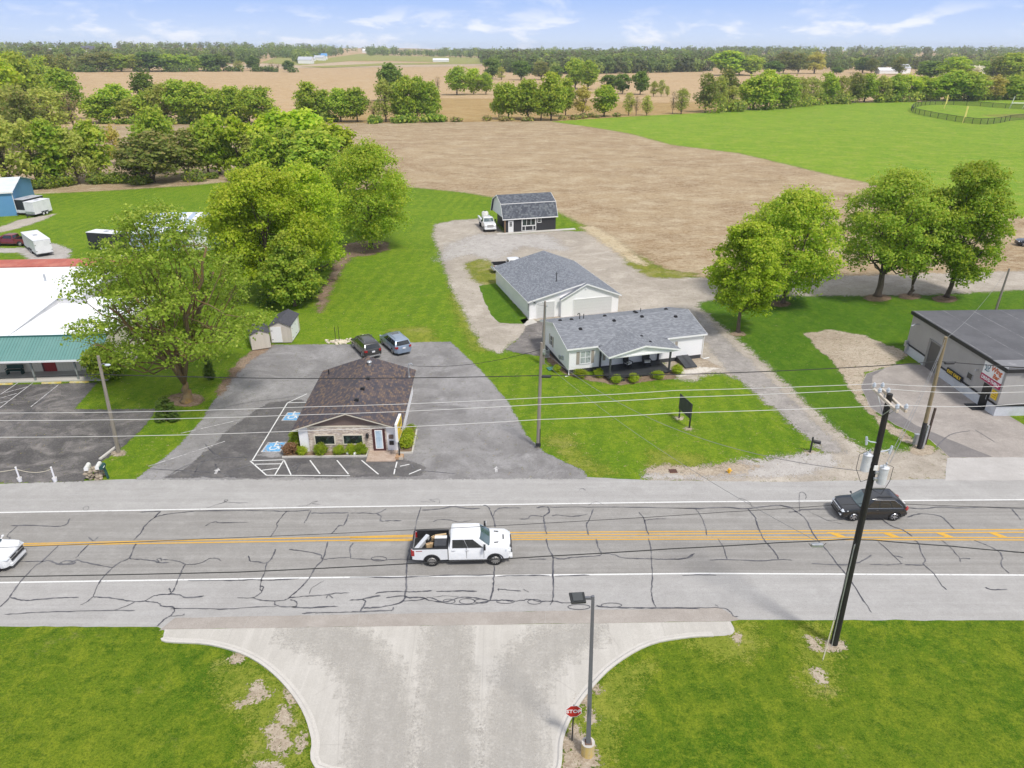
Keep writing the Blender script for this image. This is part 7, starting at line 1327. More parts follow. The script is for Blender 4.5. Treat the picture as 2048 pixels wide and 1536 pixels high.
def pole(name, label, g, h, r0, r1, mat, lean=(0, 0)):
    t = thing(name, label, 'utility pole', g); p = MB(); n = 10; p.tube([(lean[0] * k / n, lean[1] * k / n, h * k / n - (.2 if k == 0 else 0)) for k in range(n + 1)], [r0 + (r1 - r0) * k / n for k in range(n + 1)], 14); p.build('shaft', mat, t, smooth=False); return t
# black pole with double crossarm on the near verge
BP = at(1668, 1288); BH = height_at(1668, 1288, 786); tp = at(1780, 788, BH); ln = (tp.x - BP.x, tp.y - BP.y)
t = pole('utility_pole', 'tall black utility pole with double crossarm and two grey transformers', BP, BH, .2, .13, CREO, ln)
def bp(z): return Vector((ln[0] * z / BH, ln[1] * z / BH, z))
for s in (-1, 1):
    a = MB(); c = bp(BH - .35); a.box(c.x + s * .2 - .055, c.x + s * .2 + .055, c.y - 1.22, c.y + 1.22, c.z, c.z + .13); ca = a.build('crossarm', ARMW, t, bevel=.01)
    a = MB(); a.tube([(c.x + s * .16, c.y - .75, c.z + .02), (c.x + s * .1, c.y, c.z - .75)], .022, 5); a.build('brace', STEEL, ca); a = MB(); a.tube([(c.x + s * .16, c.y + .75, c.z + .02), (c.x + s * .1, c.y, c.z - .75)], .022, 5); a.build('brace', STEEL, ca)
    for y in (-1.12, .55, 1.12):
        a = MB(); q = (c.x + s * .2, c.y + y, c.z + .13); a.cyl(q, .03, .1, 8); a.cyl((q[0], q[1], q[2] + .08), .09, .05, 10); a.cyl((q[0], q[1], q[2] + .13), .06, .04, 10); a.cyl((q[0], q[1], q[2] + .17), .08, .04, 10); a.cyl((q[0], q[1], q[2] + .21), .045, .05, 10); a.build('insulator', PORC, t)
for s, z in ((-1, BH - 2.6), (1, BH - 3.1)):
    a = MB(); c = bp(z); a.tube([(c.x + s * .1, c.y, z), (c.x + s * .42, c.y, z + .05), (c.x + s * .6, c.y, z + .15)], .03, 6); a.tube([(c.x + s * .6, c.y - .02, z - .1), (c.x + s * .66, c.y, z + .32)], .055, 8); a.cyl((c.x + s * .6, c.y, z - .02), .065, .04, 8); a.cyl((c.x + s * .63, c.y, z + .1), .065, .04, 8); a.cyl((c.x + s * .64, c.y, z + .2), .065, .04, 8); a.build('fuse_cutout', PORC, t)
XZ = height_at(1668, 1288, 930)
for s, dy, dz in ((-1, .05, .12), (1, -.25, -.42)):
    c = bp(XZ + dz); q = (c.x + s * .38, c.y + dy, c.z - .4); a = MB(); a.cyl(q, .21, .85, 18); a.cyl((q[0], q[1], q[2] + .85), .225, .05, 18); a.cyl((q[0], q[1], q[2] + .9), .2, .05, 14, r2=.1); xo = a.build('transformer', XFMR, t)
    for e in (-.1, .1): a = MB(); a.cyl((q[0] + e * 1.1, q[1] + e, q[2] + .92), .03, .2, 8); a.cyl((q[0] + e * 1.1, q[1] + e, q[2] + 1.0), .05, .03, 8); a.build('bushing', PORC, xo)
    a = MB(); a.box(min(c.x, q[0]), max(c.x, q[0]), q[1] - .06, q[1] + .06, c.z + .12, c.z + .24); a.box(min(c.x, q[0]), max(c.x, q[0]), q[1] - .06, q[1] + .06, c.z - .24, c.z - .12); a.build('bracket', STEEL, xo)
    a = MB(); x0, x1 = q[0] + s * .24, q[0] + s * .42; a.tube(smooth3 if False else [(q[0], q[1], q[2] + 1.1), (x1, q[1], q[2] + .9), (x1, q[1], q[2] + .1), (q[0] + s * .1, q[1] - .1, q[2] - .6), (c.x + s * .12, c.y, q[2] - .5)], .014, 5); a.build('lead_wire', CABLE, xo)
a = MB(); a.box(bp(XZ).x - .1, bp(XZ).x + .08, bp(XZ).y - .24, bp(XZ).y - .19, XZ - .12, XZ + .14); a.build('pole_tag', WHITE, t)
a = MB(); a.tube([bp(7.0) + Vector((-.16, -.14, 0)), bp(3.5) + Vector((-.19, -.16, 0)), Vector((-.22, -.2, 0))], .03, 6); a.build('conduit', STEEL, t)
gy = at(1645, 1322); t2 = thing('guy_wire', 'pale guy wire guard rising from the verge to the black pole', 'guy wire', gy); a = MB(); q = BP + bp(7.8) - gy; a.tube([(0, 0, 0), q], .012, 5); a.build('strand', WIREG, t2); a = MB(); q2 = q * .32; a.tube([q * .015, q2], .035, 6); a.build('guard', M('cream_guard', (.62, .56, .42), .6), t2)
# other poles
LP = at(237, 905); lh = height_at(237, 905, 712); lt = at(196, 712, lh); t = pole('light_pole', 'grey wooden pole with a street lamp arm at the left lot', LP, lh, .16, .11, WOODG, (lt.x - LP.x, lt.y - LP.y)); a = MB(); z = lh - .8; f = z / lh; c = Vector(((lt.x - LP.x) * f, (lt.y - LP.y) * f, z)); a.tube([c, c + Vector((.55, -.4, .35)), c + Vector((.95, -.7, .42))], .035, 6); a.build('lamp_arm', STEEL, t); a = MB(); a.ball(c + Vector((1.1, -.8, .4)), .24, .14, .09, 10, 6); a.build('lamp_head', PORC, t)
MP = at(1076, 895); mh = height_at(1076, 895, 685); mt = at(1083, 685, mh); t = pole('utility_pole', 'slim grey wooden pole between parking lot and house lawn', MP, mh, .16, .11, WOODG, (mt.x - MP.x, mt.y - MP.y)); a = MB(); a.box(-.2, .22, -.2, -.12, .2, .5); a.tube([(.14, -.1, .1), (.14, -.1, 1.8)], .04, 6); a.build('ground_guard', PLAST, t)
HP = at(1086.5, 728); hh = height_at(1086.5, 728, 603); t = pole('utility_pole', 'grey wooden meter pole beside the left wall of the white house', HP, hh, .15, .11, WOODG, (.05, .1)); a = MB(); a.box(-.2, .2, -.32, -.12, 1.2, 1.75); a.cyl((0, -.34, 1.4), .1, .12, 10); a.build('meter_box', STEEL, t); a = MB(); a.tube([(.14, -.05, 1.7), (.14, -.05, hh - .6), (.24, -.15, hh - .35), (.35, -.2, hh - .5)], .04, 6); a.build('service_mast', STEEL, t); a = MB(); a.tube([(-.1, 0, hh - .15), (-.25, .0, hh - .05)], .03, 5); a.build('bracket', STEEL, t)
RP = at(1838, 897); rh = height_at(1838, 897, 672); rt2 = at(1892, 674, rh); t = pole('utility_pole', 'yellowish wooden pole standing before the grey restaurant', RP, rh, .17, .12, WOODY, (rt2.x - RP.x, rt2.y - RP.y)); a = MB(); a.tube([(0, 0, .0), ((rt2.x - RP.x) * .25, (rt2.y - RP.y) * .25, rh * .25)], [.185, .175], 14); a.build('dark_sleeve', PLAST, t); a = MB(); a.box(.16, .3, -.14, .02, .05, 2.2); a.build('riser_guard', STEEL, t)
t = thing('cabinet', 'grey utility cabinet at the foot of the yellowish wooden pole', 'cabinet', at(1829, 889)); a = MB(); a.box(-.17, .17, -.13, .13, 0, .95); a.build('case', STEEL, t, bevel=.03); a = MB(); a.box(-.19, .19, -.15, .15, .95, 1.0); a.build('lid', STEEL, t)
g = at(1850, 889); t = thing('bollard', 'thin brown square post right of the yellowish wooden pole', 'post', g); a = MB(); hb_ = height_at(1850, 889, 817); a.box(-.07, .07, -.07, .07, 0, hb_); a.build('post', M('brown_steel', (.06, .04, .03), .7), t); a = MB(); a.box(-.08, .08, -.08, .08, hb_, hb_ + .03); a.build('cap', M('brown_steel', (.06, .04, .03), .7), t)
FP = at(1985, 640); fh = height_at(1985, 640, 537); ft = at(2014, 537, fh); t = pole('utility_pole', 'leaning grey pole beyond the restaurant roof by the lane', FP, fh, .15, .1, WOODG, (ft.x - FP.x + .3, ft.y - FP.y)); a = MB(); a.tube([(.18, 0, .1), (.2, 0, 3.2)], .04, 6); a.build('conduit', PLAST, t)
def wire(label, pts, r, mat, sag=None, n=14, parts=()):
    """pts: site points; a hanging wire between each pair"""
    P = []
    for i, (a, b) in enumerate(zip(pts, pts[1:])):
        a, b = Vector(a), Vector(b); s = sag[i] if isinstance(sag, (list, tuple)) else (sag or 0)
        for k in range(n + (1 if i == len(pts) - 2 else 0)):
            q = k / n; p = a.lerp(b, q); p.z -= 4 * s * q * (1 - q); P.append(p)
    o = thing('overhead_wire', label, 'wire', P[0], 0, 'overhead wires'); m = MB(); m.tube([p - P[0] for p in P], r, 5); m.build('strand', mat, o); return o
def wfit(pxs, yf, zfun=None):
    """site points along photo positions at a given road distance yf(x)"""
    out = []
    for x, y in pxs:
        u, v = (x - 1024) / FOC, (768 - y) / FOC; Y = yf if not callable(yf) else yf(x); k = Y / (cp + v * sp); out.append(Vector((u * k, Y, CAMH + (-sp + v * cp) * k)))
    return out
ct = BP + bp(BH - .35); iz = ct.z + .34
for y, lab, left, right in ((1.12, 'farthest of the three pale power lines on the black pole', [(0, 826), (600, 814.3), (1080, 795.5), (1348, 781)], (2048, 771)), (.55, 'middle one of the three pale power lines on the black pole', [(0, 841), (600, 830), (1080, 809), (1348, 795)], (2048, 784)), (-1.12, 'nearest of the three pale power lines on the black pole', [(0, 874.5), (600, 862), (1080, 839), (1348, 826)], (2048, 807))):
    Y = ct.y + y; P = wfit(left, Y); e = wfit([right], Y)[0]; L0 = P[0] + (P[0] - P[1]) * 1.3 + Vector((0, 0, .35)); E2 = e + (e - Vector((ct.x + .2, Y, iz))) * 1.2
    pts = [L0] + P + [Vector((ct.x - .2, Y, iz)), Vector((ct.x + .2, Y, iz)), e, E2]
    wire(lab, pts, .013, ALU, [0.02, .08, .05, .03, .03, 0, .12, .1], n=5)
def along(lab, pl, Y, r, mat, ext=(1., 1.)):
    P = wfit(pl, Y); P = [P[0] + (P[0] - P[1]) * ext[0]] + P + [P[-1] + (P[-1] - P[-2]) * ext[1]]; wire(lab, P, r, mat, .02, n=4)
along('thin neutral wire crossing above the roof of the white pickup', [(0, 1095), (400, 1078), (840, 1059), (1200, 1040), (1450, 1024), (1662, 1010.5), (1740, 1006), (1806, 1008), (2048, 1016)], BP.y + .1, .014, CABLE)
along('thick communication cable crossing above the near lane', [(0, 1153.5), (480, 1144), (825, 1127), (1100, 1112), (1350, 1097), (1560, 1085), (1703, 1078), (1745, 1080), (1900, 1092), (2048, 1105)], BP.y - .1, .028, CABLE)
t = thing('splice_case', 'small grey splice box hanging on the cable left of the black pole', 'splice box', wfit([(1635, 1086)], BP.y - .1)[0]); a = MB(); a.box(-.3, .3, -.1, .1, -.22, -.04); a.build('case', STEEL, t, bevel=.03); a = MB(); a.tube([(-.45, 0, 0), (-.3, 0, -.2), (.3, 0, -.22), (.45, 0, 0)], .015, 5); a.build('loop', CABLE, t)
def pp_(P, tpx, z_of): return None
cy_ = lambda x: LP.y + (MP.y - LP.y) * (x - 195) / (1080 - 195) if x < 1080 else MP.y + (RP.y - MP.y) * (x - 1080) / (1880 - 1080)
along('black cable strung along the far side of the road past office and house', [(0, 757), (187, 748.5), (400, 754), (600, 757), (840, 755.5), (1081, 751), (1300, 750), (1480, 745), (1700, 735), (1880, 723), (2048, 735)], cy_, .035, CABLE)
for (x, y), lab in (((1092, 753), 'black cable splice case right of the slim grey pole'), ((1899, 726), 'black cable splice case on the yellowish wooden pole')):
    t = thing('splice_case', lab, 'splice case', wfit([(x, y)], cy_(x))[0]); a = MB(); a.tube([(-.42, 0, 0), (-.32, 0, 0), (.32, 0, 0), (.42, 0, 0)], [.05, .12, .12, .05], 10); a.build('case', PLAST, t); a = MB(); a.tube([(-.5, 0, .1), (.5, 0, .1)], .02, 5); a.build('strand', CABLE, t)
mtop = MP + Vector(((mt.x - MP.x) * .94, (mt.y - MP.y) * .94, mh * .94)); htop = HP + Vector((0, 0, hh - .4)); xf = BP + bp(XZ - .5)
wire('twisted service wire from the slim grey pole to the transformers', [mtop, xf + Vector((.3, .2, 0))], .016, WIREG, 2.1, 24)
wire('thin service wire from the slim grey pole to the cable splice box', [mtop - Vector((0, 0, .9)), wfit([(1635, 1083)], BP.y - .1)[0]], .013, WIREG, .8, 20)
wire('service wire from the slim grey pole to the office mast', [mtop, frame_pt(OFFICE, 8.4, 9.2, 3.6)], .02, CABLE, .55, 14)
wire('service wire from the slim grey pole up to the house meter pole', [mtop, htop], .02, CABLE, .15, 10)
wire('service wire from the house meter pole to the garage corner', [htop, frame_pt(GAR, .3, -.1, 2.4)], .015, CABLE, .2, 8)
rtop = RP + Vector((rt2.x - RP.x, rt2.y - RP.y, rh - .15)); ftop = FP + Vector((ft.x - FP.x, ft.y - FP.y, fh - .3))
wire('upper of two service wires from transformers to the yellowish pole', [xf + Vector((.45, -.2, .9)), rtop], .013, WIREG, .45, 14); wire('lower of two service wires from transformers to the yellowish pole', [xf + Vector((.6, -.2, .8)), rtop - Vector((0, 0, .5))], .016, WIREG, .6, 14)
wire('service wire from the yellowish pole to the leaning far pole', [rtop, ftop], .016, WIREG, .9, 14); wire('drop wire from the yellowish pole to the restaurant roof edge', [rtop - Vector((0, 0, .3)), frame_pt(BARFR, -.1, 8.8, 4.6)], .014, CABLE, .2, 8)
# ---------------------------------------------------------------- parking lot lamp, stop sign
g = at(1175, 1507); lh = 9.4; LMG = M('lamp_pole_grey', (.13, .135, .15), .5); t = thing('lot_lamp', 'dark grey lamp post with flat head on a yellow concrete footing', 'lamp post', g)
zt = height_at(1175, 1507, 1192); tpx = at(1186, 1192, zt); dx, dy = tpx.x - g.x, tpx.y - g.y
a = MB(); a.cyl((0, 0, -.1), .31, .86, 24); ft_ = a.build('footing', M('yellow_footing_paint', (.58, .42, .14), .8, layers=((2, (.5, .4, .22), .4, .65, (3, 3, .5)), (6, (.4, .28, .1), .55, .75))), t); a = MB(); a.cyl((0, 0, .762), .31, .012, 24); a.build('footing_top', CONCB, ft_)
a = MB(); a.box(-.16, .16, -.16, .16, .775, .81); a.build('base_plate', M('rusty_plate', (.16, .1, .07), .8), t)
a = MB(); n = 8; r0, r1 = .1, .06; vs = []
for k in range(n + 1):
    q = k / n; r = r0 + (r1 - r0) * q; z = .8 + (zt - .8) * q
    vs += [(dx * q - r, dy * q - r, z), (dx * q + r, dy * q - r, z), (dx * q + r, dy * q + r, z), (dx * q - r, dy * q + r, z)]
a.add(vs, [(k * 4 + i, k * 4 + (i + 1) % 4, k * 4 + 4 + (i + 1) % 4, k * 4 + 4 + i) for k in range(n) for i in range(4)] + [(0, 1, 2, 3), tuple(n * 4 + i for i in range(4))]); a.build('post', LMG, t)
a = MB(); a.box(dx - .34, dx - .05, dy - .05, dy + .05, zt - .16, zt - .05); a.build('arm', LMG, t)
a = MB(); a.prism([(dx - .92, dy - .27, zt - .2), (dx - .3, dy - .27, zt - .16), (dx - .34, dy + .27, zt - .1), (dx - .98, dy + .27, zt - .14)], (0, 0, .09)); hd_ = a.build('lamp_head', M('lamp_head_black', (.02, .022, .022), .4), t, bevel=.02); a = MB(); a.prism([(dx - .82, dy - .2, zt - .1), (dx - .42, dy - .2, zt - .07), (dx - .44, dy + .2, zt - .01), (dx - .86, dy + .2, zt - .04)], (0, 0, .03)); a.build('heat_sink', M('lamp_fin_grey', (.06, .065, .065), .45), hd_)
a = MB(); a.box(-.09, -.06, -.12, -.1, 2.6, 3.4); a.build('hand_hole_cover', LMG, t)
g = at(1144, 1481); sh = height_at(1144, 1481, 1421); t = thing('stop_sign', 'red octagonal stop sign on a thin black post beside the drive', 'sign', g, R(2)); a = MB(); a.box(-.03, .03, -.03, .03, 0, sh + .35); a.build('post', PLAST, t)
def octa(r, y): return [(r * math.cos(R(22.5 + 45 * k)), y, sh + r * math.sin(R(22.5 + 45 * k))) for k in range(8)]
a = MB(); a.prism(octa(.4, -.05), (0, .012, 0)); pl_ = a.build('sign_panel', SIGNW, t); a = MB(); a.prism(octa(.37, -.054), (0, .006, 0)); a.build('red_face', M('stop_sign_red', (.5, .018, .015), .4), pl_)
text('STOP', .29, SIGNW, pl_, Matrix(((1, 0, 0, 0), (0, 0, -1, -.058), (0, 1, 0, sh), (0, 0, 0, 1))), bold=.006)
# ---------------------------------------------------------------- office pole sign, lawn sign, letter boxes
g = at(799.5, 916); t = thing('pole_sign', 'yellow faced sign panel on a black post before the office', 'sign', g, R(-2)); zt = height_at(799.5, 916, 815); a = MB(); a.cyl((0, 0, 0), .06, 1.9, 10); a.build('post', PLAST, t); a = MB(); a.box(-.3, .3, -.3, .3, 0, .25); a.cyl((0, 0, .25), .26, .02, 12); a.build('footing', M('brown_footing', (.4, .24, .13), .85, layers=((2, (.5, .44, .36), .5, .6),)), t)
a = MB(); a.box(-.1, .1, -.5, 1.35, 1.75, 3.35); bx_ = a.build('sign_box', SIGNW, t); a = MB(); a.box(.1, .108, -.45, 1.3, 1.8, 3.3); fc = a.build('sign_face', YELL, bx_)
a = MB(); a.box(.108, .112, -.1, .95, 2.7, 3.1); a.box(.108, .112, -.3, 1.1, 2.0, 2.1); a.box(.108, .112, -.3, 1.1, 2.25, 2.35); a.build('sign_mark', M('olive_sign_line', (.28, .24, .04), .6), fc)
A_ = at(1378.5, 856); B_ = at(1358, 836); d = B_ - A_; L = d.length; t = thing('lawn_sign', 'blank black sign board on two posts in the house lawn', 'sign', A_, math.atan2(d.y, d.x)); hb = height_at(1378.5, 856, 812)
for x in (0, L): a = MB(); a.box(x - .05, x + .05, -.05, .05, 0, 2.35 if x else 2.3); a.build('post', BLACK, t)
a = MB(); a.box(-.1, L + .1, .055, .1, .95, 2.35); a.build('board', CHAR, t); a = MB(); a.box(-.13, L + .13, .04, .115, 2.35, 2.4); a.build('board_frame', BLACK, t)
g = at(1620, 905); t = thing('letter_box', 'black letter box on a post at the corner of house lawn and drive', 'letter box', g, R(-15)); a = MB(); a.box(-.06, .06, -.06, .06, 0, 1.45); a.build('post', BLACK, t); a = MB(); a.tube([(-.05, 0, 1.0), (.65, 0, .92)], .045, 6); a.build('arm', BLACK, t); a = MB(); a.prism([(.1, -.12, .95)] + [(.1, .12 * math.cos(k), 1.1 + .12 * math.sin(k)) for k in [math.pi - i * math.pi / 6 for i in range(7)]] + [(.1, .12, .95)], (.55, 0, -.04)); a.build('box', BLACK, t)
# masonry stand with two white letter boxes, green one beside
g = at(193, 957); RUB = M('rubble_masonry', (.34, .29, .22), .95, layers=((3, (.45, .36, .27), .45, .6), (6, (.2, .18, .13), .5, .65)), bump=(5, .8, .05)); t = thing('stone_mail_stand', 'rubble stone stand carrying two white letter boxes by the road', 'letter box stand', g, R(12))
a = MB(); rr = random.Random(3)
for i in range(46):
    a.ball((rr.uniform(-.55, .55), rr.uniform(-.3, .4), rr.uniform(.0, .95)), rr.uniform(.12, .24), rr.uniform(.12, .2), rr.uniform(.1, .17), 7, 5)
a.build('masonry', RUB, t)
for x in (-.36, .42):
    a = MB(); a.prism([(x - .15, -.42, 1.0)] + [(x + .15 * math.cos(k), -.42, 1.2 + .15 * math.sin(k)) for k in [math.pi - i * math.pi / 8 for i in range(9)]] + [(x + .15, -.42, 1.0)], (0, .68, 0)); mb_ = a.build('letter_box', M('white_metal_box', (.66, .66, .62), .5, layers=((3, (.5, .48, .42), .5, .7),)), t); a = MB(); a.prism([(x - .14, -.425, 1.01)] + [(x + .14 * math.cos(k), -.425, 1.2 + .14 * math.sin(k)) for k in [math.pi - i * math.pi / 8 for i in range(9)]] + [(x + .14, -.425, 1.01)], (0, -.015, 0)); a.build('flap', WHITE, mb_)
g = at(217, 957); DG = M('dark_green_plastic', (.02, .07, .065), .5); t = thing('letter_box', 'dark green letter box on a leaning green post beside the stone stand', 'letter box', g, R(8)); a = MB(); a.prism([(-.07, -.07, 0), (.07, -.07, 0), (.07, .07, 0), (-.07, .07, 0)], (-.1, 0, 1.05)); a.build('post', DG, t); a = MB(); a.prism([(-.28, -.4, 1.05)] + [(-.14 + .14 * math.cos(k), -.4, 1.2 + .14 * math.sin(k)) for k in [math.pi - i * math.pi / 6 for i in range(7)]] + [(0, -.4, 1.05)], (0, .6, 0)); bx_ = a.build('box', DG, t); a = MB(); a.box(.0, .02, -.35, -.05, 1.16, 1.22); a.build('number_strip', WHITE, bx_)
# white tube posts in buckets with a rope
BW = M('white_post_plastic', (.74, .74, .78), .5); bk = []
for x, y, lab in ((-70, 966, 'white tube post in a bucket beyond the left edge'), (41, 963, 'left white tube post standing in a white bucket'), (111, 963, 'right white tube post standing in a white bucket')):
    g = at(x, y); bk.append(g)
    if x < 0: continue
    t = thing('barrier_post', lab, 'barrier post', g, 0, 'white barrier posts'); a = MB(); a.cyl((0, 0, 0), .13, .36, 16, r2=.17); b_ = a.build('bucket', BW, t); a = MB(); a.cyl((0, 0, .34), .15, .03, 14); a.build('concrete_fill', CONCB, b_); a = MB(); a.cyl((0, 0, .3), .06, .95, 12); a.build('tube', BW, t); a = MB(); a.cyl((0, 0, 1.25), .066, .05, 12); a.build('cap', WHITE, t)
def rope(lab, a_, b_, z0, z1, sag):
    P = [a_.lerp(b_, k / 12) + Vector((0, 0, z0 + (z1 - z0) * k / 12 - sag * 4 * (k / 12) * (1 - k / 12))) for k in range(13)]; t = thing('barrier_rope', lab, 'rope', P[0], 0, 'barrier ropes'); m = MB(); m.tube([p - P[0] for p in P], .018, 5); m.build('strand', M('cream_rope', (.6, .55, .42), .8), t)
rope('cream rope hanging between the two white bucket posts', bk[1], bk[2], 1.12, 1.12, .3); rope('cream rope running off the left edge from the white bucket post', bk[0], bk[1], 1.12, 1.12, .25)
# stones, pots, porch chairs, bench, kerb stops, rods
t = thing('pot', 'left white stone pot between the office front shrubs', 'pot', frame_pt(OFFICE, 3.95, -.6, .05), 0, 'white pots'); a = MB(); a.ball((0, 0, .18), .17, .17, .2, 10, 7); a.build('bowl', WHITE, t); a = MB(); a.cyl((0, 0, .36), .1, .03, 10); a.build('rim', CONCB, t)
dup(t, frame_pt(OFFICE, 4.98 - .45, -.72, .05), .5, 'right white stone pot, smaller, between the office front shrubs', (.8, .8, .85))
ch = thing('porch_chair', 'left black wicker armchair with white cushion on the porch', 'chair', frame_pt(HOUSE, 6.25, -.75, .38), H_ANG + R(20), 'porch armchairs')
a = MB(); a.box(-.33, .33, -.3, .3, .3, .38); a.build('seat', BLACK, ch); a = MB(); a.prism([(-.34, .26, .3), (.34, .26, .3), (.38, .34, .85), (.22, .36, 1.02), (-.22, .36, 1.02), (-.38, .34, .85)], (0, .06, 0)); a.build('backrest', BLACK, ch); a = MB(); a.box(-.27, .27, -.27, .24, .38, .46); a.build('cushion', WHITE, ch)
for s in (-1, 1):
    a = MB(); a.box(s * .36 - .04, s * .36 + .04, -.32, .3, .55, .6); a.box(s * .36 - .03, s * .36 + .03, -.3, -.24, .3, .55); a.build('armrest', BLACK, ch)
    for y in (-.27, .27): a = MB(); a.box(s * .32 - .03, s * .32 + .03, y - .03, y + .03, 0, .3); a.build('leg', BLACK, ch)
dup(ch, frame_pt(HOUSE, 8.3, -.85, .38), H_ANG - R(8), 'right black wicker armchair with white cushion on the porch', (1.1, 1.1, 1.05))
t = thing('bench', 'dark green garden bench against the cream shop wall', 'bench', frame_pt(MALL, -9.6, -.5, .12), ML_ANG); GB = M('bench_green', (.02, .06, .05), .6); a = MB(); a.box(-.8, .8, -.25, .2, .4, .46); a.build('seat', GB, t); a = MB(); a.box(-.8, .8, .2, .26, .5, .9); a.build('backrest', GB, t)
for s in (-1, 1): a = MB(); a.box(s * .72 - .04, s * .72 + .04, -.22, .24, 0, .4); a.box(s * .76 - .04, s * .76 + .04, -.25, .22, .58, .63); a.build('leg', GB, t)
YS = M('worn_yellow_paint', (.6, .45, .1), .8, layers=((3, (.62, .56, .3), .45, .6), (6, (.4, .33, .2), .52, .65)))
for x0, x1, y, lab in ((0 - 14, 26, 770, 'leftmost yellow concrete wheel stop before the shops'), (84, 123, 767.5, 'middle yellow concrete wheel stop before the shops'), (140, 178, 766, 'rightmost worn yellow wheel stop before the shops')):
    A_, B_ = at(x0, y), at(x1, y - 1.5); d = B_ - A_; t = thing('wheel_stop', lab, 'wheel stop', A_, math.atan2(d.y, d.x), 'yellow wheel stops'); L = d.length; a = MB(); a.prism([(0, -.1, 0), (0, .1, 0), (0, .07, .14), (0, -.07, .14)], (L, 0, 0)); a.build('block', YS, t); a = MB(); a.cyl((.25, 0, .12), .02, .03, 6); a.cyl((L - .25, 0, .12), .02, .03, 6); a.build('bolt', STEEL, t)
A_, B_ = at(200, 920), at(235, 893); d = B_ - A_; t = thing('kerb_stone', 'pale concrete kerb stone at the foot of the left light pole', 'kerb stone', A_, math.atan2(d.y, d.x)); a = MB(); a.box(0, d.length, -.1, .1, 0, .15); a.build('block', CONCB, t, bevel=.02)
for x, y, lab in ((672, 684, 'left thin dark steel rod standing in the pale stones'), (679, 682, 'right thin dark steel rod standing in the pale stones')):
    t = thing('marker_rod', lab, 'rod', at(x, y), 0, 'steel rods in the pale stones'); a = MB(); a.cyl((0, 0, 0), .03, 1.75, 6); a.build('shaft', PLAST, t); a = MB(); a.cyl((0, 0, 1.75), .04, .06, 6); a.build('cap', PLAST, t)
a = MB(); rr = random.Random(9); STN = M('pale_rubble', (.6, .54, .42), .9, layers=((1, (.4, .34, .26), .5, .6),))
for i in range(140):
    c = at(678 + rr.gauss(0, 11), 684 + rr.gauss(0, 1.8)); s = rr.uniform(.08, .2); a.ball((c.x, c.y, s * .3), s, s * rr.uniform(.7, 1), s * .6, 6, 4)
a.build('rubble', STN, None)['kind'] = 'stuff'
g = at(1346, 943); t = thing('drain_grate', 'rusty square drain grate in the sandy verge by the road', 'drain grate', g, R(3)); a = MB(); a.box(-.3, .3, -.25, .25, .0, .07); a.build('frame', M('rusty_iron', (.14, .06, .04), .9), t); a = MB(); [a.box(-.26 + i * .1, -.22 + i * .1, -.22, .22, .07, .085) for i in range(6)]; a.build('bars', M('dark_iron', (.05, .03, .025), .9), t)
g = at(1458, 946); t = thing('hydrant_marker', 'small bright yellow hydrant shaped cover in the grey gravel', 'hydrant', g); a = MB(); YB = M('bright_yellow_plastic', (.75, .42, .02), .5); a.cyl((0, 0, 0), .1, .3, 12); a.ball((0, 0, .32), .13, .13, .12, 12, 6); a.build('barrel', YB, t); a = MB(); a.tube([(-.2, 0, .2), (.2, 0, .2)], .05, 8); a.build('nozzle', YB, t)
t = thing('air_conditioner', 'grey air conditioner unit by the left wall of the white house', 'air conditioner', frame_pt(HOUSE, -.75, 5.0, .0), H_ANG); a = MB(); a.box(-.35, .35, -.35, .35, .08, .85); a.build('case', STEEL, t, bevel=.03); a = MB(); a.cyl((0, 0, .85), .28, .03, 16); a.build('fan_grille', PLAST, t); a = MB(); a.box(-.42, .42, -.42, .42, .0, .08); a.build('base_slab', CONCB, t)
t = thing('utility_cover', 'green plastic utility cover in the mulch beside the white house', 'cover', at(1104, 738), R(20)); a = MB(); a.box(-.5, .5, -.35, .35, 0, .12); a.build('lid', M('teal_green_plastic', (.05, .18, .14), .6), t, bevel=.04); a = MB(); a.box(-.3, .3, -.02, .02, .121, .13); a.build('handle', PLAST, t)
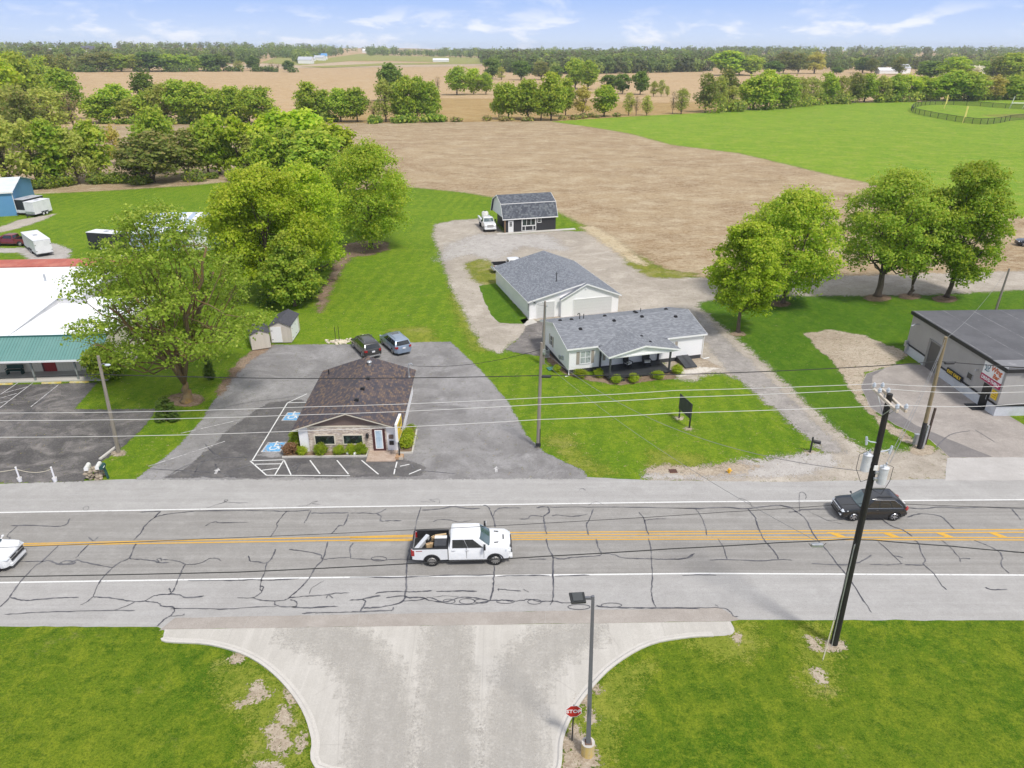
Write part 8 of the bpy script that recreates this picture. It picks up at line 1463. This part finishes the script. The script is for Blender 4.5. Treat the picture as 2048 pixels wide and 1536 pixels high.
# ---------------------------------------------------------------- ball field far right
t = thing('ballpark_fence', 'dark mesh fence curving round the far ball field', 'fence', at(1960, 249)); P = px((2250, 226), (2048, 239), (2000, 246), (1960, 249), (1910, 243), (1860, 234), (1830, 227), (1822, 221), (1830, 215), (1850, 211), (1885, 209.5), (1960, 213), (2048, 219), (2250, 224)); P = [Vector((p.x, p.y, 0)) for p in smoothline(P, 3)]; o_ = at(1960, 249)
def mesh_mat():
    q = NT('chain_mesh'); tr_ = q.node('ShaderNodeBsdfTransparent'); mx = q.node('ShaderNodeMixShader'); mx.inputs[0].default_value = .42; q.done((.03, .035, .03), .8); q.lk(tr_.outputs[0], mx.inputs[1]); q.lk(q.b.outputs[0], mx.inputs[2]); q.lk(mx.outputs[0], q.out.inputs['Surface']); return q.m
a = MB(); n = len(P); a.add([tuple(p - o_) for p in P] + [tuple(p - o_ + Vector((0, 0, 2.4))) for p in P], [(i, i + 1, n + i + 1, n + i) for i in range(n - 1)]); a.build('mesh', mesh_mat(), t, fix=False)
for i, p in enumerate(P):
    q = p - o_; a = MB(); a.cyl((q.x, q.y, 0), .13, 2.5, 6); a.build('post', BLACK, t)
a = MB(); a.tube([p - o_ + Vector((0, 0, 2.45)) for p in P], .09, 5); a.build('top_rail', BLACK, t)
for x, y, ty, lab in ((1925, 246, 212, 'nearer tall yellow foul pole of the ball field'), (1888, 217, 190, 'farther tall yellow foul pole of the ball field')):
    g = at(x, y); t = thing('foul_pole', lab, 'pole', g, 0, 'yellow foul poles'); h_ = height_at(x, y, ty); a = MB(); a.tube([(0, 0, 0), (.6, 0, h_)], .17, 8); a.build('shaft', M('foul_pole_yellow', (.75, .66, .2), .6), t); a = MB(); a.box(.2, .9, -.04, .04, h_ * .35, h_); a.build('screen', M('foul_pole_yellow', (.75, .66, .2), .6), t)
g = at(2019, 217); t = thing('goal_post', 'white football goal post at the right edge of the pasture', 'goal post', g); h_ = height_at(2019, 217, 193); a = MB(); [a.tube([(x, 0, 0), (x + 1.2, 0, h_)], .16, 8) for x in (0,)]; a.build('upright', WHITE, t); a = MB(); a.tube([(7.2, 0, 0), (8.4, 0, h_)], .16, 8); a.build('upright', WHITE, t); a = MB(); a.tube([(.6, 0, h_ * .45), (7.8, 0, h_ * .45)], .2, 8); a.build('crossbar', WHITE, t)
sheet('infield', px((1960, 230), (2040, 227), (2120, 229), (2100, 236), (2000, 235)), .012, WEEDS, .5, 2, 90)
